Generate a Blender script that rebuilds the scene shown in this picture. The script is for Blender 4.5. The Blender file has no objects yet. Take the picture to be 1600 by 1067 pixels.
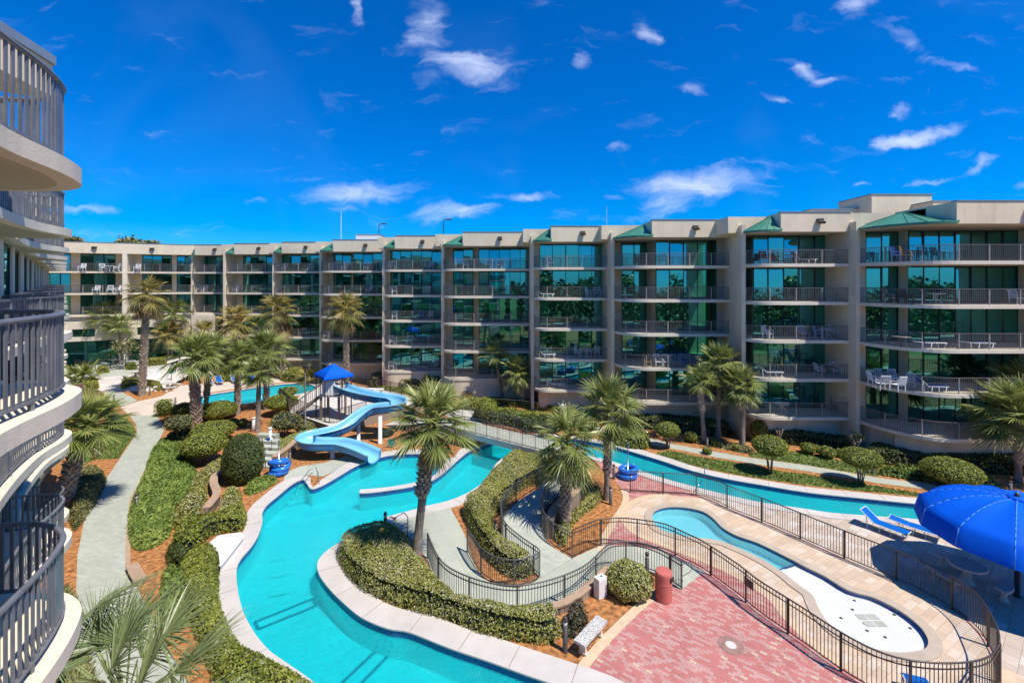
import bpy, math, random
import numpy as np
from mathutils import Vector, Matrix
from mathutils.geometry import tessellate_polygon

rng = np.random.default_rng(11)
random.seed(11)
R = math.radians
S = bpy.context.scene
COL = S.collection

# ------------------------------------------------------------------ survey
# The place was surveyed from the photograph: camera 12 m above the pool deck.
F, CX, HY, H = 720.0, 800.0, 440.0, 12.0


def G(px, py, z=0.0):
    Y = F * (H - z) / (py - HY)
    return ((px - CX) * Y / F, Y)


def GL(pts, z=0.0):
    return [G(a, b, z) for a, b in pts]


def PX(px, Y):
    return (px - CX) * Y / F


def P(px, py, Y):
    return (PX(px, Y), Y, H - (py - HY) * Y / F)


# ------------------------------------------------------------------ object helpers
def tag(o, label=None, cat=None, group=None, kind=None):
    if label: o['label'] = label
    if cat: o['category'] = cat
    if group: o['group'] = group
    if kind: o['kind'] = kind
    return o


def thing(name, loc, label, cat, group=None, rz=0.0):
    o = bpy.data.objects.new(name, None)
    o.empty_display_size = 0.2
    o.location = (loc[0], loc[1], loc[2] if len(loc) > 2 else 0.0)
    o.rotation_euler = (0, 0, rz)
    COL.objects.link(o)
    return tag(o, label, cat, group)


def copy_tree(o, parent=None):
    c = o.copy()
    COL.objects.link(c)
    c.parent = parent
    for ch in list(o.children):
        copy_tree(ch, c)
    return c


def link_mesh(name, me, parent=None, origin=None):
    o = bpy.data.objects.new(name, me)
    COL.objects.link(o)
    if parent is not None:
        o.parent = parent
    return o


class MB:
    """collects faces; build() links them as one mesh object"""

    def __init__(s):
        s.v = []; s.f = []; s.m = []

    def add(s, verts, faces, mi=0):
        b = len(s.v)
        s.v.extend([tuple(map(float, p)) for p in verts])
        s.f.extend([tuple(i + b for i in f) for f in faces])
        s.m.extend([mi] * len(faces))

    def box(s, cx, cy, cz, sx, sy, sz, rz=0.0, mi=0):
        c, n = math.cos(rz), math.sin(rz)
        vs = []
        for dz in (-.5, .5):
            for dx, dy in ((-.5, -.5), (.5, -.5), (.5, .5), (-.5, .5)):
                x, y = dx * sx, dy * sy
                vs.append((cx + x * c - y * n, cy + x * n + y * c, cz + dz * sz))
        s.add(vs, [(3, 2, 1, 0), (4, 5, 6, 7), (0, 1, 5, 4), (1, 2, 6, 5), (2, 3, 7, 6), (3, 0, 4, 7)], mi)

    def bar(s, p0, p1, w, h, mi=0, up=(0, 0, 1)):
        p0, p1 = Vector(p0), Vector(p1)
        d = (p1 - p0)
        if d.length < 1e-6: return
        d.normalize()
        u = Vector(up)
        if abs(d.dot(u)) > .95: u = Vector((1, 0, 0))
        a = d.cross(u).normalized()
        b = a.cross(d).normalized()
        vs = []
        for p in (p0, p1):
            for x, y in ((-.5, -.5), (.5, -.5), (.5, .5), (-.5, .5)):
                vs.append(p + a * (x * w) + b * (y * h))
        s.add(vs, [(3, 2, 1, 0), (4, 5, 6, 7), (0, 1, 5, 4), (1, 2, 6, 5), (2, 3, 7, 6), (3, 0, 4, 7)], mi)

    def tube(s, pts, r, n=8, mi=0, cap=True, closed=False):
        pts = [Vector(p) for p in pts]
        N = len(pts)
        rs = r if hasattr(r, '__len__') else [r] * N
        vs = []
        prev = None
        for i, p in enumerate(pts):
            if closed:
                d = pts[(i + 1) % N] - pts[i - 1]
            else:
                d = pts[min(i + 1, N - 1)] - pts[max(i - 1, 0)]
            d.normalize()
            if prev is None:
                u = Vector((0, 0, 1)) if abs(d.z) < .9 else Vector((1, 0, 0))
                a = d.cross(u).normalized()
            else:
                a = (prev - d * prev.dot(d)).normalized()
            prev = a
            b = d.cross(a)
            for k in range(n):
                t = 2 * math.pi * k / n
                vs.append(p + a * (rs[i] * math.cos(t)) + b * (rs[i] * math.sin(t)))
        fs = []
        for i in range(N if closed else N - 1):
            j = (i + 1) % N
            for k in range(n):
                k2 = (k + 1) % n
                fs.append((i * n + k, i * n + k2, j * n + k2, j * n + k))
        if cap and not closed:
            fs.append(tuple(range(n - 1, -1, -1)))
            fs.append(tuple((N - 1) * n + k for k in range(n)))
        s.add(vs, fs, mi)

    def lathe(s, prof, n=24, c=(0, 0, 0), mi=0, sx=1.0, sy=1.0):
        vs = []
        for r, z in prof:
            for k in range(n):
                t = 2 * math.pi * k / n
                vs.append((c[0] + r * sx * math.cos(t), c[1] + r * sy * math.sin(t), c[2] + z))
        fs = []
        for i in range(len(prof) - 1):
            for k in range(n):
                k2 = (k + 1) % n
                fs.append((i * n + k, i * n + k2, (i + 1) * n + k2, (i + 1) * n + k))
        if prof[0][0] > 1e-4: fs.append(tuple(range(n - 1, -1, -1)))
        if prof[-1][0] > 1e-4: fs.append(tuple((len(prof) - 1) * n + k for k in range(n)))
        s.add(vs, fs, mi)

    def prism(s, poly, z0, z1, mi=0, mside=None):
        """poly: list of xy; z0/z1 numbers or lists"""
        n = len(poly)
        a0 = z0 if hasattr(z0, '__len__') else [z0] * n
        a1 = z1 if hasattr(z1, '__len__') else [z1] * n
        area = sum(poly[i][0] * poly[(i + 1) % n][1] - poly[(i + 1) % n][0] * poly[i][1] for i in range(n))
        if area < 0:
            poly = poly[::-1]; a0 = list(a0)[::-1]; a1 = list(a1)[::-1]
        tris = tessellate_polygon([[Vector((p[0], p[1], 0)) for p in poly]])
        vs = [(p[0], p[1], z) for p, z in zip(poly, a0)] + [(p[0], p[1], z) for p, z in zip(poly, a1)]
        top = []; bot = []
        for t in tris:
            A, B, C = (poly[i] for i in t)
            cr = (B[0] - A[0]) * (C[1] - A[1]) - (B[1] - A[1]) * (C[0] - A[0])
            t = tuple(t) if cr > 0 else tuple(t)[::-1]
            top.append(tuple(i + n for i in t)); bot.append(t[::-1])
        side = [(i, (i + 1) % n, (i + 1) % n + n, i + n) for i in range(n)]
        b = len(s.v)
        s.v.extend([tuple(map(float, p)) for p in vs])
        for fl, m in ((top, mi), (bot, mi), (side, mi if mside is None else mside)):
            s.f.extend([tuple(i + b for i in f) for f in fl]); s.m.extend([m] * len(fl))

    def sheet(s, outer, z, holes=(), mi=0):
        rings = [[Vector((p[0], p[1], 0)) for p in r] for r in [outer] + list(holes)]
        flat = [p for r in rings for p in r]
        tris = tessellate_polygon(rings)
        zz = z if callable(z) else (lambda x, y: z)
        fs = []
        for t in tris:
            A, B, C = (flat[i] for i in t)
            cr = (B.x - A.x) * (C.y - A.y) - (B.y - A.y) * (C.x - A.x)
            if abs(cr) < 1e-9: continue
            fs.append(tuple(t) if cr > 0 else tuple(t)[::-1])
        s.add([(p.x, p.y, zz(p.x, p.y)) for p in flat], fs, mi)

    def build(s, name, mats, parent=None, smooth=False, off=(0, 0, 0)):
        me = bpy.data.meshes.new(name)
        if off != (0, 0, 0):
            vs = [(a - off[0], b - off[1], c - off[2]) for a, b, c in s.v]
        else:
            vs = s.v
        me.from_pydata(vs, [], s.f)
        for m in (mats if isinstance(mats, (list, tuple)) else [mats]):
            me.materials.append(m)
        if any(s.m): me.polygons.foreach_set('material_index', s.m)
        if smooth: me.polygons.foreach_set('use_smooth', [True] * len(s.f))
        me.update()
        return link_mesh(name, me, parent)


def part(name, mb, mats, parent, smooth=False):
    """world-space mesh builder -> child of an un-rotated Empty"""
    return mb.build(name, mats, parent, smooth, tuple(parent.location))


def subpart(name, mb, mats, par, root, smooth=False):
    return mb.build(name, mats, par, smooth, tuple(root.location))


def quads(name, V, mats, parent=None, mi=None, tone=None):
    """V: (N,4,3) numpy quads -> one object, fast"""
    N = V.shape[0]
    me = bpy.data.meshes.new(name)
    me.vertices.add(N * 4); me.loops.add(N * 4); me.polygons.add(N)
    me.vertices.foreach_set('co', V.reshape(-1).astype(np.float32))
    me.loops.foreach_set('vertex_index', np.arange(N * 4, dtype=np.int32))
    me.polygons.foreach_set('loop_start', np.arange(0, N * 4, 4, dtype=np.int32))
    me.polygons.foreach_set('loop_total', np.full(N, 4, dtype=np.int32))
    for m in (mats if isinstance(mats, (list, tuple)) else [mats]):
        me.materials.append(m)
    if mi is not None: me.polygons.foreach_set('material_index', mi.astype(np.int32))
    at = me.attributes.new('tone', 'FLOAT', 'FACE')
    at.data.foreach_set('value', (tone if tone is not None else rng.random(N)).astype(np.float32))
    me.update(); me.validate()
    return link_mesh(name, me, parent)


def catmull(pts, n=6, closed=True):
    pts = [np.array(p, float) for p in pts]
    N = len(pts); out = []
    for i in range(N if closed else N - 1):
        if closed:
            a, b, c, d = pts[i - 1], pts[i], pts[(i + 1) % N], pts[(i + 2) % N]
        else:
            a, b, c, d = pts[max(i - 1, 0)], pts[i], pts[i + 1], pts[min(i + 2, N - 1)]
        for k in range(n):
            t = k / n
            out.append(tuple(0.5 * ((2 * b) + (c - a) * t + (2 * a - 5 * b + 4 * c - d) * t * t + (3 * b - a - 3 * c + d) * t ** 3)))
    if not closed: out.append(tuple(pts[-1]))
    return out


def resample(pts, step):
    pts = np.array(pts, float)
    seg = np.linalg.norm(np.diff(pts, axis=0), axis=1)
    cum = np.concatenate([[0], np.cumsum(seg)])
    n = max(2, int(round(cum[-1] / step)) + 1)
    t = np.linspace(0, cum[-1], n)
    return np.stack([np.interp(t, cum, pts[:, k]) for k in range(pts.shape[1])], 1)


def offset_poly(pts, w):
    """offset a closed CCW polygon outwards by w (number or per-vertex list)"""
    n = len(pts); out = []
    for i in range(n):
        a, b, c = pts[i - 1], pts[i], pts[(i + 1) % n]
        d1 = np.array((b[0] - a[0], b[1] - a[1])); d2 = np.array((c[0] - b[0], c[1] - b[1]))
        d1 = d1 / (np.linalg.norm(d1) + 1e-9); d2 = d2 / (np.linalg.norm(d2) + 1e-9)
        n1 = np.array((d1[1], -d1[0])); n2 = np.array((d2[1], -d2[0]))
        m = n1 + n2; L = np.linalg.norm(m)
        m = n1 if L < .3 else m / L
        k = 1.0 / max(.6, m.dot(n1))
        ww = w[i] if hasattr(w, '__len__') else w
        out.append((b[0] + m[0] * ww * k, b[1] + m[1] * ww * k))
    return out


def ccw(p):
    a = sum(p[i][0] * p[(i + 1) % len(p)][1] - p[(i + 1) % len(p)][0] * p[i][1] for i in range(len(p)))
    return p if a > 0 else p[::-1]


def inside(poly, xy):
    poly = np.array(poly); x, y = xy[:, 0], xy[:, 1]
    r = np.zeros(len(xy), bool)
    j = len(poly) - 1
    for i in range(len(poly)):
        xi, yi = poly[i]; xj, yj = poly[j]
        c = ((yi > y) != (yj > y)) & (x < (xj - xi) * (y - yi) / (yj - yi + 1e-12) + xi)
        r ^= c; j = i
    return r


def dist_edge(poly, xy):
    poly = np.array(poly); d = np.full(len(xy), 1e9)
    for i in range(len(poly)):
        a, b = poly[i - 1], poly[i]
        ab = b - a
        t = np.clip(((xy - a) @ ab) / (ab @ ab + 1e-12), 0, 1)
        d = np.minimum(d, np.linalg.norm(xy - (a + t[:, None] * ab), axis=1))
    return d


# ------------------------------------------------------------------ materials
def newmat(name):
    m = bpy.data.materials.new(name)
    m.use_nodes = True
    nt = m.node_tree
    return m, nt, nt.nodes['Principled BSDF'], nt.nodes['Material Output']


def N(nt, typ, **kw):
    n = nt.nodes.new(typ)
    for k, v in kw.items(): setattr(n, k, v)
    return n


def rgba(c): return (c[0], c[1], c[2], 1.0)


def plain(name, c, rough=.6, var=.12, scale=6.0, bump=0.0, metal=0.0, coords='Object', detail=6, dirt=0.0, c2=None, bscale=None, streak=0.0):
    m, nt, b, out = newmat(name)
    tc = N(nt, 'ShaderNodeTexCoord')
    src = tc.outputs['Object']
    if coords == 'Position':
        src = N(nt, 'ShaderNodeNewGeometry').outputs['Position']
    nz = N(nt, 'ShaderNodeTexNoise'); nz.inputs['Scale'].default_value = scale; nz.inputs['Detail'].default_value = detail
    nt.links.new(src, nz.inputs['Vector'])
    ramp = N(nt, 'ShaderNodeValToRGB')
    lo = tuple(x * (1 - var) for x in c); hi = tuple(min(1, x * (1 + var)) for x in (c2 or c))
    ramp.color_ramp.elements[0].color = rgba(lo); ramp.color_ramp.elements[0].position = .3
    ramp.color_ramp.elements[1].color = rgba(hi); ramp.color_ramp.elements[1].position = .7
    nt.links.new(nz.outputs['Fac'], ramp.inputs['Fac'])
    col = ramp.outputs['Color']
    if dirt > 0:
        n2 = N(nt, 'ShaderNodeTexNoise'); n2.inputs['Scale'].default_value = scale * .22; n2.inputs['Detail'].default_value = 8
        nt.links.new(src, n2.inputs['Vector'])
        mr = N(nt, 'ShaderNodeMapRange'); mr.inputs['From Min'].default_value = .45; mr.inputs['From Max'].default_value = .75
        mr.inputs['To Min'].default_value = 1.0; mr.inputs['To Max'].default_value = 1.0 - dirt
        nt.links.new(n2.outputs['Fac'], mr.inputs['Value'])
        mx = N(nt, 'ShaderNodeMixRGB', blend_type='MULTIPLY'); mx.inputs['Fac'].default_value = 1
        nt.links.new(col, mx.inputs['Color1']); nt.links.new(mr.outputs['Result'], mx.inputs['Color2'])
        col = mx.outputs['Color']
    if streak > 0:
        ms_ = N(nt, 'ShaderNodeMapping'); ms_.inputs['Scale'].default_value = (2.6, 2.6, .16); nt.links.new(src, ms_.inputs['Vector'])
        n4 = N(nt, 'ShaderNodeTexNoise'); n4.inputs['Scale'].default_value = 1.0; n4.inputs['Detail'].default_value = 7; n4.inputs['Roughness'].default_value = .65; nt.links.new(ms_.outputs['Vector'], n4.inputs['Vector'])
        r4 = N(nt, 'ShaderNodeMapRange'); r4.inputs['From Min'].default_value = .5; r4.inputs['From Max'].default_value = .74; r4.inputs['To Min'].default_value = 1; r4.inputs['To Max'].default_value = 1 - streak; nt.links.new(n4.outputs['Fac'], r4.inputs['Value'])
        x4 = N(nt, 'ShaderNodeMixRGB', blend_type='MULTIPLY'); x4.inputs['Fac'].default_value = 1; nt.links.new(col, x4.inputs['Color1']); nt.links.new(r4.outputs['Result'], x4.inputs['Color2']); col = x4.outputs['Color']
    nt.links.new(col, b.inputs['Base Color'])
    b.inputs['Roughness'].default_value = rough
    b.inputs['Metallic'].default_value = metal
    if bump > 0:
        n3 = N(nt, 'ShaderNodeTexNoise'); n3.inputs['Scale'].default_value = bscale or scale * 6; n3.inputs['Detail'].default_value = 5
        nt.links.new(src, n3.inputs['Vector'])
        bp = N(nt, 'ShaderNodeBump'); bp.inputs['Strength'].default_value = bump; bp.inputs['Distance'].default_value = .03
        nt.links.new(n3.outputs['Fac'], bp.inputs['Height'])
        nt.links.new(bp.outputs['Normal'], b.inputs['Normal'])
    return m


def pavers(name, cols, w, h, rot, mortar, msize=.012, rough=.75, stain=.15, offset=.5, bump=.3):
    """cols: [(position, colour)...] picked at random per paver"""
    m, nt, b, out = newmat(name)
    g = N(nt, 'ShaderNodeNewGeometry')
    mp = N(nt, 'ShaderNodeMapping'); mp.inputs['Rotation'].default_value = (0, 0, R(rot))
    nt.links.new(g.outputs['Position'], mp.inputs['Vector'])
    br = N(nt, 'ShaderNodeTexBrick'); br.offset = offset
    br.inputs['Color1'].default_value = (0, 0, 0, 1); br.inputs['Color2'].default_value = (1, 1, 1, 1)
    br.inputs['Mortar'].default_value = (.5, .5, .5, 1)
    br.inputs['Scale'].default_value = 1.0; br.inputs['Brick Width'].default_value = w; br.inputs['Row Height'].default_value = h
    br.inputs['Mortar Size'].default_value = msize; br.inputs['Mortar Smooth'].default_value = .1
    nt.links.new(mp.outputs['Vector'], br.inputs['Vector'])
    rp = N(nt, 'ShaderNodeValToRGB'); rp.color_ramp.interpolation = 'CONSTANT'
    els = rp.color_ramp.elements
    els[0].position = 0; els[0].color = rgba(cols[0][1])
    els[1].position = cols[1][0]; els[1].color = rgba(cols[1][1])
    for p, c in cols[2:]:
        e = els.new(p); e.color = rgba(c)
    nt.links.new(br.outputs['Color'], rp.inputs['Fac'])
    mx = N(nt, 'ShaderNodeMixRGB'); mx.inputs['Color2'].default_value = rgba(mortar)
    nt.links.new(br.outputs['Fac'], mx.inputs['Fac']); nt.links.new(rp.outputs['Color'], mx.inputs['Color1'])
    n2 = N(nt, 'ShaderNodeTexNoise'); n2.inputs['Scale'].default_value = .55; n2.inputs['Detail'].default_value = 9; n2.inputs['Roughness'].default_value = .65
    nt.links.new(g.outputs['Position'], n2.inputs['Vector'])
    mr = N(nt, 'ShaderNodeMapRange'); mr.inputs['From Min'].default_value = .3; mr.inputs['From Max'].default_value = .7
    mr.inputs['To Min'].default_value = 1 - stain; mr.inputs['To Max'].default_value = 1 + stain * .6
    nt.links.new(n2.outputs['Fac'], mr.inputs['Value'])
    m2 = N(nt, 'ShaderNodeMixRGB', blend_type='MULTIPLY'); m2.inputs['Fac'].default_value = 1
    nt.links.new(mx.outputs['Color'], m2.inputs['Color1']); nt.links.new(mr.outputs['Result'], m2.inputs['Color2'])
    nt.links.new(m2.outputs['Color'], b.inputs['Base Color'])
    b.inputs['Roughness'].default_value = rough
    bp = N(nt, 'ShaderNodeBump'); bp.inputs['Strength'].default_value = bump; bp.inputs['Distance'].default_value = .01; bp.invert = True
    nt.links.new(br.outputs['Fac'], bp.inputs['Height']); nt.links.new(bp.outputs['Normal'], b.inputs['Normal'])
    return m


def leafmat(name, stops, rough=.5, trans=.25):
    m, nt, b, out = newmat(name)
    a = N(nt, 'ShaderNodeAttribute'); a.attribute_name = 'tone'
    rp = N(nt, 'ShaderNodeValToRGB')
    els = rp.color_ramp.elements
    els[0].position = stops[0][0]; els[0].color = rgba(stops[0][1])
    els[1].position = stops[1][0]; els[1].color = rgba(stops[1][1])
    for p, c in stops[2:]:
        e = els.new(p); e.color = rgba(c)
    nt.links.new(a.outputs['Fac'], rp.inputs['Fac'])
    nt.links.new(rp.outputs['Color'], b.inputs['Base Color'])
    b.inputs['Roughness'].default_value = rough
    tr = N(nt, 'ShaderNodeBsdfTranslucent')
    nt.links.new(rp.outputs['Color'], tr.inputs['Color'])
    mx = N(nt, 'ShaderNodeMixShader'); mx.inputs['Fac'].default_value = trans
    nt.links.new(b.outputs['BSDF'], mx.inputs[1]); nt.links.new(tr.outputs['BSDF'], mx.inputs[2])
    nt.links.new(mx.outputs['Shader'], out.inputs['Surface'])
    return m


M = {}
M['stucco'] = plain('stucco', (.80, .66, .46), .85, .06, 1.2, .15, coords='Position', dirt=.12, bscale=40, streak=.13)
M['stucco_light'] = plain('stucco_light', (.75, .66, .51), .8, .05, 1.5, .15, coords='Position', dirt=.12, bscale=40, streak=.10)
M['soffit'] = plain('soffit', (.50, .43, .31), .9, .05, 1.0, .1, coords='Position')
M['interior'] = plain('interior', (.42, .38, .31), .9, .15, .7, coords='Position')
M['floor_tile'] = plain('balcony_floor', (.55, .52, .48), .8, .08, 1.5, coords='Position')
M['rail_far'] = plain('balcony_rail_metal', (.165, .145, .13), .45, .1, 3, coords='Position')
M['rail_post'] = plain('balcony_post_metal', (.38, .345, .31), .45, .1, 3, coords='Position')
M['rail_slate'] = plain('slate_rail_metal', (.155, .158, .172), .42, .22, 4, .1, coords='Position')
M['rail_bronze'] = plain('bronze_fence_metal', (.055, .042, .034), .4, .15, 4, coords='Position')
M['rail_grey'] = plain('grey_fence_metal', (.085, .088, .085), .4, .15, 4, coords='Position')
M['roof_green'] = plain('green_metal_roof', (.055, .21, .135), .45, .15, 1.5, coords='Position')
M['roof_flash'] = plain('grey_metal_flashing', (.20, .25, .31), .4, .1, 2, coords='Position')
M['frame'] = plain('dark_window_frame', (.012, .018, .017), .35, .2, 4, coords='Position')
M['curtain'] = plain('white_curtain', (.72, .72, .66), .9, .08, 3, coords='Position')
M['lamp_dark'] = plain('bronze_floodlight', (.06, .045, .03), .5)
M['concrete'] = plain('concrete', (.60, .55, .50), .85, .08, 1.2, .1, coords='Position', dirt=.18, bscale=30)
M['coping'] = plain('pool_coping_stone', (.55, .50, .455), .8, .06, 1.6, .1, coords='Position', dirt=.12, bscale=30)
M['tan_coping'] = plain('tan_coping_stone', (.46, .37, .28), .8, .08, 2, .1, coords='Position', dirt=.12, bscale=30)
M['pool_plaster'] = plain('pool_plaster', (.50, .74, .76), .7, .08, .8, coords='Position')
M['wading_plaster'] = plain('wading_plaster', (.78, .82, .80), .7, .05, .8, coords='Position')
M['white_plaster'] = plain('white_plaster', (.60, .60, .57), .7, .03, .8, coords='Position', dirt=.05)
M['line_blue'] = plain('navy_pool_line', (.02, .05, .16), .5)
M['mulch'] = plain('pine_straw_mulch', (.24, .085, .026), .95, .40, 5, .9, coords='Position', c2=(.46, .20, .062), bscale=45, detail=12)
M['soil'] = plain('sandy_soil', (.33, .26, .18), .95, .2, 1.5, .4, coords='Position', bscale=20)
M['lawn'] = plain('lawn', (.085, .125, .022), .9, .35, 3.5, .8, coords='Position', c2=(.14, .18, .035), bscale=50, detail=10)
M['stone_wall'] = pavers('stone_wall_block', [(0, (.22, .16, .12)), (.35, (.30, .22, .16)), (.7, (.36, .28, .21))], .45, .16, 20, (.10, .08, .06))
M['wall_cap'] = plain('wall_cap_stone', (.40, .27, .18), .85, .15, 3, .2, coords='Position')
M['brown_wall'] = plain('brown_stucco', (.27, .20, .15), .9, .08, 1.2, .1, coords='Position')
M['red_pavers'] = pavers('red_brick_pavers', [(0, (.50, .17, .15)), (.34, (.46, .16, .14)), (.52, (.53, .29, .255)), (.80, (.50, .25, .22)), (.965, (.58, .41, .29))], .215, .108, 37, (.27, .15, .13), .005)
M['cream_pavers'] = pavers('cream_pavers', [(0, (.57, .42, .29)), (.3, (.60, .46, .33)), (.6, (.62, .50, .385)), (.85, (.54, .40, .285))], .55, .28, -30, (.38, .27, .17), .006)
M['beige_pavers'] = pavers('beige_pavers', [(0, (.52, .41, .32)), (.3, (.57, .46, .37)), (.6, (.60, .52, .45)), (.85, (.48, .38, .30))], .55, .40, -38, (.30, .23, .17), .008)
M['green_pavers'] = pavers('grey_green_pavers', [(0, (.385, .395, .32)), (.35, (.405, .415, .34)), (.7, (.435, .445, .365))], .30, .15, 20, (.30, .325, .25), .004, stain=.12)
M['deck_green'] = pavers('grey_green_slabs', [(0, (.405, .42, .335)), (.4, (.425, .44, .35)), (.7, (.45, .462, .37))], 2.4, .75, 66, (.33, .36, .28), .008, stain=.15)
M['cream_deck'] = plain('cream_pool_deck', (.62, .51, .42), .85, .06, .8, .1, coords='Position', dirt=.12, bscale=30)
M['band'] = plain('buff_border_pavers', (.60, .44, .29), .85, .1, 4, .1, coords='Position')
M['blue_fabric'] = plain('blue_canvas', (.002, .105, .66), .6, .06, 2, .05)
M['seam'] = plain('pale_blue_seam', (.06, .26, .75), .6)
M['inlay'] = plain('reddish_grey_inlay', (.30, .17, .14), .8, .2, 6, coords='Position')
M['blue_fabric'].node_tree.nodes['Principled BSDF'].inputs['Specular IOR Level'].default_value = .08
M['blue_plastic'] = plain('blue_tube_vinyl', (.02, .16, .60), .25, .06, 3)
M['slide_blue'] = plain('slide_fibreglass', (.02, .195, .45), .22, .10, 1.2, dirt=.1)
M['slide_pale'] = plain('slide_fibreglass_pale', (.22, .54, .75), .28, .10, 1.2, dirt=.12)  # lighter blue for the inside and lip of the flume
M['white_paint'] = plain('white_paint', (.78, .78, .76), .45, .04, 4)
M['white_metal'] = plain('white_powder_coat', (.75, .74, .71), .4, .04, 5)
M['blue_sling'] = plain('blue_sling_mesh', (.004, .11, .44), .7, .1, 8)
M['blue_sling'].node_tree.nodes['Principled BSDF'].inputs['Specular IOR Level'].default_value = .05
M['steel'] = plain('stainless_steel', (.5, .5, .5), .2, .05, 4, metal=1.0)
M['bollard'] = plain('bronze_bollard', (.055, .045, .04), .45, .15, 5)
M['lens'] = plain('bollard_lens', (.6, .6, .58), .3, .05, 5)
M['red_can'] = plain('red_litter_bin', (.52, .14, .11), .5, .08, 3, .1)
M['dark'] = plain('dark_rubber', (.02, .02, .02), .6)
M['terrazzo'] = plain('terrazzo_seat', (.50, .48, .44), .6, .5, 26, detail=1)
M['cast_stone'] = plain('cast_stone', (.62, .54, .44), .85, .1, 6, .2, dirt=.15)
M['teal'] = plain('teal_paint', (.02, .30, .27), .5, .1, 4)
M['brown_chair'] = plain('brown_wicker', (.14, .07, .04), .7, .2, 10)
M['red_chair'] = plain('red_wicker', (.36, .045, .02), .7, .2, 10)
M['pale_blue'] = plain('pale_blue_plastic', (.30, .40, .62), .5, .05, 4)
M['wood'] = plain('golden_wood', (.45, .26, .09), .7, .2, 6)
M['skin'] = plain('skin', (.52, .32, .22), .6, .05, 4)
M['shirt_white'] = plain('pale_shirt', (.60, .58, .62), .85, .06, 6)
M['shirt_dark'] = plain('dark_shirt', (.06, .05, .08), .85, .1, 6)
M['shorts'] = plain('tan_shorts', (.36, .28, .20), .85, .1, 6)
M['hair'] = plain('grey_hair', (.18, .15, .13), .8, .2, 10)
M['bark'] = plain('palm_bark', (.24, .195, .155), .95, .35, 5, .8, bscale=18)
M['boot'] = plain('palm_boot', (.42, .34, .27), .95, .35, 7, .5)
M['bark_dark'] = plain('palm_bark_dark', (.12, .095, .075), .95, .4, 6, .8, bscale=18)
M['twig'] = plain('grey_twig', (.26, .21, .16), .9, .25, 8, .3)
M['rock'] = plain('rock', (.22, .17, .13), .95, .35, 3, .8, coords='Position', bscale=10)

M['leaf_palm'] = leafmat('palm_frond', [(0, (.07, .10, .022)), (.4, (.19, .23, .055)), (.75, (.33, .355, .10)), (1, (.50, .47, .15))], .38, .22)
M['leaf_palm_near'] = leafmat('palm_frond_near', [(0, (.09, .13, .05)), (.5, (.20, .25, .10)), (.85, (.33, .37, .16)), (1, (.44, .45, .18))], .4, .25)
M['leaf_gold'] = leafmat('palm_frond_gold', [(0, (.09, .11, .028)), (.4, (.22, .21, .05)), (.7, (.42, .32, .085)), (1, (.52, .34, .11))], .5, .25)
M['leaf_dead'] = leafmat('palm_frond_dead', [(0, (.10, .06, .03)), (.5, (.24, .155, .075)), (1, (.38, .27, .13))], .8, .15)
M['leaf_hedge'] = leafmat('hedge_leaf', [(0, (.12, .14, .02)), (.5, (.37, .37, .075)), (1, (.58, .55, .18))], .6, .3)
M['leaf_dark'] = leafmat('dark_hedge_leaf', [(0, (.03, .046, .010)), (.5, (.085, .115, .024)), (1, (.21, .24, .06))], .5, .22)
M['leaf_clip'] = leafmat('clipped_leaf', [(0, (.07, .10, .012)), (.5, (.25, .28, .036)), (1, (.46, .46, .09))], .55, .3)
M['leaf_juniper'] = leafmat('juniper_leaf', [(0, (.045, .085, .012)), (.5, (.165, .24, .036)), (1, (.36, .42, .09))], .6, .15)
M['leaf_olive'] = leafmat('olive_leaf', [(0, (.08, .085, .026)), (.5, (.22, .21, .07)), (1, (.38, .35, .14))], .55, .2)
M['leaf_yellow'] = leafmat('variegated_leaf', [(0, (.09, .11, .015)), (.5, (.30, .30, .055)), (1, (.54, .50, .14))], .6, .3)
M['leaf_dry'] = leafmat('dry_leaf', [(0, (.05, .04, .025)), (.6, (.13, .10, .06)), (1, (.20, .20, .06))], .8, .1)
M['flower'] = leafmat('white_blossom', [(0, (.40, .37, .17)), (.5, (.52, .49, .28)), (1, (.68, .64, .44))], .7, .2)
M['grass'] = leafmat('grass_blade', [(0, (.06, .10, .014)), (.6, (.165, .22, .034)), (1, (.27, .31, .06))], .6, .2)
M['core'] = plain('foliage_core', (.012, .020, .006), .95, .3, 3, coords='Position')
M['red_leaf'] = leafmat('pink_leaf', [(0, (.12, .04, .05)), (.6, (.30, .12, .14)), (1, (.38, .22, .18))], .6, .2)


def glass_mat():
    m, nt, b, out = newmat('green_tinted_glass')
    nt.nodes.remove(b)
    t = N(nt, 'ShaderNodeBsdfTransparent'); t.inputs['Color'].default_value = (.08, .54, .36, 1)
    g = N(nt, 'ShaderNodeBsdfGlossy'); g.inputs['Color'].default_value = (.28, .98, 1.0, 1); g.inputs['Roughness'].default_value = .0
    fr = N(nt, 'ShaderNodeFresnel'); fr.inputs['IOR'].default_value = 1.5
    mr = N(nt, 'ShaderNodeMapRange'); mr.inputs['To Min'].default_value = .34; mr.inputs['To Max'].default_value = 1.0
    nt.links.new(fr.outputs['Fac'], mr.inputs['Value'])
    mx = N(nt, 'ShaderNodeMixShader')
    nt.links.new(mr.outputs['Result'], mx.inputs['Fac']); nt.links.new(t.outputs['BSDF'], mx.inputs[1]); nt.links.new(g.outputs['BSDF'], mx.inputs[2])
    nt.links.new(mx.outputs['Shader'], out.inputs['Surface'])
    return m


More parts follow.
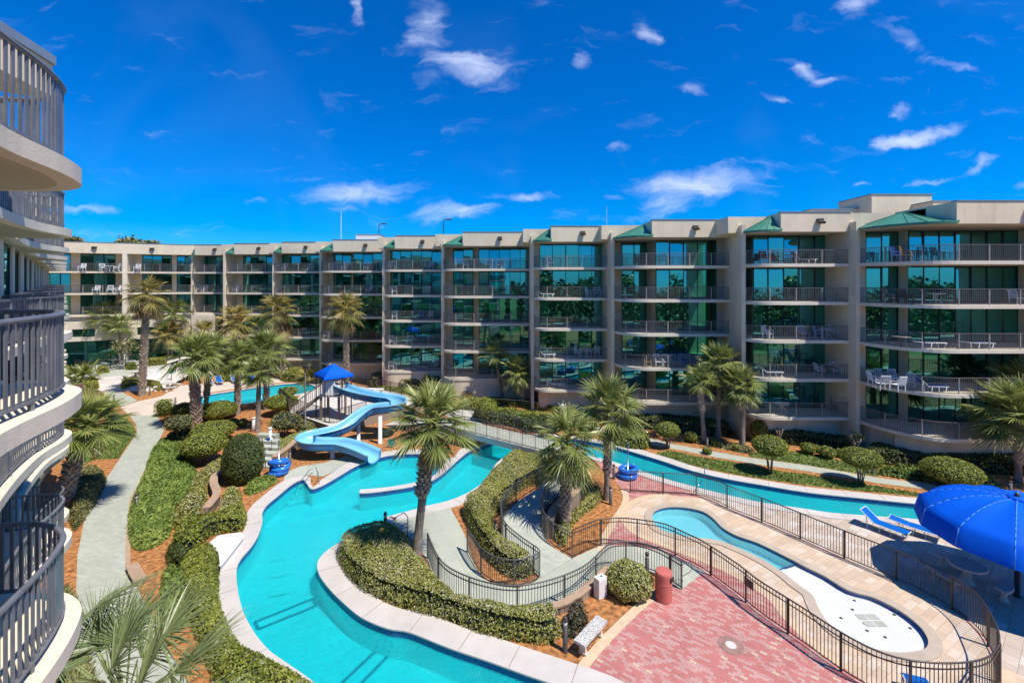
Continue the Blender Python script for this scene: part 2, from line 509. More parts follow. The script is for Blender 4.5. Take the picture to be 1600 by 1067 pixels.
def water_mat(name, tint, diff, dfac, rip=21.0):
    m, nt, b, out = newmat(name)
    nt.nodes.remove(b)
    g = N(nt, 'ShaderNodeNewGeometry')
    n1 = N(nt, 'ShaderNodeTexNoise'); n1.inputs['Scale'].default_value = rip; n1.inputs['Detail'].default_value = 4; n1.inputs['Distortion'].default_value = .6
    nt.links.new(g.outputs['Position'], n1.inputs['Vector'])
    n2 = N(nt, 'ShaderNodeTexNoise'); n2.inputs['Scale'].default_value = rip * .28; n2.inputs['Detail'].default_value = 2
    nt.links.new(g.outputs['Position'], n2.inputs['Vector'])
    ad = N(nt, 'ShaderNodeMath', operation='ADD')
    nt.links.new(n1.outputs['Fac'], ad.inputs[0]); nt.links.new(n2.outputs['Fac'], ad.inputs[1])
    bp = N(nt, 'ShaderNodeBump'); bp.inputs['Strength'].default_value = 1.0; bp.inputs['Distance'].default_value = .11
    nt.links.new(ad.outputs[0], bp.inputs['Height'])
    t = N(nt, 'ShaderNodeBsdfTransparent'); t.inputs['Color'].default_value = rgba(tint)
    d = N(nt, 'ShaderNodeBsdfDiffuse'); d.inputs['Color'].default_value = rgba(diff)
    nt.links.new(bp.outputs['Normal'], d.inputs['Normal'])
    gl = N(nt, 'ShaderNodeBsdfGlossy'); gl.inputs['Roughness'].default_value = .06
    nt.links.new(bp.outputs['Normal'], gl.inputs['Normal'])
    m1 = N(nt, 'ShaderNodeMixShader'); m1.inputs['Fac'].default_value = dfac
    nt.links.new(t.outputs['BSDF'], m1.inputs[1]); nt.links.new(d.outputs['BSDF'], m1.inputs[2])
    fr = N(nt, 'ShaderNodeFresnel'); fr.inputs['IOR'].default_value = 1.33
    m2 = N(nt, 'ShaderNodeMixShader')
    nt.links.new(fr.outputs['Fac'], m2.inputs['Fac']); nt.links.new(m1.outputs['Shader'], m2.inputs[1]); nt.links.new(gl.outputs['BSDF'], m2.inputs[2])
    nt.links.new(m2.outputs['Shader'], out.inputs['Surface'])
    return m


def tile_mat():
    m, nt, b, out = newmat('blue_pool_tile')
    g = N(nt, 'ShaderNodeNewGeometry')
    # running coordinate along the band: x-y mixed, z up
    sp = N(nt, 'ShaderNodeSeparateXYZ'); nt.links.new(g.outputs['Position'], sp.inputs['Vector'])
    s1 = N(nt, 'ShaderNodeMath', operation='SUBTRACT'); nt.links.new(sp.outputs['X'], s1.inputs[0]); nt.links.new(sp.outputs['Y'], s1.inputs[1])
    cb = N(nt, 'ShaderNodeCombineXYZ'); nt.links.new(s1.outputs[0], cb.inputs['X']); nt.links.new(sp.outputs['Z'], cb.inputs['Y'])
    br = N(nt, 'ShaderNodeTexBrick'); br.offset = 0
    br.inputs['Color1'].default_value = (.012, .045, .20, 1); br.inputs['Color2'].default_value = (.02, .09, .30, 1)
    br.inputs['Mortar'].default_value = (.05, .12, .26, 1); br.inputs['Scale'].default_value = 1
    br.inputs['Brick Width'].default_value = .16; br.inputs['Row Height'].default_value = .15; br.inputs['Mortar Size'].default_value = .008
    nt.links.new(cb.outputs['Vector'], br.inputs['Vector'])
    nt.links.new(br.outputs['Color'], b.inputs['Base Color']); b.inputs['Roughness'].default_value = .2
    return m


M['glass'] = glass_mat()
M['water'] = water_mat('pool_water', (.10, .92, .96), (.022, .60, .65), .38)
M['water_shallow'] = water_mat('wading_water', (.42, .80, .88), (.20, .60, .68), .25, 9)
M['tile'] = tile_mat()

# ------------------------------------------------------------------ ground, pools, paths
def struct(name, mb, mats, smooth=False):
    return tag(mb.build(name, mats, None, smooth), kind='structure')


# (px, py, coping width)
WP = [(620, 1200, .9), (540, 1110, .9), (484, 1062, .9), (444, 1034, .9), (416, 1013, .9), (392, 982, .9), (376, 948, .9), (369, 911, .85), (369, 887, .8), (376, 872, .8),
      (392, 853, .8), (403, 835, .75), (409, 815, .7), (409, 801, .7), (417, 788, .75), (435, 773, .8), (453, 758, .8), (466, 750.5, .7), (475, 749, .4), (481, 756, .16),
      (487, 763, .16), (499, 759.5, .3), (514, 752, .6), (536, 739, .7), (551, 730, .8), (566, 723, .8), (589, 715.5, .8), (605, 711.5, .8), (627, 709, .8), (654, 708.5, .8), (672, 712, .6),
      (684, 719, .35), (689, 726.5, .25), (687.5, 734, .2), (680, 741, .2), (670, 746.5, .12), (652, 752.5, .1), (631, 757, .1), (597.5, 762, .1), (568, 764.5, .1), (562.5, 767, .1), (566, 769.5, .1), (597.5, 766.5, .1),
      (654, 757.5, .1), (672.5, 751, .12), (691, 739.5, .18), (706, 726, .3), (721, 713, .45), (732.5, 704.5, .7), (747.5, 698, .6), (761, 693, .5), (775, 688.5, .5), (800, 684, .5),
      (840, 681, .5), (880, 683, .5), (920, 689, .6), (960, 697, .75), (997, 708, .75), (1035, 719.5, .75), (1072, 732, .75), (1110, 742, .75), (1147, 749.5, .75), (1185, 756, .75), (1262, 768.5, .75), (1347, 777.5, .75),
      (1431, 786, .75), (1600, 801, .75), (1760, 815, .75), (1775, 832, .6), (1760, 842, .6), (1600, 826, .6), (1440, 811.5, .6), (1365, 806, .6), (1300, 801, .6), (1260, 795, .6), (1192, 785, .6), (1147, 775.5, .6),
      (1076, 758, .6), (1022, 742.5, .6), (996, 733.5, .6), (960, 722, .5), (930, 714, .5), (900, 708.5, .5), (870, 704.5, .5), (840, 702.5, .5), (815, 702, .5), (800, 705, .55), (788, 714, .6), (776, 724, .7), (768, 737, .75), (757, 752, .75),
      (734, 768, .75), (710, 779, .75), (690, 785, .75), (667, 790, .75), (641, 797.5, .7), (620, 803, .6), (606, 807, .5), (604, 813, .4), (594, 819, .5), (570, 828, .7), (545, 839, .8), (521, 853, .85), (504, 867, .9), (497, 880, .95), (500, 897, .95), (515, 918, .95),
      (539, 942, .95), (567, 964, .95), (606, 980, .95), (640, 986, .95), (701, 1010, .95), (763, 1031, .95), (824, 1053, .95), (870, 1069, .95), (960, 1105, .95), (1000, 1160, .9), (860, 1220, .9)]
wp = catmull([G(a, b, .05) + (w,) for a, b, w in WP], 4)
if sum(wp[i][0] * wp[(i + 1) % len(wp)][1] - wp[(i + 1) % len(wp)][0] * wp[i][1] for i in range(len(wp))) < 0: wp = wp[::-1]
W_POLY = [(p[0], p[1]) for p in wp]; W_W = [max(.06, p[2]) for p in wp]

LAP = [(313, 622), (324, 617), (358, 611.5), (408, 604), (442, 600), (470, 599), (486, 601), (495, 605), (488, 610), (470, 615), (430, 622), (392, 629), (361, 632), (330, 633.5), (316, 631)]
LAP_POLY = ccw(catmull(GL(LAP, .05), 3))
WADE = [(1018.4, 804), (1023, 797), (1040, 791.5), (1067, 791.5), (1098, 798), (1116.5, 810.5), (1130, 824), (1153, 836.6), (1184, 847), (1227, 868), (1260.5, 885), (1291, 900), (1326, 921), (1365, 932), (1407, 953), (1437, 976),
        (1451, 996), (1451, 1009), (1440, 1016), (1407, 1020), (1365, 1013), (1326, 996), (1306, 984), (1288, 966), (1276, 946), (1268, 929), (1245, 911.6), (1217.6, 890), (1184, 870), (1147, 853), (1122, 844), (1092, 840), (1061, 836), (1031, 826), (1020, 814)]
WADE_POLY = ccw(catmull(GL(WADE, .05), 3))

COURT = [(-120, -12), (120, -12), (120, 75), (-120, 75)]
mb = MB(); mb.sheet([(-900, -500), (900, -500), (900, 1500), (-900, 1500)], -.006, [COURT])
struct('ground', mb, M['lawn'])
mb = MB(); mb.sheet(COURT, 0.0, [W_POLY, LAP_POLY, WADE_POLY])
struct('mulch_ground', mb, M['mulch'])


def basin(name, poly, zwater, zfloor, plaster, inner=.03):
    mb = MB(); n = len(poly)
    mb.sheet(poly, zfloor, mi=0)
    v = []; f = []; m = []
    for z in (.04, zwater - .05, zfloor):
        v += [(p[0], p[1], z) for p in poly]
    b = len(mb.v); mb.v += v
    for r in range(2):
        for i in range(n):
            j = (i + 1) % n
            mb.f.append((b + r * n + i, b + r * n + j, b + (r + 1) * n + j, b + (r + 1) * n + i)); mb.m.append(1 if r == 0 else 0)
    return struct(name, mb, [plaster, M['tile']])


def coping(name, poly, w, mat, top=.05):
    out = offset_poly(poly, w); n = len(poly)
    inn = offset_poly(poly, -.03)
    mb = MB()
    vs = [(p[0], p[1], top) for p in inn] + [(p[0], p[1], top) for p in out] + [(p[0], p[1], -.02) for p in out] + [(p[0], p[1], top - .05) for p in inn]
    fs = []
    for i in range(n):
        j = (i + 1) % n
        fs += [(i, n + i, n + j, j), (n + i, 2 * n + i, 2 * n + j, n + j), (3 * n + i, i, j, 3 * n + j)]
    mb.add(vs, fs)
    return struct(name, mb, mat)


def coping_mat():
    m = plain('coping_joined', (.64, .58, .535), .8, .06, 1.6, .1, coords='Position', dirt=.14, bscale=30)
    return m


basin('river_pool_basin', W_POLY, -.22, -1.0, M['pool_plaster'])
mb = MB(); mb.sheet(W_POLY, -.22); struct('river_pool_water', mb, M['water'])
coping('river_pool_coping', W_POLY, W_W, M['coping'])
# divider wall between slide pool and river, flush cap over the two thin copings
DV = [(562.5, 764.5), (597, 762), (631, 757), (652, 752.5), (672, 746), (684, 740), (690, 733), (692, 724), (700, 716), (716, 712), (719, 714.5), (706, 726), (691, 739.5), (673, 751), (654, 757.5), (597, 766.5), (563, 769.5)]
mb = MB(); mb.prism(GL(DV, .05), .046, .056); struct('pool_divider_cap', mb, M['coping'])
basin('lap_pool_basin', LAP_POLY, -.10, -1.0, M['pool_plaster'])
mb = MB(); mb.sheet(LAP_POLY, -.10); struct('lap_pool_water', mb, M['water'])
coping('lap_pool_coping', LAP_POLY, .35, M['coping'])

# wading pool: shallow water on the left, dry white splash floor on the right
basin('wading_pool_basin', WADE_POLY, -.08, -.45, M['wading_plaster'])
coping('wading_pool_coping', WADE_POLY, .34, M['tan_coping'])
dl0, dl1 = G(1217.6, 890, -.1), G(1251, 879.5, -.1)
dvx = np.array(dl1) - np.array(dl0); dvx /= np.linalg.norm(dvx)
nrm = np.array((-dvx[1], dvx[0]))
if nrm.dot(np.array(G(1400, 980)) - np.array(dl0)) < 0: nrm = -nrm


def clip_poly(poly, p0, n):
    out = []
    for i in range(len(poly)):
        a = np.array(poly[i]); b = np.array(poly[(i + 1) % len(poly)])
        da, db = (a - p0).dot(n), (b - p0).dot(n)
        if da >= 0: out.append(tuple(a))
        if da * db < 0: out.append(tuple(a + (b - a) * da / (da - db)))
    return out


wet = clip_poly(WADE_POLY, np.array(dl0), -nrm)
dry = clip_poly(WADE_POLY, np.array(dl0) + nrm * .02, nrm)
mb = MB(); mb.sheet(wet, -.09); struct('wading_pool_water', mb, M['water_shallow'])
mb = MB(); mb.prism(dry, -.46, -.14); struct('splash_pool_floor', mb, M['white_plaster'])
mb = MB(); mb.bar((dl0[0], dl0[1], -.085), (dl1[0] + dvx[0] * .2, dl1[1] + dvx[1] * .2, -.085), .05, .02); struct('splash_pool_edge_line', mb, M['line_blue'])

# coping joints
mb = MB(); outp = offset_poly(W_POLY, W_W); acc_ = 0.0
for i in range(len(W_POLY)):
    p_, q_ = W_POLY[i], W_POLY[(i + 1) % len(W_POLY)]; acc_ += math.hypot(q_[0] - p_[0], q_[1] - p_[1])
    if acc_ > 1.7 and W_W[i] > .3:
        acc_ = 0.0; o_ = outp[i]; mb.bar((*p_, .0515), (o_[0], o_[1], .0515), .022, .003)
struct('coping_joints', mb, M['brown_wall'])
# drains: main drains on the river floor, spray jets and grate on the splash floor
for px, py in ((437, 868), (436, 893), (438, 921)):
    x, y = G(px, py, -.9); mb = MB(); mb.box(x, y, -.93, .75, .55, .03, R(20)); struct('pool_floor_drain', mb, M['white_paint'])
for px, py in ((1335, 938), (1332, 952), (1314, 965), (1390, 947), (1397, 960), (1351, 974), (1422, 981), (1383, 995), (1355, 985)):
    x, y = G(px, py, -.14); mb = MB(); mb.lathe([(.055, -.139), (.055, -.132), (0, -.132)], 10, (x, y, 0)); struct('spray_jet', mb, M['dark'])
for dx in (-.2, .2):
    for dy in (-.17, .17):
        x, y = G(1361, 969, -.14); mb = MB(); mb.box(x + dx, y + dy, -.135, .34, .28, .008); struct('splash_floor_grate', mb, M['green_pavers'])
# line marks on the pool floor
for k, (q, zz) in enumerate([([(398, 970), (488.5, 933.7), (494, 945), (403.6, 981)], -.94), ([(520, 1078), (588, 1014), (606.5, 1022), (548, 1082)], -.94),
                            ([(1170, 768), (1186, 771), (1184, 783), (1167, 777)], -.94), ([(1332, 787), (1350, 790), (1365, 802), (1345, 798)], -.94)]):
    pts = [G(a, b, zz) for a, b in q]
    mb = MB()
    for i in range(4):
        a, b = pts[i], pts[(i + 1) % 4]
        mb.bar((a[0], a[1], zz - .03), (b[0], b[1], zz - .03), .10, .012)
    struct('pool_floor_marking', mb, M['line_blue'])


def sheet(name, px, z, mat, holes=(), sm=0, zpix=None, closed=True):
    pts = GL(px, z if zpix is None else zpix)
    if sm: pts = catmull(pts, sm)
    mb = MB(); mb.sheet(pts, z, holes)
    return struct(name, mb, mat)


# red brick plaza (under everything right of the ramp)
sheet('brick_plaza', [(930, 719), (960, 727), (996, 737), (1022, 746), (1076, 761), (1147, 779), (1220, 791), (1300, 804), (1330, 870), (1420, 910), (1505, 960), (1545, 1004), (1562, 1040), (1562, 1068), (1547, 1092), (1560, 1300), (890, 1300),
                      (905, 1080), (896, 1064), (930, 1015), (977, 967), (1008, 940), (1030, 923), (1050, 905), (1040, 892), (1000, 885), (940, 862), (936, 840), (950, 818), (962, 800), (972, 785), (975, 768), (960, 750), (945, 738)], .008, M['red_pavers'], [WADE_POLY])
# cream paver deck inside the wading pool fence
DECK = [(974, 812), (975, 800), (984, 788), (1000, 779), (1020, 775), (1047, 774), (1099, 778), (1146, 799), (1201, 821), (1262, 848), (1300, 866), (1331, 878), (1412, 912), (1463, 938), (1502, 962), (1541, 1004), (1556, 1038), (1560, 1066), (1547, 1090), (1511, 1101), (1446, 1101), (1381, 1085),
        (1322, 1045), (1270, 1005), (1232, 968), (1208, 938), (1172, 912), (1132, 890), (1080, 868), (1030, 849), (992, 832)]
DECKW = GL(DECK, .012)
mb = MB(); mb.sheet(DECKW, .012, [WADE_POLY]); struct('wading_pool_deck', mb, M['cream_pavers'])
# buff border course round the cream deck and along the mulch beds
mb = MB()
bd = catmull(GL([(1322, 1045), (1270, 1005), (1232, 968), (1208, 938), (1172, 912), (1132, 890), (1080, 868), (1030, 849), (992, 832), (974, 812), (975, 800), (984, 788), (1000, 779), (1020, 775), (1047, 774)]), 4, False)
def ribbon(mb, pts, w, z, mi=0):
    L = []; Rr = []
    for i, p in enumerate(pts):
        a = pts[max(i - 1, 0)]; b = pts[min(i + 1, len(pts) - 1)]
        d = np.array((b[0] - a[0], b[1] - a[1])); d /= np.linalg.norm(d) + 1e-9
        L.append((p[0] - d[1] * w / 2, p[1] + d[0] * w / 2, z)); Rr.append((p[0] + d[1] * w / 2, p[1] - d[0] * w / 2, z))
    n = len(pts)
    mb.add(L + Rr, [(i, n + i, n + i + 1, i + 1) for i in range(n - 1)], mi)
ribbon(mb, bd, .32, .017)
struct('buff_border_course', mb, M['band'])
mb = MB()
ribbon(mb, catmull(GL([(893, 1072), (905, 1050), (937, 1010), (977, 969), (1008, 941), (1032, 924)]), 4, False), .34, .022)
struct('buff_bed_edging', mb, M['band'])
mb = MB()
ribbon(mb, catmull(GL([(938, 862), (944, 842), (955, 822), (965, 806), (975, 790), (978, 776), (974, 766)]), 4, False), .34, .022)
struct('buff_bed_edging', mb, M['band'])
# beige deck right of the fence
sheet('beige_deck', [(1076, 761), (1147, 779), (1262, 799), (1440, 816), (1600, 831), (1780, 846), (1900, 1000), (1900, 1300), (1600, 1300), (1566, 1085), (1566, 1060), (1560, 1035), (1545, 1002), (1505, 960), (1412, 911), (1331, 877), (1262, 846), (1201, 819), (1146, 797), (1099, 776), (1082, 770)], .016, M['beige_pavers'])
sheet('green_paver_patch', [(1545, 862), (1640, 872), (1800, 890), (1900, 1000), (1750, 985), (1600, 900)], .021, M['deck_green'])
# circular emblem and round drain grates set into paving
mb = MB(); c = G(1142, 1008); mb.lathe([(.40, .013), (.40, .018), (.0, .018)], 28, (c[0], c[1], 0)); struct('round_paver_inlay', mb, M['inlay'])
mb = MB(); mb.lathe([(.17, .019), (.17, .023), (.0, .023)], 24, (c[0], c[1], 0)); struct('round_drain_lid', mb, M['concrete'])

# pale green path from the pool steps to the gate
sheet('green_walk', [(612, 815), (625, 806), (645, 801), (668, 795), (701, 789), (716, 815), (729, 842), (740, 880), (755, 903), (775, 914), (811, 918), (836, 908), (846, 900), (880, 880), (894, 872), (929, 856), (948, 852), (975, 851), (1022, 858), (1044, 864), (1074, 879), (1100, 892),
                     (1085, 905), (1064, 921), (1046, 908), (1030, 898), (1011, 891), (991, 887), (965, 887), (948, 893), (922, 921), (899, 936), (861, 952), (812, 962), (766, 958), (726, 944), (697, 927), (680, 900), (660, 862), (640, 838), (622, 828)], .012, M['deck_green'])
# raised ramp up to the bridge
ramp_l = [(846, 902, .03), (812, 876, .2), (789, 854, .38), (783, 831, .52), (785, 812, .65), (804, 788, .82), (824, 773, .92), (850, 757, 1.02), (868, 742, 1.1), (872, 722, 1.18), (866, 707, 1.2)]
ramp_r = [(894, 872, .03), (862, 852, .2), (848, 832, .38), (847, 812, .52), (852, 796, .65), (862, 782, .82), (876, 768, .92), (890, 756, 1.02), (903, 738, 1.1), (905, 714, 1.18), (893, 696, 1.2)]
rl = catmull([G(a, b, z) + (z,) for a, b, z in ramp_l], 4, False); rr = catmull([G(a, b, z) + (z,) for a, b, z in ramp_r], 4, False)
mb = MB(); n = len(rl)
vs = list(rl) + list(rr) + [(p[0], p[1], -.05) for p in rl] + [(p[0], p[1], -.05) for p in rr]
fs = []; ms = []
for i in range(n - 1):
    fs.append((i, n + i, n + i + 1, i + 1)); ms.append(0)
    fs.append((2 * n + i, i, i + 1, 2 * n + i + 1)); ms.append(1)
    fs.append((n + i, 3 * n + i, 3 * n + i + 1, n + i + 1)); ms.append(1)
mb.v += vs; mb.f += fs; mb.m += ms
struct('ramp_path', mb, [M['green_pavers'], M['stone_wall']])

# left garden path
PATH_L = [(119, 1150), (119, 1000), (119, 920), (121, 868), (131, 816), (139, 795), (160, 757), (180, 727), (199, 699), (214, 676), (212, 662), (204, 650)]
PATH_R = [(244, 648), (258, 668), (246, 694), (235, 714), (225, 736), (212, 766), (204.5, 786), (203, 807), (200, 850), (200, 886), (212, 912), (232, 956), (262, 1010), (300, 1080), (340, 1150)]
sheet('garden_path', PATH_L + PATH_R, .012, M['green_pavers'])
mb = MB()
ribbon(mb, GL(PATH_R[5:11]), .16, .03); struct('path_edging', mb, M['wall_cap'])
sheet('cream_junction', [(188, 636), (204, 651), (212, 662), (243, 649), (262, 640), (300, 640), (311, 631), (308, 622), (322, 614), (358, 608.5), (408, 601), (442, 597), (472, 596), (492, 598), (503, 606), (540, 600), (560, 590), (540, 584), (476, 585), (451, 588), (400, 592.5), (336, 599), (281, 602), (252, 619), (215, 627)], .010, M['cream_deck'])
sheet('far_green_path', [(128, 572), (131, 572), (186, 571), (250, 566), (250, 578), (215, 590), (190, 598), (188, 611), (215, 625.5), (190, 635), (174, 628), (157, 607), (140, 587)], .014, M['green_pavers'])
# walk along the right wing
WALK_U = [(690, 634), (728, 637.5), (775, 641), (859, 652.5), (940, 668), (1018, 685), (1054, 694), (1110, 704), (1166, 714), (1262, 727), (1375, 746.5), (1490, 760), (1700, 782)]
WALK_D = [(1700, 795), (1487, 769), (1375, 755), (1262, 736), (1185, 725.5), (1110, 712.5), (1054, 701.5), (1018, 695), (940, 676), (859, 657), (777, 648.5), (728, 646), (690, 646)]
sheet('wing_walk', WALK_U + WALK_D, .012, M['green_pavers'])
sheet('lawn_strip', [(1024, 709), (1044, 703.5), (1091, 713.5), (1147, 722), (1194, 732.5), (1262, 742), (1330, 753), (1400, 765), (1468, 775), (1462, 779), (1405, 772), (1347, 767), (1262, 758), (1185, 747), (1150, 741), (1110, 733.5), (1070, 724)], .008, M['lawn'])
sheet('lawn_patch', [(1168, 713), (1262, 726.5), (1372, 745), (1374, 735), (1330, 724), (1290, 714), (1240, 706), (1192, 702)], .008, M['lawn'])
sheet('lawn_patch', [(128, 728), (147, 718), (185, 716), (200, 695), (213, 673), (200, 655), (178, 648), (150, 668), (120, 700)], .008, M['lawn'])
# slide landing paving
sheet('slide_landing', [(440, 766), (455, 752), (478, 742), (505, 744), (520, 737), (548, 727), (566, 719), (540, 712), (510, 722), (470, 728), (446, 738)], .012, M['deck_green'])
# raised deck of the slide tower and the courtyard behind it
PLAT = [(454, 643), (517, 665), (538, 660), (575, 648), (640, 632), (668, 627), (648, 621), (612, 612), (580, 606), (560, 603), (545, 600), (500, 604), (470, 618)]
pw = [G(a, b, .9) for a, b in PLAT]
mb = MB(); mb.prism(pw, -.05, .86, 0); mb2 = MB(); mb2.prism(offset_poly(ccw(pw), .08), .862, .9)
struct('slide_deck_wall', mb, M['brown_wall']); struct('slide_deck', mb2, M['concrete'])
# upper garden court between the slide deck and the wing
sheet('upper_walk', [(690, 634), (690, 646), (735, 664), (760, 668), (740, 650), (728, 640)], .016, M['concrete'])
# sloping ground towards the far-left wing
def slope(x, y): return max(0.0, .13 * (y - 50.5)) + .004
def GS(px, py):
    Y = (F * (H + .13 * 50.5)) / (py - HY + .13 * F)
    if Y < 50.5: Y = F * H / (py - HY)
    return (PX(px, Y), Y, max(0.0, .13 * (Y - 50.5)))
mb = MB(); mb.add([(-78, 50.5, .004), (-38.5, 50.5, .004), (-40.5, 66, 2.02), (-78, 66, 2.02)], [(0, 1, 2, 3)])
struct('sloping_lawn', mb, M['concrete'])
mb = MB(); q = [GS(*p) for p in [(100, 566), (262, 560), (258, 576), (200, 586), (150, 590), (110, 590)]]
mb.add([(a, b, c + .012) for a, b, c in q], [(0, 1, 2, 3, 4, 5)][:1]); mb.f[-1] = mb.f[-1][::-1]
struct('far_green_terrace', mb, M['green_pavers'])

# ------------------------------------------------------------------ buildings
FLOORS = [13.2, 10.4, 7.6, 4.8, 2.0]
TH = .11


def railing(mb, pts, h, step, bw, post_step=1.9, pw=.05, z0=.11, rail_r=.03, depth=None, mi_post=1, low=.08):
    """pts: polyline xyz at floor top; slats/pickets, posts, top and bottom rails into one mesh"""
    P3 = resample(pts, step)
    for i in range(1, len(P3) - 1):
        p = P3[i]; d = P3[i + 1] - P3[i - 1]
        a = math.atan2(d[1], d[0])
        mb.box(p[0], p[1], p[2] + (h + low) / 2, bw, depth or bw, h - low, a)
    for p, q in zip(P3[:-1], P3[1:]):
        mb.bar((p[0], p[1], p[2] + h), (q[0], q[1], q[2] + h), rail_r * 2, rail_r * 1.5)
        mb.bar((p[0], p[1], p[2] + low), (q[0], q[1], q[2] + low), rail_r * 1.2, rail_r * 1.2)
    if post_step:
        Q = resample(pts, post_step)
        for p in Q: mb.box(p[0], p[1], p[2] + h / 2, pw, pw, h, 0, mi_post)


def window(parent, off, p0, p1, z0, z1, n=None, curtain=None, depth_sign=1, kind='window'):
    """glazed opening between two floor points; parts: frame (this object) > pane, curtain"""
    p0, p1 = np.array(p0, float), np.array(p1, float)
    L = np.linalg.norm(p1 - p0); d = (p1 - p0) / L
    nin = np.array((-d[1], d[0])) * depth_sign          # pointing into the room
    if n is None: n = max(1, int(round(L / 1.15)))
    fw = .055
    fr = MB(); gl = MB(); cu = MB()
    ang = math.atan2(d[1], d[0])
    mid = (p0 + p1) / 2
    fr.box(mid[0], mid[1], z1 - .05, L, .09, .10, ang); fr.box(mid[0], mid[1], z0 + .04, L, .09, .08, ang)
    for i in range(n + 1):
        q = p0 + d * (L * i / n)
        w = fw * (1.7 if random.random() < .3 else 1)
        q = q + d * (w / 2 if i == 0 else -w / 2 if i == n else 0)
        fr.box(q[0], q[1], (z0 + z1) / 2, w, .075, z1 - z0 - .18, ang)
    for i in range(n):
        a = p0 + d * (L * i / n + .02); b = p0 + d * (L * (i + 1) / n - .02)
        j = nin * (random.uniform(-.014, .014)); tz = random.uniform(-.045, .045)
        gl.add([(a[0] + j[0], a[1] + j[1], z0 + .06), (b[0] - j[0], b[1] - j[1], z0 + .06), (b[0] - j[0] + nin[0] * tz, b[1] - j[1] + nin[1] * tz, z1 - .08), (a[0] + j[0] + nin[0] * tz, a[1] + j[1] + nin[1] * tz, z1 - .08)], [(0, 1, 2, 3)])
    cr = random.random() if curtain is None else curtain
    spans = []
    if cr < .30: spans = [(0, .15), (.85, 1)]
    elif cr < .50: spans = [(0, .4)]
    elif cr < .66: spans = [(.58, 1)]
    elif cr < .80: spans = [(0, 1)]
    else: spans = [(0, .10)]
    for a, b in spans:
        k = max(3, int((b - a) * L / .09)); prev = None
        for i in range(k + 1):
            t = (a + (b - a) * i / k) * L
            t = min(max(t, .05), L - .05)
            q = p0 + d * t + nin * (.22 + .05 * (i % 2) + random.uniform(-.008, .008))
            cur = [(q[0], q[1], z0 + .03), (q[0], q[1], z1 - .06)]
            if prev: cu.add([prev[0], cur[0], cur[1], prev[1]], [(0, 1, 2, 3)])
            prev = cur
    o = fr.build(kind, M['frame'], parent, False, off)
    gl.build('pane', M['glass'], o, False, off)
    if cu.v: cu.build('curtain', M['curtain'], o, False, off)
    return o


def wall_prism(name, pts, z0, z1, mat, parent, off):
    mb = MB(); mb.prism(pts, z0, z1)
    return mb.build(name, mat, parent, False, off)


wing = thing('condominium_building', (5, 45, 0), 'long five-storey beige condominium with curved balconies stepping across the back of the pools', 'building')
WO = tuple(wing.location)

# boundary walls: (front point, back point)
def V2(px, Y): return (PX(px, Y), Y)
WL = [((35.9, 28.4), (35.9, 32.4)),           # right of the last bay
      ((24.72, 32.9), (24.72, 36.3)),
      ((17.55, 34.9), (18.95, 40.6)),
      ((8.83, 40.3), (8.83, 44.6)),
      ((1.93, 43.2), (1.93, 49.6)),
      ((-7.25, 48.1), (-7.25, 53.4)),
      ((-14.35, 51.5), (-14.35, 58.2)),
      ((-23.7, 57.0), (-23.7, 61.6)),
      ((-30.8, 59.5), (-30.8, 64)),
      ((-38.3, 61.3), (-38.3, 65.8)),
      ((-44.1, 63.5), (-44.1, 66.2))]
# bays right -> left: front Y of the straight run, rx of rounded left end, glass openings (pxL, pxR, Y glass)
BAYS = [dict(n='B', YR=28.9, rx=3.0, gl=[(1352, 1403, 33.4), (1418, 1591, 32.6)]),
        dict(n='A', YR=33.6, rx=1.9, gl=[(1176, 1297, 36.2)]),
        dict(n='C', YR=37.75, rx=2.5, gl=[(971, 1010, 42.9), (1024, 1134, 40.4)]),
        dict(n='D', YR=42.0, rx=1.5, gl=[(843, 945, 44.5)]),
        dict(n='E', YR=47.0, rx=2.1, gl=[(708, 740, 50.6), (748, 829, 49.5)]),
        dict(n='F', YR=50.8, rx=1.3, gl=[(610, 691, 53.3)]),
        dict(n='G', YR=55.8, rx=1.9, gl=[(521, 549, 59.4), (552, 598, 58.1)]),
        dict(n='H', YR=59.0, rx=1.2, gl=[(440, 500, 61.5)]),
        dict(n='I', YR=61.2, rx=1.3, gl=[(380, 428, 63.9)]),
        dict(n='J', YR=63.2, rx=.5, gl=[(311, 351, 65.9)])]
TH2 = .14
for i, w in enumerate(WL):
    (fx, fy), (bx, by) = w
    mb = MB()
    d = np.array((bx - fx, by - fy)); d /= np.linalg.norm(d); nn = np.array((d[1], -d[0])) * TH2
    q = [(fx - nn[0], fy - nn[1]), (fx + nn[0], fy + nn[1]), (bx + nn[0], by + 4.2), (bx - nn[0], by + 4.2)]
    mb.prism(q, -.05, 16.3)
    mb.build('party_wall', M['stucco'], wing, False, WO)

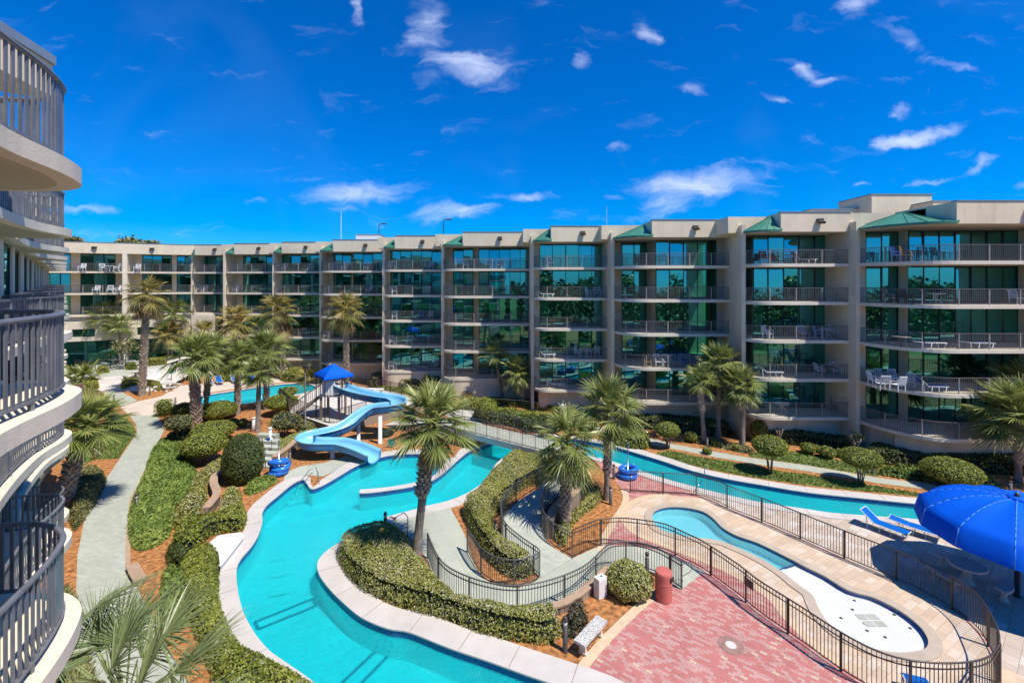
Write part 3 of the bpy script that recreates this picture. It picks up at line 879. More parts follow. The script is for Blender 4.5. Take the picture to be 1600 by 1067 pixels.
BAYINFO = {}
for k, b in enumerate(BAYS):
    wr, wl = WL[k], WL[k + 1]
    YR, rx = b['YR'], b['rx']
    xl, yl = wl[0]; xl += TH2 - .02
    xr = wr[0][0] - TH2 + .02
    if b['n'] == 'C':   # slanted wall on its right: meets the front line further out
        xr = 18.2
    if b['n'] == 'B': xr = wr[0][0]
    # front outline: rounded left end then straight
    curve = []
    ry = yl - YR
    if ry < .3: ry = .3; yl = YR + .3
    for t in np.linspace(0, 90, 13):
        a = R(180 + t)
        curve.append((xl + rx + rx * math.cos(a), yl + ry * math.sin(a)))
    front = curve + [(xr, YR)]
    yg_l = b['gl'][0][2]; yg_r = b['gl'][-1][2]
    back = max(yg_l, yg_r) + 3.2
    xbr = wr[1][0] - TH2 + .02
    if b['n'] == 'B': xbr = 35.9
    outline = front + [(xbr, wr[1][1] if wr[1][1] > YR + .5 else YR + 3), (xbr, back), (wl[1][0] + TH2 - .02, back)]
    BAYINFO[b['n']] = dict(front=front, xl=xl, xr=xr, YR=YR, yl=yl, yg=yg_r, rx=rx)
    # balconies
    for zi, z in enumerate(FLOORS):
        mb = MB(); mb.prism(outline, z - TH, z + TH, 0)
        bal = mb.build('balcony', M['stucco_light'], wing, False, WO)
        rl_ = MB()
        inn = [(x + .10 if j == 0 else x, y + .10, z + TH) for j, (x, y) in enumerate(front)]
        inn[-1] = (inn[-1][0] - .05, inn[-1][1], inn[-1][2])
        far = b['n'] in 'EFGHIJ'
        railing(rl_, inn, 1.02, .125 if not far else .16, .022 if not far else .028, 1.85, .05, rail_r=.026)
        rl_.build('railing', [M['rail_far'], M['rail_post']], bal, False, WO)
    # glazing and infill walls
    for zi, z in enumerate(FLOORS):
        z0 = z + TH; z1 = z + 2.8 - TH if zi else 15.62
        for (a, c, yg) in b['gl']:
            window(wing, WO, (PX(a, yg), yg), (PX(c, yg), yg), z0, z1)
    pts = []
    g0 = b['gl'][0]
    def infill(q, t=.2):
        # q: polyline of the wall face; thickness goes inwards
        mb = MB()
        for (ax, ay), (cx, cy) in zip(q[:-1], q[1:]):
            mb.prism([(ax, ay), (cx, cy), (cx + .001, cy + t), (ax + .001, ay + t)], 1.9, 16.0)
        mb.build('infill_wall', M['stucco'], wing, False, WO)
    xa = PX(g0[0], g0[2]); lim = wl[1][0] + TH2 - .03
    if xa - lim > .05: infill([(lim, g0[2] - .03), (xa, g0[2] - .03)])
    ge = b['gl'][-1]; xe = PX(ge[1], ge[2])
    lim = xbr + .03
    if b['n'] == 'C': lim = 18.9
    if lim - xe > .05: infill([(xe, ge[2] - .03), (lim, ge[2] - .03)])
    if len(b['gl']) == 2:
        (a1, c1, y1), (a2, c2, y2) = b['gl']
        x1, x2 = PX(c1, y1), PX(a2, y2)
        mb = MB(); mb.prism([(x1, y1 - .03), (x2, y2 - .03), (x2, y1 + .3), (x1, y1 + .3)], 1.9, 16.0)
        mb.build('infill_wall', M['stucco'], wing, False, WO)
    # back wall of the rooms
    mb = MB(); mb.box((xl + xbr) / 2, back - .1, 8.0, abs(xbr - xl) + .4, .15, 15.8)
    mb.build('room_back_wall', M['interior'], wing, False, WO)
    # foundation under the lowest balcony
    inset = [(x + .5 if j < 6 else x, y + .9) for j, (x, y) in enumerate(front)]
    if b['n'] in 'EF': inset = [(x + .02, y + .06) for j, (x, y) in enumerate(front)]
    mb = MB(); mb.prism(inset + [(xr, back - 2), (xl, back - 2)], -.3, 1.88)
    mb.build('foundation_wall', M['stucco'], wing, False, WO)
    # roof: soffit, parapet fascia over the straight run, green metal hip over the rounded end
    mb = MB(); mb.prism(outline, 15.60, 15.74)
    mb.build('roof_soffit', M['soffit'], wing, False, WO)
    xs = xl + rx
    xend = xr + (.05 if b['n'] != 'C' else -.35)
    mb = MB()
    mb.prism([(xs, YR - .06), (xend, YR - .06), (xend + (.6 if b['n'] in 'CED' else 0), YR + 2.2), (xs, yl + .6)], 15.63, 17.02, 0)
    mb.prism([(xl - 1.0, yl + .65), (xs + .3, yl + .65), (xs + .3, back - .6), (xl - 1.0, back - .6)], 15.75, 16.99, 0)
    mb.prism([(xs, YR + 2.1), (xend, YR + 2.1), (xend, back - .62), (xs, back - .62)], 15.76, 16.90, 0)
    fa = mb.build('roof_parapet', M['stucco'], wing, False, WO)
    mb = MB(); mb.prism([(xs - .05, YR - .10), (xend + .04, YR - .10), (xend + .04, YR + .3), (xs - .05, YR + .3)], 17.03, 17.09)
    mb.build('parapet_cap', M['roof_flash'], fa, False, WO)
    mb = MB(); fx = (xs * .45 + xend * .55)
    mb.box(fx, YR - .16, 16.45, .42, .2, .22); mb.bar((fx - .1, YR - .2, 16.36), (fx - .1, YR - .42, 16.24), .2, .16); mb.bar((fx + .14, YR - .2, 16.36), (fx + .14, YR - .42, 16.24), .2, .16)
    mb.build('floodlight', M['lamp_dark'], wing, False, WO)
    # metal hip roof with standing seams
    mb = MB(); ap = (xs - .02, yl - .1 if ry > 1.2 else yl + .5, 16.92)
    ev = [(xl + rx + (rx + .12) * math.cos(R(180 + t)), yl + (ry + .12) * math.sin(R(180 + t)), 15.80) for t in np.linspace(-14, 92, 15)]
    for p, q in zip(ev[:-1], ev[1:]):
        mb.add([p, q, ap, (p[0], p[1], 15.66), (q[0], q[1], 15.66)], [(0, 1, 2), (3, 4, 1, 0)])
    for p in ev[::2]: mb.bar((p[0], p[1], p[2] + .02), (ap[0], ap[1], ap[2] + .02), .035, .05)
    mb.build('hip_roof', M['roof_green'], wing, False, WO)

# rooftop service structures
def roofbox(px0, px1, Y, ptop, depth, mat='stucco'):
    z1 = H - (ptop - HY) * Y / F
    mb = MB(); x0, x1 = PX(px0, Y), PX(px1, Y)
    mb.prism([(x0, Y), (x1, Y), (x1, Y + depth), (x0, Y + depth)], 16.0, z1 - .08)
    o = mb.build('roof_house', M[mat], wing, False, WO)
    mb = MB(); mb.prism([(x0 - .06, Y - .06), (x1 + .06, Y - .06), (x1 + .06, Y + depth), (x0 - .06, Y + depth)], z1 - .078, z1)
    mb.build('roof_house_cap', M['roof_flash'], o, False, WO)
roofbox(1362, 1456, 39.5, 303, 4); roofbox(1268, 1331, 39, 326.5, 3); roofbox(1458, 1530, 37.5, 313.5, 3); roofbox(1332, 1362, 41, 325, 3)
roofbox(556, 592, 64, 366, 3, 'white_paint')
# small lower service block wall with vent under the bay near the far corner
mb = MB(); Yv = 62.6; mb.prism([(PX(300, Yv), Yv), (PX(334, Yv), Yv), (PX(334, Yv), Yv + 1), (PX(300, Yv), Yv + 1)], 4.95, 7.45)
blk = mb.build('service_wall', M['stucco_light'], wing, False, WO)
mb = MB(); mb.box(PX(321, Yv), Yv - .03, 6.2, .8, .06, .9); mb.build('vent', M['bollard'], blk, False, WO)

# ---- far-left wing
farw = thing('condominium_building', (-58, 60, 0), 'plain far-left condominium wing with straight balconies, behind the tall palms', 'building')
FO = tuple(farw.location)
A0 = np.array((-44.1, 63.45)); B0 = np.array((-57.9, 57.6)); B0 = B0 + (B0 - A0) * .45
tL = np.linalg.norm(B0 - A0); td = (B0 - A0) / tL          # runs right -> left
tn = np.array((td[1], -td[0]));
if tn[1] > 0: tn = -tn
def FW(s, d): q = A0 + td * s - tn * d; return (q[0], q[1])      # s along, d into the building
def s_of(px):
    # parameter along the front line seen at column px
    k = (px - CX) / F
    return (k * A0[1] - A0[0]) / (td[0] - k * td[1])
s195 = s_of(195)
for zi, z in enumerate(FLOORS):
    if zi > 2: continue
    for (a, b_) in ((.1, s195 - .25), (s195 + .25, tL)):
        mb = MB(); mb.prism([FW(a, 0), FW(b_, 0), FW(b_, 5), FW(a, 5)], z - TH, z + TH)
        bal = mb.build('balcony', M['stucco_light'], farw, False, FO)
        r_ = MB(); q = [FW(a + .1, .1), FW(b_ - .1, .1)]
        railing(r_, [(x, y, z + TH) for x, y in q], 1.02, .17, .03, 1.9, .05)
        r_.build('railing', [M['rail_far'], M['rail_post']], bal, False, FO)
        z1 = z + 2.8 - TH if zi else 15.62
        L = b_ - a
        for (f0, f1) in ((.03, .30), (.38, .86)) if a < 1 else ((.10, .36), (.43, .80), (.84, .99)):
            p0, p1 = FW(a + L * f1, 2.2), FW(a + L * f0, 2.2)
            window(farw, FO, p0, p1, z + TH, z1)
mb = MB(); mb.prism([FW(s195 - .25, -.05), FW(s195 + .25, -.05), FW(s195 + .25, 5), FW(s195 - .25, 5)], -.05, 15.7); mb.build('party_wall', M['stucco_light'], farw, False, FO)
L0 = s195 - .35; L1 = tL - s195 - .25
for a, b_ in ((.0, .1 + L0 * .03), (.1 + L0 * .30, .1 + L0 * .38), (.1 + L0 * .86, s195 - .25), (s195 + .25, s195 + .25 + L1 * .10), (s195 + .25 + L1 * .36, s195 + .25 + L1 * .43), (s195 + .25 + L1 * .80, s195 + .25 + L1 * .84)):
    mb = MB(); mb.prism([FW(a, 2.17), FW(b_, 2.17), FW(b_, 2.4), FW(a, 2.4)], 7.5, 16); mb.build('infill_wall', M['stucco'], farw, False, FO)
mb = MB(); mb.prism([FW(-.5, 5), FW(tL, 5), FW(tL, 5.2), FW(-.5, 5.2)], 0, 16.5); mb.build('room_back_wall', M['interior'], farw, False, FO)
mb = MB(); mb.prism([FW(-.3, -.06), FW(tL, -.06), FW(tL, 5.1), FW(-.3, 5.1)], 15.66, 17.02); pf = mb.build('roof_parapet', M['stucco'], farw, False, FO)
mb = MB(); mb.prism([FW(-.3, -.1), FW(tL, -.1), FW(tL, .3), FW(-.3, .3)], 17.03, 17.09); mb.build('parapet_cap', M['roof_flash'], pf, False, FO)
for px in (148, 238):
    s = s_of(px); q = FW(s, -.18); mb = MB(); mb.box(q[0], q[1], 16.35, .5, .25, .3); mb.build('floodlight', M['lamp_dark'], farw, False, FO)
# lower storeys: solid wall band with openings, then green glazing on the ground floor
for a, b_, z0, z1 in ((-.3, tL, 5.9, 7.47), (-.3, tL, 4.35, 4.9), (s195 - 1.2, s195 + 3.2, 4.9, 5.9), (s195 + 5.5, tL, 4.9, 5.9), (-.3, 1.6, 4.9, 5.9)):
    mb = MB(); mb.prism([FW(a, .3), FW(b_, .3), FW(b_, .7), FW(a, .7)], z0, z1); mb.build('wall', M['stucco_light'], farw, False, FO)
for (a, b_, z0, z1) in ((s195 + 3.25, s195 + 5.45, 4.92, 5.88), (1.65, s195 - 1.25, 4.92, 5.88), (.2, s195 - .4, 1.0, 4.33), (s195 + .4, s195 + 6.5, 1.0, 4.33)):
    window(farw, FO, FW(b_, .5), FW(a, .5), z0, z1, curtain=.95)

# ---- near-left wing, running away from the camera along u
U = np.array((-.697, .717)); NN = np.array((.717, .697))
def UW(u, n): q = U * u + NN * n; return (q[0], q[1])
left = thing('condominium_building', (*UW(10, -3), 0), 'near condominium wing at the left edge with stacked rounded balconies and slate slat railings', 'building')
LO = tuple(left.location)
ZL = [13.33, 10.53, 7.73, 4.93, 2.13]
OUT = [(.15, -.95), (1.5, -1.0), (3.0, -.98), (4.3, -.86), (5.5, -.68), (6.66, -.42), (7.5, -.09), (8.0, .06), (8.4, .11), (8.8, .0), (9.15, -.26), (9.4, -.62), (9.52, -.95), (9.55, -1.2)]
OUT = [(u - .28, n - .12) for u, n in OUT]
OUT[-1] = (9.45, -1.2)
OUT = catmull(OUT, 4, False)
STK = 9.62
for k in range(0, 8):
    u0 = STK * k
    for zi, z in enumerate(ZL):
        if k < 0 and zi % 2: pass
        pr = [(u + u0, n) for u, n in OUT]
        sl = []
        for i, (u, n) in enumerate(pr):
            a = pr[max(i - 1, 0)]; c = pr[min(i + 1, len(pr) - 1)]
            d = np.array((c[0] - a[0], c[1] - a[1])); d /= np.linalg.norm(d)
            sl.append((u - d[1] * .17, n + d[0] * .17))
        sl[0] = (u0 + .02, sl[0][1]); sl[-1] = (min(sl[-1][0], u0 + STK - .02), sl[-1][1])
        sl = [(min(u, u0 + STK - .02), n) for u, n in sl]
        poly = [UW(u, n) for u, n in sl] + [UW(u0 + STK - .02, -4.6), UW(u0 + .02, -4.6)]
        # slab with a softly rounded nose: three stacked outlines
        mb = MB(); mb.prism(poly, z - .11, z + .09)
        bal = mb.build('balcony', M['stucco_light'], left, False, LO)
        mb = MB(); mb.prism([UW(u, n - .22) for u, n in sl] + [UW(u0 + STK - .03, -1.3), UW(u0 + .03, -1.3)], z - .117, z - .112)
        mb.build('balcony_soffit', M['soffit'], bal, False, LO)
        if k < 0: continue
        r_ = MB()
        base = [(*UW(u, n), z + .09) for u, n in pr]
        near = k == 0
        if near:
            P3 = resample(base, .112)
            for i in range(1, len(P3) - 1):
                p = P3[i]; d = P3[i + 1] - P3[i - 1]; a = math.atan2(d[1], d[0])
                wide = (i % 16 == 8)
                r_.box(p[0], p[1], p[2] + .53, (.15 if wide else .044), .016, .84, a)
            fine = resample(base, .06)
            r_.tube([(p[0], p[1], p[2] + .98) for p in fine], .032, 8)
            for p, q in zip(fine[:-1], fine[1:]): r_.bar((p[0], p[1], p[2] + .10), (q[0], q[1], q[2] + .10), .045, .03)
            for p in resample(base, 1.5): r_.box(p[0], p[1], p[2] + .05, .04, .04, .1)
        else:
            railing(r_, base, .98, .125 if k < 3 else .2, .05, 1.8, .06, depth=.016, mi_post=0)
        r_.build('railing', M['rail_slate'], bal, True if False else False, LO)
    # facade
    FN = -1.15 - .12
    for zi, z in enumerate(ZL):
        z0, z1 = z + .10, (z + 2.8 - .12 if zi else 16.0)
        if 0 <= k < 6:
            for a, c in ((.9, 4.2), (5.2, 8.3)):
                window(left, LO, UW(u0 + a, FN - .1), UW(u0 + c, FN - .1), z0, z1, curtain=.95)
    for a, c in ((0.02, .9), (4.2, 5.2), (8.3, STK - .02)):
        mb = MB(); mb.prism([UW(u0 + a, FN), UW(u0 + c, FN), UW(u0 + c, FN - .3), UW(u0 + a, FN - .3)], 0, 16.2); mb.build('wall', M['stucco_light'], left, False, LO)
    if k < 0:
        mb = MB(); mb.prism([UW(u0 + .9, FN - .2), UW(u0 + 8.3, FN - .2), UW(u0 + 8.3, FN - .4), UW(u0 + .9, FN - .4)], 0, 16.2); mb.build('window_wall', M['frame'], left, False, LO)
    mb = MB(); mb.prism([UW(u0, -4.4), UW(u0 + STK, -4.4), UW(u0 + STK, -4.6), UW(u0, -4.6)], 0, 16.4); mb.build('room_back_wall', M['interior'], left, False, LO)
    # base wall and roof edge
    mb = MB(); mb.prism([UW(u0 + .05, -1.0), UW(u0 + STK - .05, -1.0), UW(u0 + STK - .05, -1.26), UW(u0 + .05, -1.26)], -.2, 2.0); mb.build('foundation_wall', M['stucco'], left, False, LO)
    rp = [(.05, -1.16), (1.6, -1.1), (2.0, -.84), (2.7, -.42), (3.15, -.16), (3.4, -.34), (3.5, -1.2), (9.6, -1.2), (9.6, -4.7), (.05, -4.7)]
    mb = MB(); mb.prism([UW(u0 + a, b_) for a, b_ in rp], 15.62, 16.25); rf = mb.build('roof_parapet', M['stucco'], left, False, LO)
    rp2 = [(.05, -1.12), (1.58, -1.06), (1.98, -.80), (2.68, -.38), (3.15, -.11), (3.45, -.32), (3.56, -1.2), (.05, -1.2)]
    mb = MB(); mb.prism([UW(u0 + a, b_) for a, b_ in rp2], 16.252, 16.42); mb.build('parapet_cap', M['roof_flash'], rf, False, LO)

# ------------------------------------------------------------------ fences
def fence(name, pts, h, label, mat, double=False, step=.115, post=1.75, group=None, close_rail=True):
    """pts xyz along the foot; parts: pickets, top rail, each post"""
    c = pts[len(pts) // 2]
    t = thing(name, (c[0], c[1], 0), label, 'fence', group)
    P3 = resample(pts, step)
    mb = MB()
    for i in range(len(P3)):
        p = P3[i]; d = P3[min(i + 1, len(P3) - 1)] - P3[max(i - 1, 0)]
        mb.box(p[0], p[1], p[2] + h * .5 + .03, .018, .018, h - .1, math.atan2(d[1], d[0]))
    Q = resample(pts, .22)
    for p, q in zip(Q[:-1], Q[1:]):
        mb.bar((p[0], p[1], p[2] + .09), (q[0], q[1], q[2] + .09), .028, .03)
        if double: mb.bar((p[0], p[1], p[2] + h - .17), (q[0], q[1], q[2] + h - .17), .028, .03)
    part('pickets', mb, mat, t)
    mb = MB(); mb.tube([(p[0], p[1], p[2] + h) for p in Q], .026, 6); part('top_rail', mb, mat, t, True)
    for p in resample(pts, post):
        mb = MB(); mb.box(p[0], p[1], p[2] + h * .5, .055, .055, h); part('post', mb, mat, t)
    return t


def FP(l):
    return catmull([G(a, b, z) + (z,) for a, b, z in l], 4, False)


f1 = [(1320, 1053), (1251, 1004), (1185, 958), (1156, 933), (1100, 892), (1074, 878), (1044, 863), (1022, 857), (975, 850.5), (948, 852), (929, 855.6), (894, 871.6)]
fence('pool_fence', [(x, y, .015) for x, y in catmull(GL([(1562, 1068), (1547, 1090), (1511, 1101), (1446, 1101), (1381, 1086)] + f1), 4, False)], 1.2, 'bronze picket fence curving between the red brick plaza and the wading pool', M['rail_bronze'], True)
f3 = [(985, 769), (1045, 772.5), (1099, 777), (1146, 798), (1201, 820), (1262, 847), (1331.6, 878), (1412, 912), (1463, 938), (1502, 962), (1528, 985), (1541, 1004), (1553, 1028), (1560, 1046), (1562, 1068)]
fence('pool_fence', [(x, y, .015) for x, y in catmull(GL(f3), 4, False)], 1.2, 'bronze picket fence between the wading pool and the beige deck along the river', M['rail_bronze'])
# outer fence of the green walk, with the pedestrian gate by the litter bin
f2 = [(668, 872), (681, 905), (697, 927), (726, 944), (766, 957.6), (812, 962), (861, 951.5), (899, 936), (922, 920.5), (948, 893), (965, 887), (991, 887), (1011, 891), (1030, 899), (1046, 908.5)]
fence('walkway_fence', [(x, y, .02) for x, y in catmull(GL(f2), 4, False)], 1.07, 'dark grey picket fence along the outer curve of the green walk above the flowering hedge', M['rail_grey'], True)
fence('walkway_fence', FP([(730, 862, .02), (749, 893, .02), (774, 912, .02), (798, 917, .02), (822, 914, .02), (844, 902, .03), (828, 888, .12), (812, 876, .2), (789, 854, .38), (783, 831, .52), (785, 812, .65), (804, 788, .82), (824, 773, .92), (850, 757, 1.02), (866, 744, 1.1)]), 1.07,
      'dark grey picket fence wrapping the hairpin hedge beside the ramp', M['rail_grey'], True)
fence('walkway_fence', FP([(894, 871.6, .02), (862, 852, .2), (848, 832, .38), (847, 812, .52), (852, 796, .65), (862, 782, .82), (876, 768, .92), (890, 756, 1.02), (905, 736, 1.1)]), 1.07, 'dark grey picket fence on the inner side of the ramp behind the dark palm trunk', M['rail_grey'], True)
g0, g1 = G(1048, 909.5), G(1065, 921)
t = thing('gate', (g0[0], g0[1], 0), 'open dark picket gate with a looped push bar beside the red litter bin', 'gate')
mb = MB(); a, b = np.array(g0), np.array(g1)
for s in np.linspace(0, 1, 8):
    q = a + (b - a) * s; mb.box(q[0], q[1], .57, .02 if 0 < s < 1 else .05, .02 if 0 < s < 1 else .05, 1.04)
for z in (.1, .93, 1.09): mb.bar((*a, z), (*b, z), .035, .035)
part('gate_leaf', mb, M['rail_grey'], t)
mb = MB(); d = (b - a) / np.linalg.norm(b - a); n_ = np.array((-d[1], d[0]));
if n_[0] < 0: n_ = -n_
mb.tube([(*(b), .95), (*(b + n_ * .25), .95), (*(b + n_ * .5), .93), (*(b + n_ * .62), .82), (*(b + n_ * .62), .62), (*(b + n_ * .5), .52), (*(b), .52)], .014, 6); part('push_bar', mb, M['rail_grey'], t, True)
# notice plates on the plaza fence
for (x, y) in ((1170, 911),):
    p = P(x, y, G(1170, 945)[1] - .05); mb = MB(); dd = np.array(G(1185, 957)) - np.array(G(1156, 933)); mb.box(p[0], p[1], p[2], .42, .02, .3, math.atan2(dd[1], dd[0]))
    tag(mb.build('notice_sign', M['bollard']), 'small dark notice plate hung on the plaza fence', 'sign')

# ------------------------------------------------------------------ bridge
bz = 1.2
B0n, B1n = np.array(G(728, 675, bz)), np.array(G(842, 704, bz))
bd_ = (B1n - B0n) / np.linalg.norm(B1n - B0n); bn_ = np.array((-bd_[1], bd_[0]))
if bn_[1] < 0: bn_ = -bn_
BW = 2.1
B0n = B0n - bd_ * 3.2; B1n = B1n + bd_ * 2.2
brid = thing('footbridge', (*((B0n + B1n) / 2), 0), 'low footbridge with dark picket railings crossing the lazy river', 'bridge')
mb = MB(); q = [B0n, B1n, B1n + bn_ * BW, B0n + bn_ * BW]
mb.prism([tuple(p) for p in q], .80, bz); part('bridge_deck', mb, M['concrete'], brid)
mb = MB(); mb.prism([tuple(p) for p in (B0n + bn_ * .1, B1n + bn_ * .1, B1n + bn_ * (BW - .1), B0n + bn_ * (BW - .1))], bz + .002, bz + .012); part('bridge_paving', mb, M['green_pavers'], brid)
for off_ in (.06, BW - .06):
    mb = MB(); a, b = B0n + bn_ * off_, B1n + bn_ * off_
    n = int(np.linalg.norm(b - a) / .125)
    for i in range(n + 1):
        p = a + (b - a) * i / n; big = i % 8 == 0
        mb.box(p[0], p[1], bz + .55, .05 if big else .018, .05 if big else .018, 1.06 if big else .95)
    for z in (.10, .92, 1.08): mb.bar((*a, bz + z), (*b, bz + z), .04, .035)
    part('railing', mb, M['rail_grey'], brid)
# abutments
for s0, s1 in ((0, 2.6), (np.linalg.norm(B1n - B0n) - 2.6, np.linalg.norm(B1n - B0n))):
    a, b = B0n + bd_ * s0, B0n + bd_ * s1
    mb = MB(); mb.prism([tuple(p) for p in (a + bn_ * .15, b + bn_ * .15, b + bn_ * (BW - .15), a + bn_ * (BW - .15))], -.9, .8); part('abutment', mb, M['stone_wall'], brid)
# approach walk at the left end
mb = MB(); a = B0n; mb.add([(*a, bz - .002), (*(a + bn_ * BW), bz - .002), (*(a + bn_ * BW - bd_ * 6.0), .03), (*(a - bd_ * 6.0), .03), (*a, -.02), (*(a - bd_ * 6), -.02), (*(a + bn_ * BW), -.02)], [(0, 1, 2, 3), (0, 3, 5, 4)])
part('approach_ramp', mb, M['concrete'], brid)


def rock(x, y, z, s, label):
    mb = MB(); n = 10
    prof = []
    vs = []
    for i in range(6):
        ph = math.pi * i / 5
        for k in range(n):
            th = 2 * math.pi * k / n; rr = s * (1 + random.uniform(-.22, .22)) * math.sin(ph) + .01
            vs.append((x + rr * math.cos(th), y + rr * math.sin(th), z - s * .75 * math.cos(ph) + s * .5))
    fs = [(i * n + k, i * n + (k + 1) % n, (i + 1) * n + (k + 1) % n, (i + 1) * n + k) for i in range(5) for k in range(n)]
    mb.add(vs, fs)
    return tag(mb.build('boulder', M['rock']), label, 'rock', 'boulders against the bridge foot')


for i, (px, py, s, z) in enumerate([(812, 714, .5, 0), (822, 722, .55, 0), (832, 732, .5, .1), (838, 718, .6, .2), (846, 730, .45, .1)]):
    x, y = G(px, py); rock(x, y, z, s, 'brown boulder piled against the right foot of the footbridge')

# ------------------------------------------------------------------ slide and tower
sl_t = thing('water_slide', (*G(545, 715), 0), 'twisting blue open water slide dropping from the canopied tower into the pool', 'water slide')
SP = [(531, 37.6, 2.98), (541, 37.2, 2.84), (556, 36.8, 2.66), (576, 36.5, 2.50), (597, 36.3, 2.38), (613, 36.2, 2.28), (622, 35.7, 2.19), (619, 35.15, 2.11), (608, 34.9, 2.05), (596, 34.85, 2.01), (583, 34.8, 1.94), (570, 34.55, 1.74), (557, 34.15, 1.42), (545, 33.7, 1.10), (531, 33.2, .92), (514, 32.75, .82), (498, 32.45, .76), (484, 32.2, .70), (477.5, 31.7, .65), (483, 31.25, .61), (497, 31.15, .57), (514, 31.25, .53), (530, 31.35, .48), (545, 31.2, .40), (560, 30.95, .28), (575, 30.65, .12), (585, 30.4, .0)]
sp3 = catmull([(PX(a, y), y, z) for a, y, z in SP], 5, False)
sp3 = resample(sp3, .16)
def trough(pts, w, h, t):
    prof = []
    for k in range(9):
        a = R(180 + 180 * k / 8); prof.append((w * math.cos(a), h * .62 * (1 + math.sin(a)) if True else 0))
    outer = [(-(w), h), ] + prof + [(w, h)]
    inner = [(w - t, h)] + [((w - t) * math.cos(R(360 - 180 * k / 8)), t + h * .62 * (1 + math.sin(R(360 - 180 * k / 8)))) for k in range(9)] + [(-(w - t), h)]
    lip = [(-(w + .06), h), (-(w + .06), h - .05)]
    ring = outer + [(w + .06, h - .05), (w + .06, h + .02)] + inner + [(-(w + .06), h + .02), (-(w + .06), h - .05)]
    mb = MB(); n = len(ring); vs = []; N_ = len(pts)
    for i, p in enumerate(pts):
        d = pts[min(i + 1, N_ - 1)] - pts[max(i - 1, 0)]
        s = np.array((d[1], -d[0])); s = s / np.linalg.norm(s)
        for (o, z) in ring: vs.append((p[0] + s[0] * o, p[1] + s[1] * o, p[2] + z))
    fs = []; ms = []
    for i in range(N_ - 1):
        for k in range(n):
            k2 = (k + 1) % n
            fs.append((i * n + k, i * n + k2, (i + 1) * n + k2, (i + 1) * n + k))
            ms.append(0 if k < len(outer) else 1)
    fs.append(tuple(range(n))); ms.append(0); fs.append(tuple((N_ - 1) * n + k for k in range(n))[::-1]); ms.append(0)
    mb.v = vs; mb.f = fs; mb.m = ms
    return mb
part('flume', trough(sp3, .62, .70, .05), [M['slide_blue'], M['slide_pale']], sl_t, True)
# flange joints between moulded sections
for i in (12, 26, 40, 54, 68, 82, 96):
    if i >= len(sp3) - 2: continue
    p = sp3[i]; d = sp3[i + 1] - sp3[i - 1]; s = np.array((d[1], -d[0])); s /= np.linalg.norm(s)
    pr = [((.66) * math.cos(R(180 + 180 * k / 10)), .45 * (1 + math.sin(R(180 + 180 * k / 10))) - .03) for k in range(11)]
    pr = [(-.66, .68)] + pr + [(.66, .68)]
    mb = MB(); mb.tube([(p[0] + s[0] * o, p[1] + s[1] * o, p[2] + z) for o, z in pr], .03, 5)
    part('flange', mb, M['slide_blue'], sl_t)
for (px, py, top) in ((594, 693, 2.02), (519.5, 716, .62), (560, 690, 1.4)):
    x, y = G(px, py); mb = MB(); mb.lathe([(.17, 0), (.17, .06), (.14, .07), (.14, top)], 12, (x, y, 0)); part('support_column', mb, M['white_paint'], sl_t, True)
mb = MB(); a = G(519.5, 700); b = G(549, 705); mb.bar((a[0], a[1], .35), (b[0], b[1], .35), .12, .1); part('brace', mb, M['white_paint'], sl_t)

tow = thing('slide_tower', (PX(521, 37.6), 37.6, .9), 'slide tower with a white gate panel and stairs under the blue canopy', 'slide tower')
tx, ty = PX(521, 37.9), 37.9
mb = MB(); mb.box(tx, ty, 2.78, 1.7, 1.7, .14); part('platform', mb, M['concrete'], tow)
for dx in (-.72, .72):
    for dy in (-.72, .72):
        mb = MB(); mb.box(tx + dx, ty + dy, 1.8, .16, .16, 1.85); part('leg', mb, M['brown_wall'], tow)
mb = MB(); mb.box(tx - .05, ty - .86, 3.45, 1.0, .05, 1.15)
for k in range(5): mb.box(tx - .5 + k * .22, ty - .90, 3.45, .03, .03, 1.2)
part('gate_panel', mb, M['white_paint'], tow)
mb = MB()
for s, e in (((-.85, -.85), (-.85, .85)), ((.85, -.85), (.85, .85)), ((-.85, .85), (.85, .85))):
    for i in range(9):
        x = tx + s[0] + (e[0] - s[0]) * i / 8; y = ty + s[1] + (e[1] - s[1]) * i / 8
        mb.box(x, y, 3.35, .025, .025, 1.0)
    mb.bar((tx + s[0], ty + s[1], 3.88), (tx + e[0], ty + e[1], 3.88), .05, .05)
part('guard_rail', mb, M['rail_bronze'], tow)
mb = MB()
for k in range(9):
    mb.box(tx - 1.05 - k * .27, ty + .1, 2.6 - k * .205, .3, 1.1, .06)
for dy in (-.5, .6):
    mb.bar((tx - .85, ty + dy, 2.75), (tx - 3.4, ty + dy, .95), .07, .2)
    mb.bar((tx - .85, ty + dy, 3.7), (tx - 3.4, ty + dy, 1.9), .05, .05)
    for k in range(8): mb.box(tx - 1.0 - k * .33, ty + dy, 3.1 - k * .235, .03, .03, 1.0)
part('stair', mb, M['brown_wall'], tow)
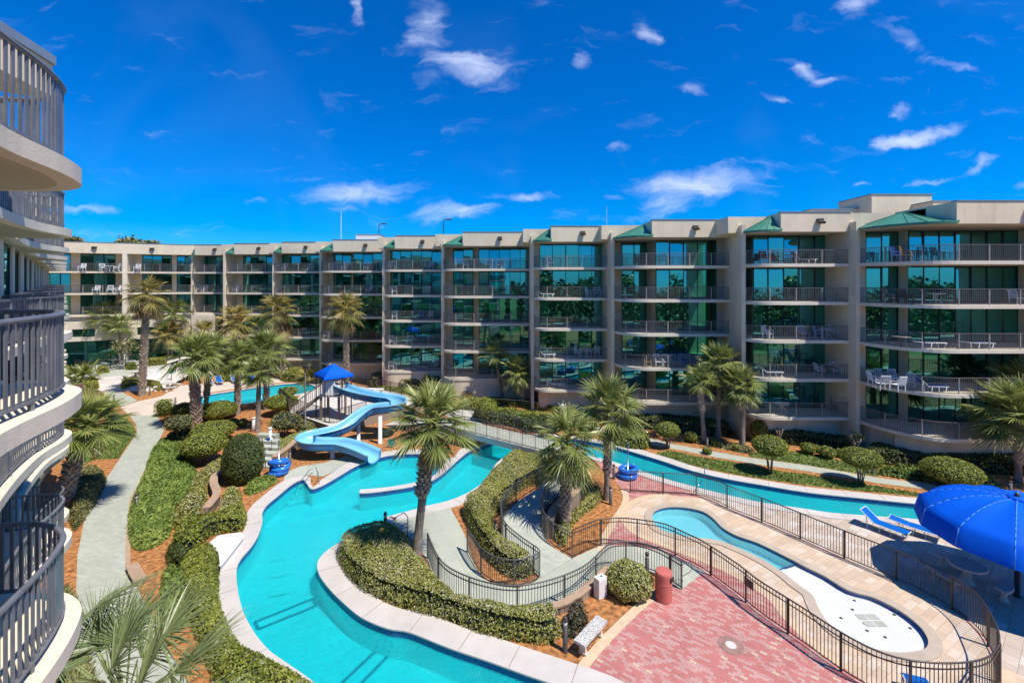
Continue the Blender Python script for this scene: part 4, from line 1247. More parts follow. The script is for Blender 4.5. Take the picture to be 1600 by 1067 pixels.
# canopy stands over the tower
can = thing('canopy', (tx, ty, .9), 'square blue fabric canopy on four posts above the slide tower', 'canopy')
cz, apz, cr = 4.42, 5.28, 1.66
cc = [(tx - cr * 1.0, ty + .2), (tx - .1, ty - cr * 1.0), (tx + cr * 1.0, ty - .1), (tx + .1, ty + cr * 1.1)]
mb = MB(); ap = (tx, ty, apz)
for i in range(4):
    a, b = np.array(cc[i]), np.array(cc[(i + 1) % 4]); prev = None
    for k in range(9):
        q = a + (b - a) * k / 8; sag = -.10 * math.sin(math.pi * k / 8); inw = 1 - .05 * math.sin(math.pi * k / 8)
        q = np.array((tx, ty)) + (q - np.array((tx, ty))) * inw
        m_ = (q + np.array((tx, ty))) / 2
        cur = [(*q, cz - .22 + .03 * (k % 2)), (*q, cz), (*m_, (cz + apz) / 2 + sag * .8)]
        if prev: mb.add([prev[0], cur[0], cur[1], prev[1], cur[2], prev[2], ap], [(0, 1, 2, 3), (3, 2, 4, 5), (5, 4, 6)])
        prev = cur
part('fabric', mb, M['blue_fabric'], can, True)
for q in cc:
    x = tx + (q[0] - tx) * .9; y = ty + (q[1] - ty) * .9
    mb = MB(); mb.lathe([(.05, 0), (.05, cz - .95)], 8, (x, y, .9)); part('post', mb, M['bollard'], can)
# fences round the raised deck
fence('deck_fence', [(x, y, .9) for x, y in resample(GL([(437, 624), (456, 642), (517, 663), (538, 658.5), (572, 647.5)], .9), 1.0)], 1.1, 'bronze picket fence along the front edge of the raised slide deck', M['rail_bronze'])
fence('deck_fence', [(x, y, .9) for x, y in resample(GL([(556, 603.5), (582, 607.5), (612, 614), (645, 622.5), (664, 627)], .9), 1.0)], 1.1, 'bronze picket fence at the back of the slide deck, around the white bench', M['rail_bronze'])

# ------------------------------------------------------------------ big blue shade
sx, sy = 19.3, 17.6
sh = thing('shade_umbrella', (sx, sy, 0), 'large round royal blue fabric shade on a single pole over the stone picnic table', 'umbrella')
mb = MB(); nr, ns = 12, 120; R0 = 3.1; vs = []
for i in range(nr + 1):
    u = i / nr
    for k in range(ns):
        th = 2 * math.pi * k / ns; seg = (k % 10) / 10.0
        rib = abs(math.sin(math.pi * seg))
        r = R0 * u * (1 - .035 * rib * u)
        z = 3.74 - 1.05 * u ** 2.6 - .08 * rib * math.sin(math.pi * min(u, .95)) * .9
        if i == nr: z -= .46; r *= .97
        vs.append((sx + r * math.cos(th + .2), sy + r * math.sin(th + .2), z))
fs = [(i * ns + k, i * ns + (k + 1) % ns, (i + 1) * ns + (k + 1) % ns, (i + 1) * ns + k) for i in range(nr) for k in range(ns)]
mb.add(vs, fs)
for k in range(0, ns, 10):
    for i in range(1, nr):
        p, q = vs[i * ns + k], vs[(i + 1) * ns + k]; mb.bar((p[0], p[1], p[2] + .004), (q[0], q[1], q[2] + .004), .03, .012, 1)
part('fabric', mb, [M['blue_fabric'], M['seam']], sh, True)
mb = MB(); mb.lathe([(.16, 0), (.16, .05), (.085, .06), (.085, 3.88), (.05, 3.94), (0, 3.96)], 14, (sx, sy, 0)); part('pole', mb, M['bollard'], sh, True)
mb = MB(); mb.lathe([(.30, 3.725), (.28, 3.78), (.10, 3.81)], 20, (sx, sy, 0)); part('cap', mb, M['blue_fabric'], sh, True)
for k in range(12):
    th = 2 * math.pi * k / 12 + .2
    mb = MB(); mb.tube([(sx + R0 * u * .98 * math.cos(th), sy + R0 * u * .98 * math.sin(th), 3.50 - 1.05 * u ** 2.6) for u in (.03, .3, .6, .8, .93)], .022, 5); part('rib', mb, M['steel'], sh)


# ------------------------------------------------------------------ furniture
def picnic(px, py, rz, label, s=1.0):
    x, y = G(px, py)
    t = thing('picnic_table', (x, y, .016), label, 'picnic table', 'round stone picnic tables', rz)
    mb = MB(); mb.lathe([(.02, .68), (.55 * s, .68), (.60 * s, .70), (.60 * s, .75), (.58 * s, .77), (0, .77)], 28); mb.build('tabletop', M['terrazzo'], t, False)
    mb = MB(); mb.lathe([(.26, 0), (.24, .05), (.14, .2), (.12, .45), (.2, .62), (.24, .68)], 16); mb.build('pedestal', M['cast_stone'], t, True)
    for k in range(3):
        a0 = 2 * math.pi * k / 3
        b = thing('stone_bench', (x + math.cos(a0 + rz) * 0, y, .016), ['left', 'right', 'rear'][k] + ' curved stone seat at the table ' + ('in umbrella shade' if px > 1000 else 'beside the lap pool'), 'bench', 'curved stone seats', rz)
        mb = MB(); poly = []
        for j in range(11): th = a0 - .52 + 1.04 * j / 10; poly.append((1.28 * math.cos(th), 1.28 * math.sin(th)))
        for j in range(11): th = a0 + .52 - 1.04 * j / 10; poly.append((.92 * math.cos(th), .92 * math.sin(th)))
        mb.prism(poly, .38, .46); mb.build('seat', M['terrazzo'], b, False)
        for dth in (-.33, .33):
            mb = MB(); c = (1.1 * math.cos(a0 + dth), 1.1 * math.sin(a0 + dth)); mb.lathe([(.16, 0), (.15, .04), (.09, .12), (.09, .28), (.15, .38)], 12, (c[0], c[1], 0)); mb.build('leg', M['cast_stone'], b, True)


picnic(1511, 911, R(188), 'round stone picnic table in the shade under the blue umbrella')
picnic(262, 609, R(200), 'round stone picnic table beside the lap pool deck')
picnic(592, 617, R(10), 'round stone picnic table on the raised deck behind the slide') if False else None


def lounger(px, py, rz, label, z=.02, back=35, kind='blue', xy=None, group='blue sling sun loungers'):
    x, y = xy or G(px, py)
    t = thing('sun_lounger', (x, y, z), label, 'sun lounger', group, rz)
    mb = MB(); L = 1.95; W_ = .62; h = .36; bl = .72
    ca, sa = math.cos(R(back)), math.sin(R(back))
    hinge = L - bl
    top = (hinge + bl * ca, h + bl * sa)
    for s in (-W_ / 2, W_ / 2):
        mb.tube([(0, s, h - .02), (hinge, s, h), (top[0], s, top[1])], .022, 6)
        mb.tube([(.12, s, h - .02), (.18, s * .96, 0), (.55, s * .96, 0), (.62, s, h - .02)], .02, 6)
        mb.tube([(hinge - .25, s, h - .02), (hinge - .2, s * .96, 0), (hinge + .25, s * .96, 0), (hinge + .32, s, h + .32 * sa)], .02, 6)
    for xx in (0, hinge): mb.tube([(xx, -W_ / 2, h - .01), (xx, W_ / 2, h - .01)], .02, 6)
    mb.tube([(top[0], -W_ / 2, top[1]), (top[0], W_ / 2, top[1])], .02, 6)
    mb.build('frame', M['white_metal'], t, True)
    fab = M['blue_sling'] if kind == 'blue' else M['white_metal'] if kind == 'white' else M['pale_blue']
    mb = MB(); mb.box(hinge / 2, 0, h + .012, hinge - .02, W_ - .05, .018); mb.build('seat_sling', fab, t)
    mb = MB(); a = (hinge, h + .012); mb.add([(a[0], -W_ / 2 + .025, a[1]), (a[0], W_ / 2 - .025, a[1]), (top[0], W_ / 2 - .025, top[1] + .012), (top[0], -W_ / 2 + .025, top[1] + .012), (a[0], -W_ / 2 + .025, a[1] - .018), (a[0], W_ / 2 - .025, a[1] - .018), (top[0], W_ / 2 - .025, top[1] - .006), (top[0], -W_ / 2 + .025, top[1] - .006)],
                    [(0, 1, 2, 3), (7, 6, 5, 4), (0, 4, 5, 1), (1, 5, 6, 2), (2, 6, 7, 3), (3, 7, 4, 0)]); mb.build('back_sling', fab, t)
    return t


def dirpx(a, b):
    p, q = np.array(G(*a)), np.array(G(*b)); d = q - p; return math.atan2(d[1], d[0])


lounger(1420, 846, dirpx((1420, 846), (1367, 826)), 'reclined blue sling lounger with white frame nearest the river on the beige deck', back=38)
lounger(1474, 848, dirpx((1474, 848), (1436, 836)), 'blue sling lounger half hidden behind the big blue umbrella', back=8)
lounger(1428, 1075, R(250), 'blue sling lounger at the bottom edge inside the wading pool fence', back=12)
for i, (a, b, lab) in enumerate([((345, 602), (335, 594), 'blue sun lounger by the lap pool, middle-left one'), ((369, 600), (360, 592), 'blue sun lounger by the lap pool, facing the middle palm trunk'), ((386, 600), (397, 594), 'rightmost blue sun lounger by the lap pool, turned right'), ((329, 604), (322, 595), 'blue sun lounger half hidden behind the left palm trunk')]):
    lounger(a[0], a[1], dirpx(a, b), lab, back=42)


def bollard(px, py, label, h=.95, z=0.0, r=.085):
    x, y = G(px, py, z)
    t = thing('bollard_light', (x, y, z), label, 'bollard light', 'bronze bollard lights')
    mb = MB(); mb.lathe([(r * 1.15, 0), (r * 1.15, .03), (r, .04), (r, h * .72)], 14); mb.build('post', M['bollard'], t, True)
    mb = MB(); mb.lathe([(r * .8, h * .72), (r * .8, h * .86)], 14); mb.build('lens', M['lens'], t, True)
    mb = MB(); mb.lathe([(r, h * .86), (r, h * .90), (r * .8, h * .965), (r * .35, h * 1.0), (0, h * 1.0)], 14); mb.build('cap', M['bollard'], t, True)
    return t


for px, py, h, lab in [(213.5, 800, 1.0, 'bronze bollard light in the juniper beside the garden path'), (178, 631, .9, 'bollard light at the edge of the lawn by the upper garden path'), (146.5, 592, .8, 'bollard light on the far green path'), (274, 634, .8, 'bollard light beside the clipped cube shrub'), (234, 617, .8, 'bollard light in the bed of the tall palm'),
                       (602, 832, 1.0, 'bollard light beside the pool steps'), (774, 846, 1.0, 'bollard light in the hedge left of the ramp'), (900, 790, 1.0, 'bollard light on the stone wall behind the dark palm trunk'), (954, 788, 1.0, 'bollard light in the bed by the wading pool deck'), (959, 748, .9, 'bollard light next to the stacked river tubes'), (1011, 898, .95, 'bollard light beside the round bush and litter bin'), (883, 1017, 1.15, 'bollard light in the mulch by the mosaic bench'),
                       (453, 725, .9, 'bollard light in front of the low slide wall'), (1105, 700, .8, 'bollard light at the foot of the three palms'), (1364, 740, .8, 'stubby bollard light behind the ball shrub'), (1579, 776, .9, 'pale bollard light just above the blue umbrella')]:
    bollard(px, py, lab, h)

# litter bin
x, y = G(1037, 936); t = thing('litter_bin', (x, y, .01), 'round red litter bin with a domed top on the brick plaza', 'litter bin')
mb = MB(); mb.lathe([(.27, 0), (.31, .02), (.31, .68), (.0, .68)], 48); mb.build('body', M['red_can'], t)
mb = MB(); mb.lathe([(.305, .685), (.312, .69), (.312, 1.02), (.29, 1.07), (.2, 1.09), (0, 1.10)], 48); mb.build('lid', M['red_can'], t)
mb = MB(); mb.lathe([(.31, .655), (.317, .66), (.317, .69), (.31, .695)], 28); mb.build('band', M['red_can'], t)
mb = MB(); mb.box(.22, -.22, .86, .2, .06, .16, R(45)); mb.build('flap', M['dark'], t)
# mosaic bench
a, b = G(908, 1025), G(938, 990); ang = math.atan2(b[1] - a[1], b[0] - a[0])
t = thing('stone_bench', ((a[0] + b[0]) / 2, (a[1] + b[1]) / 2, .01), 'white mosaic-topped stone bench at the mulch edge of the red plaza', 'bench', None, ang)
mb = MB(); mb.box(0, 0, .44, 1.45, .42, .09); mb.build('seat', M['terrazzo'], t)
for s in (-.5, .5):
    mb = MB(); mb.prism([(s - .07, -.15), (s + .07, -.15), (s + .07, .15), (s - .07, .15)], 0, .08); mb.prism([(s - .05, -.11), (s + .05, -.11), (s + .05, .11), (s - .05, .11)], .08, .30); mb.prism([(s - .07, -.16), (s + .07, -.16), (s + .07, .16), (s - .07, .16)], .30, .395); mb.build('leg', M['cast_stone'], t)
# small bench on the slide deck
x, y = G(588, 614.5, .9); t = thing('stone_bench', (x, y, .9), 'white slab bench on the raised deck behind the slide', 'bench', None, R(-8))
mb = MB(); mb.box(0, 0, .43, 1.5, .45, .08); mb.build('seat', M['white_paint'], t)
for s in (-.5, .5): mb = MB(); mb.box(s, 0, .195, .14, .34, .39); mb.build('leg', M['cast_stone'], t)
# white utility box
x, y = G(938, 921, .25); t = thing('utility_box', (x, y, 0), 'small white utility cabinet beside the round flowering bush', 'utility box', None, R(35))
mb = MB(); mb.box(0, 0, .38, .42, .28, .74); mb.build('cabinet', M['white_paint'], t)
mb = MB(); mb.box(0, -.142, .40, .34, .012, .6); mb.build('door', M['white_metal'], t)
mb = MB(); mb.box(.05, 0, .755, .08, .06, .02); mb.build('latch', M['dark'], t)
# white flat lid by the left coping
lid = [(316, 857), (341, 836), (377, 831), (381, 837), (344, 884), (341, 860)]
q = GL(lid, .35); t = thing('equipment_cover', (*q[3], 0), 'flat white fibreglass cover set into the hedge beside the pool', 'cover')
mb = MB(); mb.prism(q, .28, .35); part('lid', mb, M['white_paint'], t)
mb = MB(); mb.prism([tuple(np.array(p) * .97 + np.mean(q, 0) * .03) for p in q], -.02, .28); part('box', mb, M['white_metal'], t)
e0, e1 = np.array(q[3]), np.array(q[4]); mb = MB(); mb.bar((*e0, .36), (*e1, .36), .12, .035); part('hinge_strip', mb, M['white_metal'], t)
e0 += .0


def rail_set(name, base, label):
    t = thing(name, base[0][0], label, 'handrail')
    for pts in base:
        mb = MB(); mb.tube(pts, .022, 8); part('rail', mb, M['steel'], t, True)
    return t


a = G(640, 800); c = G(622, 832); d_ = (c[0] - .3, c[1] - .2)
x, y = G(637, 838)
rail_set('handrail', [[(x, y, 0), (x, y, .92), (x - .25, y + .35, .95), (x - .85, y + 1.1, .35), (x - 1.0, y + 1.3, -.3)]], 'bent steel handrail at the pool steps beside the leaning palm')
x, y = G(497, 752)
rail_set('handrail', [[(x, y, .02), (x - .05, y - .1, .85), (x - .35, y - .35, .86), (x - .9, y - .7, .1), (x - 1.0, y - .8, -.4)], [(x + .25, y - .4, .02), (x + .2, y - .5, .8), (x - .1, y - .75, .8), (x - .6, y - 1.1, 0)]], 'pair of steel handrails at the slide pool entry steps')
# entry steps under water
mb = MB()
for k in range(4):
    p = G(470 + k * 5.5, 766 - k * 4.0, -.3); mb.box(p[0], p[1], -.86 + k * .17, 1.5, .42, .16 + k * .02, R(38))
struct('pool_entry_steps', mb, M['pool_plaster'])
# garden stair by the rounded bush
mb = MB()
for k in range(6):
    p = G(416 + k * -1.0, 730 - k * 7.2); mb.box(p[0] + .35, p[1], .08 + k * .06, 1.5, .55, .16 + k * .12, R(-8))
struct('garden_steps', mb, M['deck_green'])
rail_set('handrail', [[(*G(409, 712), .3), (*G(409, 712), 1.2), (*G(414, 728), 1.0), (*G(415, 737), .9), (*G(415, 737), 0)]], 'curved steel handrail on the garden steps beside the egg-shaped shrub')
rail_set('handrail', [[(*G(424, 712), .3), (*G(424, 712), 1.25)]], 'single steel grab post on the garden steps')
# low stone walls
def stone_wall(px, h, w, label, mat='stone_wall', cap=True):
    pts = catmull(GL(px), 4, False); c = pts[len(pts) // 2]
    t = thing('stone_wall', (c[0], c[1], 0), label, 'wall')
    def body(z0, z1, ww):
        mb = MB(); L = []; Rr = []
        for i, p in enumerate(pts):
            a = pts[max(i - 1, 0)]; b = pts[min(i + 1, len(pts) - 1)]; d = np.array((b[0] - a[0], b[1] - a[1])); d /= np.linalg.norm(d)
            L.append((p[0] - d[1] * ww / 2, p[1] + d[0] * ww / 2)); Rr.append((p[0] + d[1] * ww / 2, p[1] - d[0] * ww / 2))
        mb.prism(L + Rr[::-1], z0, z1); return mb
    part('courses', body(-.02, h, w), M[mat], t)
    if cap: part('cap', body(h + .001, h + .07, w + .08), M['wall_cap'], t)
stone_wall([(349, 748), (336, 755), (334, 768), (339, 783), (333, 795), (322, 808)], .45, .32, 'low S-shaped stone wall between the flowering ground cover and yellow mounds')
stone_wall([(902, 770), (906, 780), (896, 796), (880, 808), (866, 822), (858, 842)], .85, .35, 'curved stone retaining wall beside the ramp under the palms')
stone_wall([(948, 897), (935, 915), (921, 926), (905, 940), (880, 955), (862, 960)], .28, .22, 'low stone edging under the walkway fence by the white cabinet')
stone_wall([(462, 700), (450, 712), (436, 722), (428, 728)], .55, .3, 'low stone wall curving in front of the slide towards the garden steps')
stone_wall([(206, 889), (213, 903), (220, 914)], .16, .34, 'short stone step block at the garden path edge')
# river tubes
def tubes(px, py, n, label, pole=True, tilt=0):
    x, y = G(px, py)
    t = None
    for k in range(n):
        mb = MB(); rr, r = .46, .165; cx = x + (0.05 if k % 2 else -.03); cy = y + (.04 if k % 2 else 0)
        ring = [(rr * math.cos(2 * math.pi * i / 28), rr * math.sin(2 * math.pi * i / 28), 0) for i in range(28)]
        o = thing('river_tube', (cx, cy, .19 + k * .30), label[k], 'inner tube', 'blue river tubes')
        mb.tube(ring, r, 12, closed=True); q = mb.build('ring', M['blue_plastic'], o, True)
        mb = MB()
        for a_ in (0, math.pi): mb.tube([(rr * math.cos(a_ - .18), rr * math.sin(a_ - .18), r * .95), (rr * math.cos(a_), rr * math.sin(a_), r + .05), (rr * math.cos(a_ + .18), rr * math.sin(a_ + .18), r * .95)], .02, 6)
        mb.build('handle', M['white_paint'], o, True)
        o.rotation_euler = (R(tilt * (k + 1)), R(4 * (k % 2)), random.uniform(0, 6))
    if pole:
        mb = MB(); mb.lathe([(.12, 0), (.12, .03), (.035, .04), (.035, 2.1), (0, 2.12)], 10, (0, 0, 0))
        o = mb.build('tube_pole', M['steel'], None, True); o.location = (x, y, .02); tag(o, 'slim steel pole rising through ' + label[0].split(',')[1].strip(), 'pole')
tubes(436, 741, 3, ['bottom blue river tube, the stack by the garden steps', 'middle blue river tube in the stack by the garden steps', 'top blue river tube in the stack by the garden steps'], True, 5)
tubes(981, 746, 2, ['bottom blue river tube, the stack beside the river fence', 'top blue river tube in the stack beside the river fence'], True, 2)
# white marker posts in the left garden
for (px, pb, pt, lab) in ((395.5, 675, 652, 'leaning white post in the left garden behind the lawn'), (421, 702, 667, 'white post with a blue plate in the left garden')):
    x, y = G(px, pb); h = (pb - pt) * y / F; t = thing('marker_post', (x, y, 0), lab, 'post')
    mb = MB(); mb.tube([(0, 0, 0), (.03, 0, h * .5), (.05, 0, h * .93)], [.13, .12, .11], 12); mb.build('shaft', M['white_paint'], t, True)
    mb = MB(); mb.lathe([(.15, 0), (.16, .05), (.12, .09), (0, .1)], 12, (.05, 0, h * .92)); mb.build('cap', M['white_paint'], t, True)
    if pt == 667: mb = MB(); mb.box(.03, -.135, h * .5, .16, .015, .22); mb.build('plate', M['blue_sling'], t)
# lamp post beside the slide deck
x, y = G(477, 676); t = thing('lamp_post', (x, y, 0), 'tall dark post light standing left of the slide deck', 'lamp post')
hh = H - (572 - HY) * y / F
mb = MB(); mb.lathe([(.14, 0), (.14, .1), (.075, .12), (.06, hh - .25)], 10); mb.build('post', M['bollard'], t, True)
mb = MB(); mb.box(0, 0, hh - .12, .34, .34, .24); mb.box(0, 0, hh + .02, .40, .40, .05); mb.build('lamp_head', M['bollard'], t)
# pool ladders / river rails
x, y = G(1101, 770); rail_set('handrail', [[(x, y, 0), (x, y, 1.5)], [(x - .5, y - .3, 0), (x - .5, y - .3, .5), (x - .1, y + .2, .6)]], 'thin steel post at the river bank behind the wading pool fence')
# signs by the lap pool terrace
for (px, pb, pt, col, lab) in ((268, 600, 575, 'teal', 'round teal sign on a post near the picnic table'), (286, 598, 577, 'teal', 'small green sign on a thin post behind the lap pool'), (612, 699, 686, 'teal', 'teal towel bag hung beside the slide pool'), (1104, 683, 672, 'bollard', 'small dark sign at the palm trunks')):
    x, y = G(px, pb); h = (pb - pt) * y / F; t = thing('sign', (x, y, 0), lab, 'sign')
    mb = MB(); mb.lathe([(.03, 0), (.03, h)], 8); mb.build('post', M['bollard'], t)
    mb = MB()
    mb.box(0, -.04, h - .22, .5, .04, .5) if px != 268 else mb.tube([(0, -.03, h - .3), (0, -.07, h - .3)], .36, 18)
    mb.build('board', M[col], t)
# white screen wall by the tall palm
a, b = G(229, 598), G(250, 596); mb = MB(); mb.prism([a, b, (b[0], b[1] + .15), (a[0], a[1] + .15)], 0, 1.6)
tag(mb.build('screen_wall', M['white_paint']), 'low white screen wall behind the tall palm trunk', 'wall')
# far terrace fence
fence('terrace_fence', [(*GS(a, b)[:2], GS(a, b)[2]) for a, b in ((118, 578), (150, 580), (175, 575), (210, 568), (262, 562))], 1.2, 'thin dark fence on the far terrace under the left wing', M['rail_bronze'], step=.2, post=1.4)
# drain grate by the loop of the fence
x, y = G(1578, 1064); mb = MB(); mb.lathe([(.52, .020), (.52, .024), (0, .024)], 28, (x, y, 0)); struct('drain_grate', mb, M['band'])
# handrail of the wing walk
t = thing('handrail', (*G(800, 640), 0), 'long grey pipe handrail along the walk below the right wing', 'handrail')
pts = [(*G(a, b), .9) for a, b in ((775, 651), (812, 655), (842, 660), (862, 664), (885, 668))]
mb = MB(); mb.tube([(PX(775, 43.5), 43.5, .95), (PX(812, 43), 43, .95), (PX(860, 41.5), 41.5, .95), (PX(900, 39.6), 39.6, .95), (PX(965, 37), 37, .9), (PX(1010, 34.6), 34.6, .85), (PX(1016, 34.4), 34.4, 0)], .03, 6); part('rail', mb, M['steel'], t, True)
for px, Y in ((776, 43.5), (805, 43.1), (840, 42.2), (870, 41), (900, 39.6), (930, 38.3), (965, 37), (990, 35.6)):
    mb = MB(); mb.lathe([(.03, 0), (.03, .93)], 6, (PX(px, Y), Y, 0)); part('post', mb, M['steel'], t)
# roof masts and roof lights
for (px, ptop, Y, lab) in ((533, 331, 66, 'tall thin mast on the roof left of the white roof house'), (948, 323, 50, 'thin antenna on the roof behind the middle units')):
    x = PX(px, Y); z1 = H - (ptop - HY) * Y / F; mb = MB(); mb.lathe([(.05 if px < 700 else .025, 0), (.03 if px < 700 else .012, z1 - 16.6)], 8); o = mb.build('antenna_mast', M['white_metal']); o.location = (x, Y, 16.6); tag(o, lab, 'mast')
for (px, ptop, Y, lab) in ((592, 350, 68, 'left curved-arm light pole standing on the roof'), (693, 343, 62, 'right curved-arm light pole standing on the roof')):
    x = PX(px, Y); z1 = H - (ptop - HY) * Y / F; t = thing('roof_light', (x, Y, 16.6), lab, 'light pole')
    mb = MB(); mb.tube([(0, 0, 0), (0, 0, z1 - 16.9), (.15, 0, z1 - 16.65), (.5, 0, z1 - 16.6)], .06, 6); mb.build('pole', M['bollard'], t, True)
    mb = MB(); mb.box(.75, 0, z1 - 16.6, .7, .3, .14); mb.build('lamp_head', M['bollard'], t)

# ------------------------------------------------------------------ vegetation
def leaf_quads(Pn, Nn, size, aspect=1.7, spread=.7, jitter=.0):
    """Pn (N,3) centres, Nn (N,3) outward normals -> (N,4,3) randomly turned leaf quads"""
    n = len(Pn)
    nn = Nn + rng.normal(0, spread, (n, 3)); nn /= np.linalg.norm(nn, axis=1, keepdims=True) + 1e-9
    t = rng.normal(0, 1, (n, 3)); t -= nn * (t * nn).sum(1, keepdims=True); t /= np.linalg.norm(t, axis=1, keepdims=True) + 1e-9
    b = np.cross(nn, t)
    s = size * rng.uniform(.6, 1.35, (n, 1))
    l = t * s * aspect * .5; w = b * s * .5
    c = Pn + rng.normal(0, 1, (n, 3)) * jitter
    return np.stack([c - l, c + w * .9, c + l, c - w * .9], 1)


def hnoise(xy, f, seed):
    r = np.random.default_rng(seed); out = np.zeros(len(xy))
    for k in range(5):
        a = r.uniform(0, 2 * np.pi); fr = f * (1 + .7 * k); ph = r.uniform(0, 6.28)
        out += np.sin((xy[:, 0] * np.cos(a) + xy[:, 1] * np.sin(a)) * fr + ph) / (1 + .6 * k)
    return out / 2.4


_hs = [100]


def hedge(name, px, h, leaf, label, cat='hedge', dens=520, size=.065, edge=.45, rough=.10, flowers=0.0, group=None, world=None, z0=0.0, aspect=1.7, kind=None, sm=3, up=.0, zpix=0.0, inset=0.06):
    """clipped or loose planting with a footprint traced on the ground: inner dark mass + leaf faces over its whole surface"""
    _hs[0] += 1; seed = _hs[0]
    poly = ccw(list(world) if world is not None else [tuple(p) for p in (catmull(GL(px, zpix), sm) if sm else GL(px, zpix))])
    if inset: poly = offset_poly(poly, -inset)
    pa = np.array(poly); lo, hi = pa.min(0), pa.max(0)
    def height(xy, d):
        k = np.clip(d / edge, 0, 1)
        return h * (1 + rough * hnoise(xy, 2.2, seed) + rough * .5 * hnoise(xy, 6.5, seed + 7)) * np.sqrt(np.clip(1 - (1 - k) ** 2.2, 0, 1))
    area = (hi - lo).prod()
    n = int(area * dens)
    xy = rng.uniform(lo, hi, (n, 2)); m = inside(poly, xy); xy = xy[m]
    d = dist_edge(poly, xy)
    # thicken near the rim, where the surface is steep
    rim = xy[d < edge * .7]
    reps = int(max(1, round(h / edge * 1.3)))
    xs = [xy] + [rim + rng.normal(0, .02, rim.shape) for _ in range(reps)]
    xy = np.concatenate(xs); xy = xy[inside(poly, xy)]; d = dist_edge(poly, xy)
    z = height(xy, d)
    zz = z * np.where(d < edge * .35, rng.uniform(.15, 1, len(z)), 1.0)
    e = .03
    gx = (height(xy + [e, 0], dist_edge(poly, xy + [e, 0])) - z) / e; gy = (height(xy + [0, e], dist_edge(poly, xy + [0, e])) - z) / e
    nrm = np.stack([-gx, -gy, np.ones(len(z)) * .6 + up], 1); nrm /= np.linalg.norm(nrm, axis=1, keepdims=True)
    pts = np.stack([xy[:, 0], xy[:, 1], z0 + zz], 1) + nrm * rng.uniform(-.06, .05, (len(z), 1))
    V = leaf_quads(pts, nrm, size, aspect, .65)
    cl = hnoise(xy, 1.3, seed + 3) * .18 + hnoise(xy, 5, seed + 5) * .18
    tone = np.clip(rng.normal(.5, .19, len(z)) + cl, 0, 1)
    mi = np.zeros(len(z), int)
    if flowers > 0:
        fl = (rng.random(len(z)) < flowers * np.clip(1 + 1.1 * hnoise(xy, 1.7, seed + 9), .1, 2.2))
        mi[fl] = 1
        V[fl] = V[fl].mean(1, keepdims=True) + (V[fl] - V[fl].mean(1, keepdims=True)) * np.array([[[.7, .7, .7]]]) + nrm[fl][:, None, :] * .03
        tone[fl] = rng.random(fl.sum())
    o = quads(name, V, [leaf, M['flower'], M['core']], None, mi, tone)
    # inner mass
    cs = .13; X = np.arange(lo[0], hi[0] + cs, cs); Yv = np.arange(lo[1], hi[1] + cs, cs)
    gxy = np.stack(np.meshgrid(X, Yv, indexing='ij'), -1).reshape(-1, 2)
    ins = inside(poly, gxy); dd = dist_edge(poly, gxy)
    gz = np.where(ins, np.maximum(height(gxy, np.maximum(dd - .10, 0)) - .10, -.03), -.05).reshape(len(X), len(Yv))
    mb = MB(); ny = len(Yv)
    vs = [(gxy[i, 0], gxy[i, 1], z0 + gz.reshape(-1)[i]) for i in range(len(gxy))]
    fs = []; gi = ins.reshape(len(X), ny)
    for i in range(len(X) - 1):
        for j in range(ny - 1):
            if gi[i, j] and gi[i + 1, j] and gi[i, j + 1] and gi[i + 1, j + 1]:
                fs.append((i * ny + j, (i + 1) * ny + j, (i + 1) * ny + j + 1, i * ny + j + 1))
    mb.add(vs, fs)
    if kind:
        tag(o, None, None, None, kind); c = mb.build('dark_core', M['core'], o)  # near-black solid fill under the leaf faces
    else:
        tag(o, label, cat, group); mb.build('core_mass', M['core'], o)
    return o


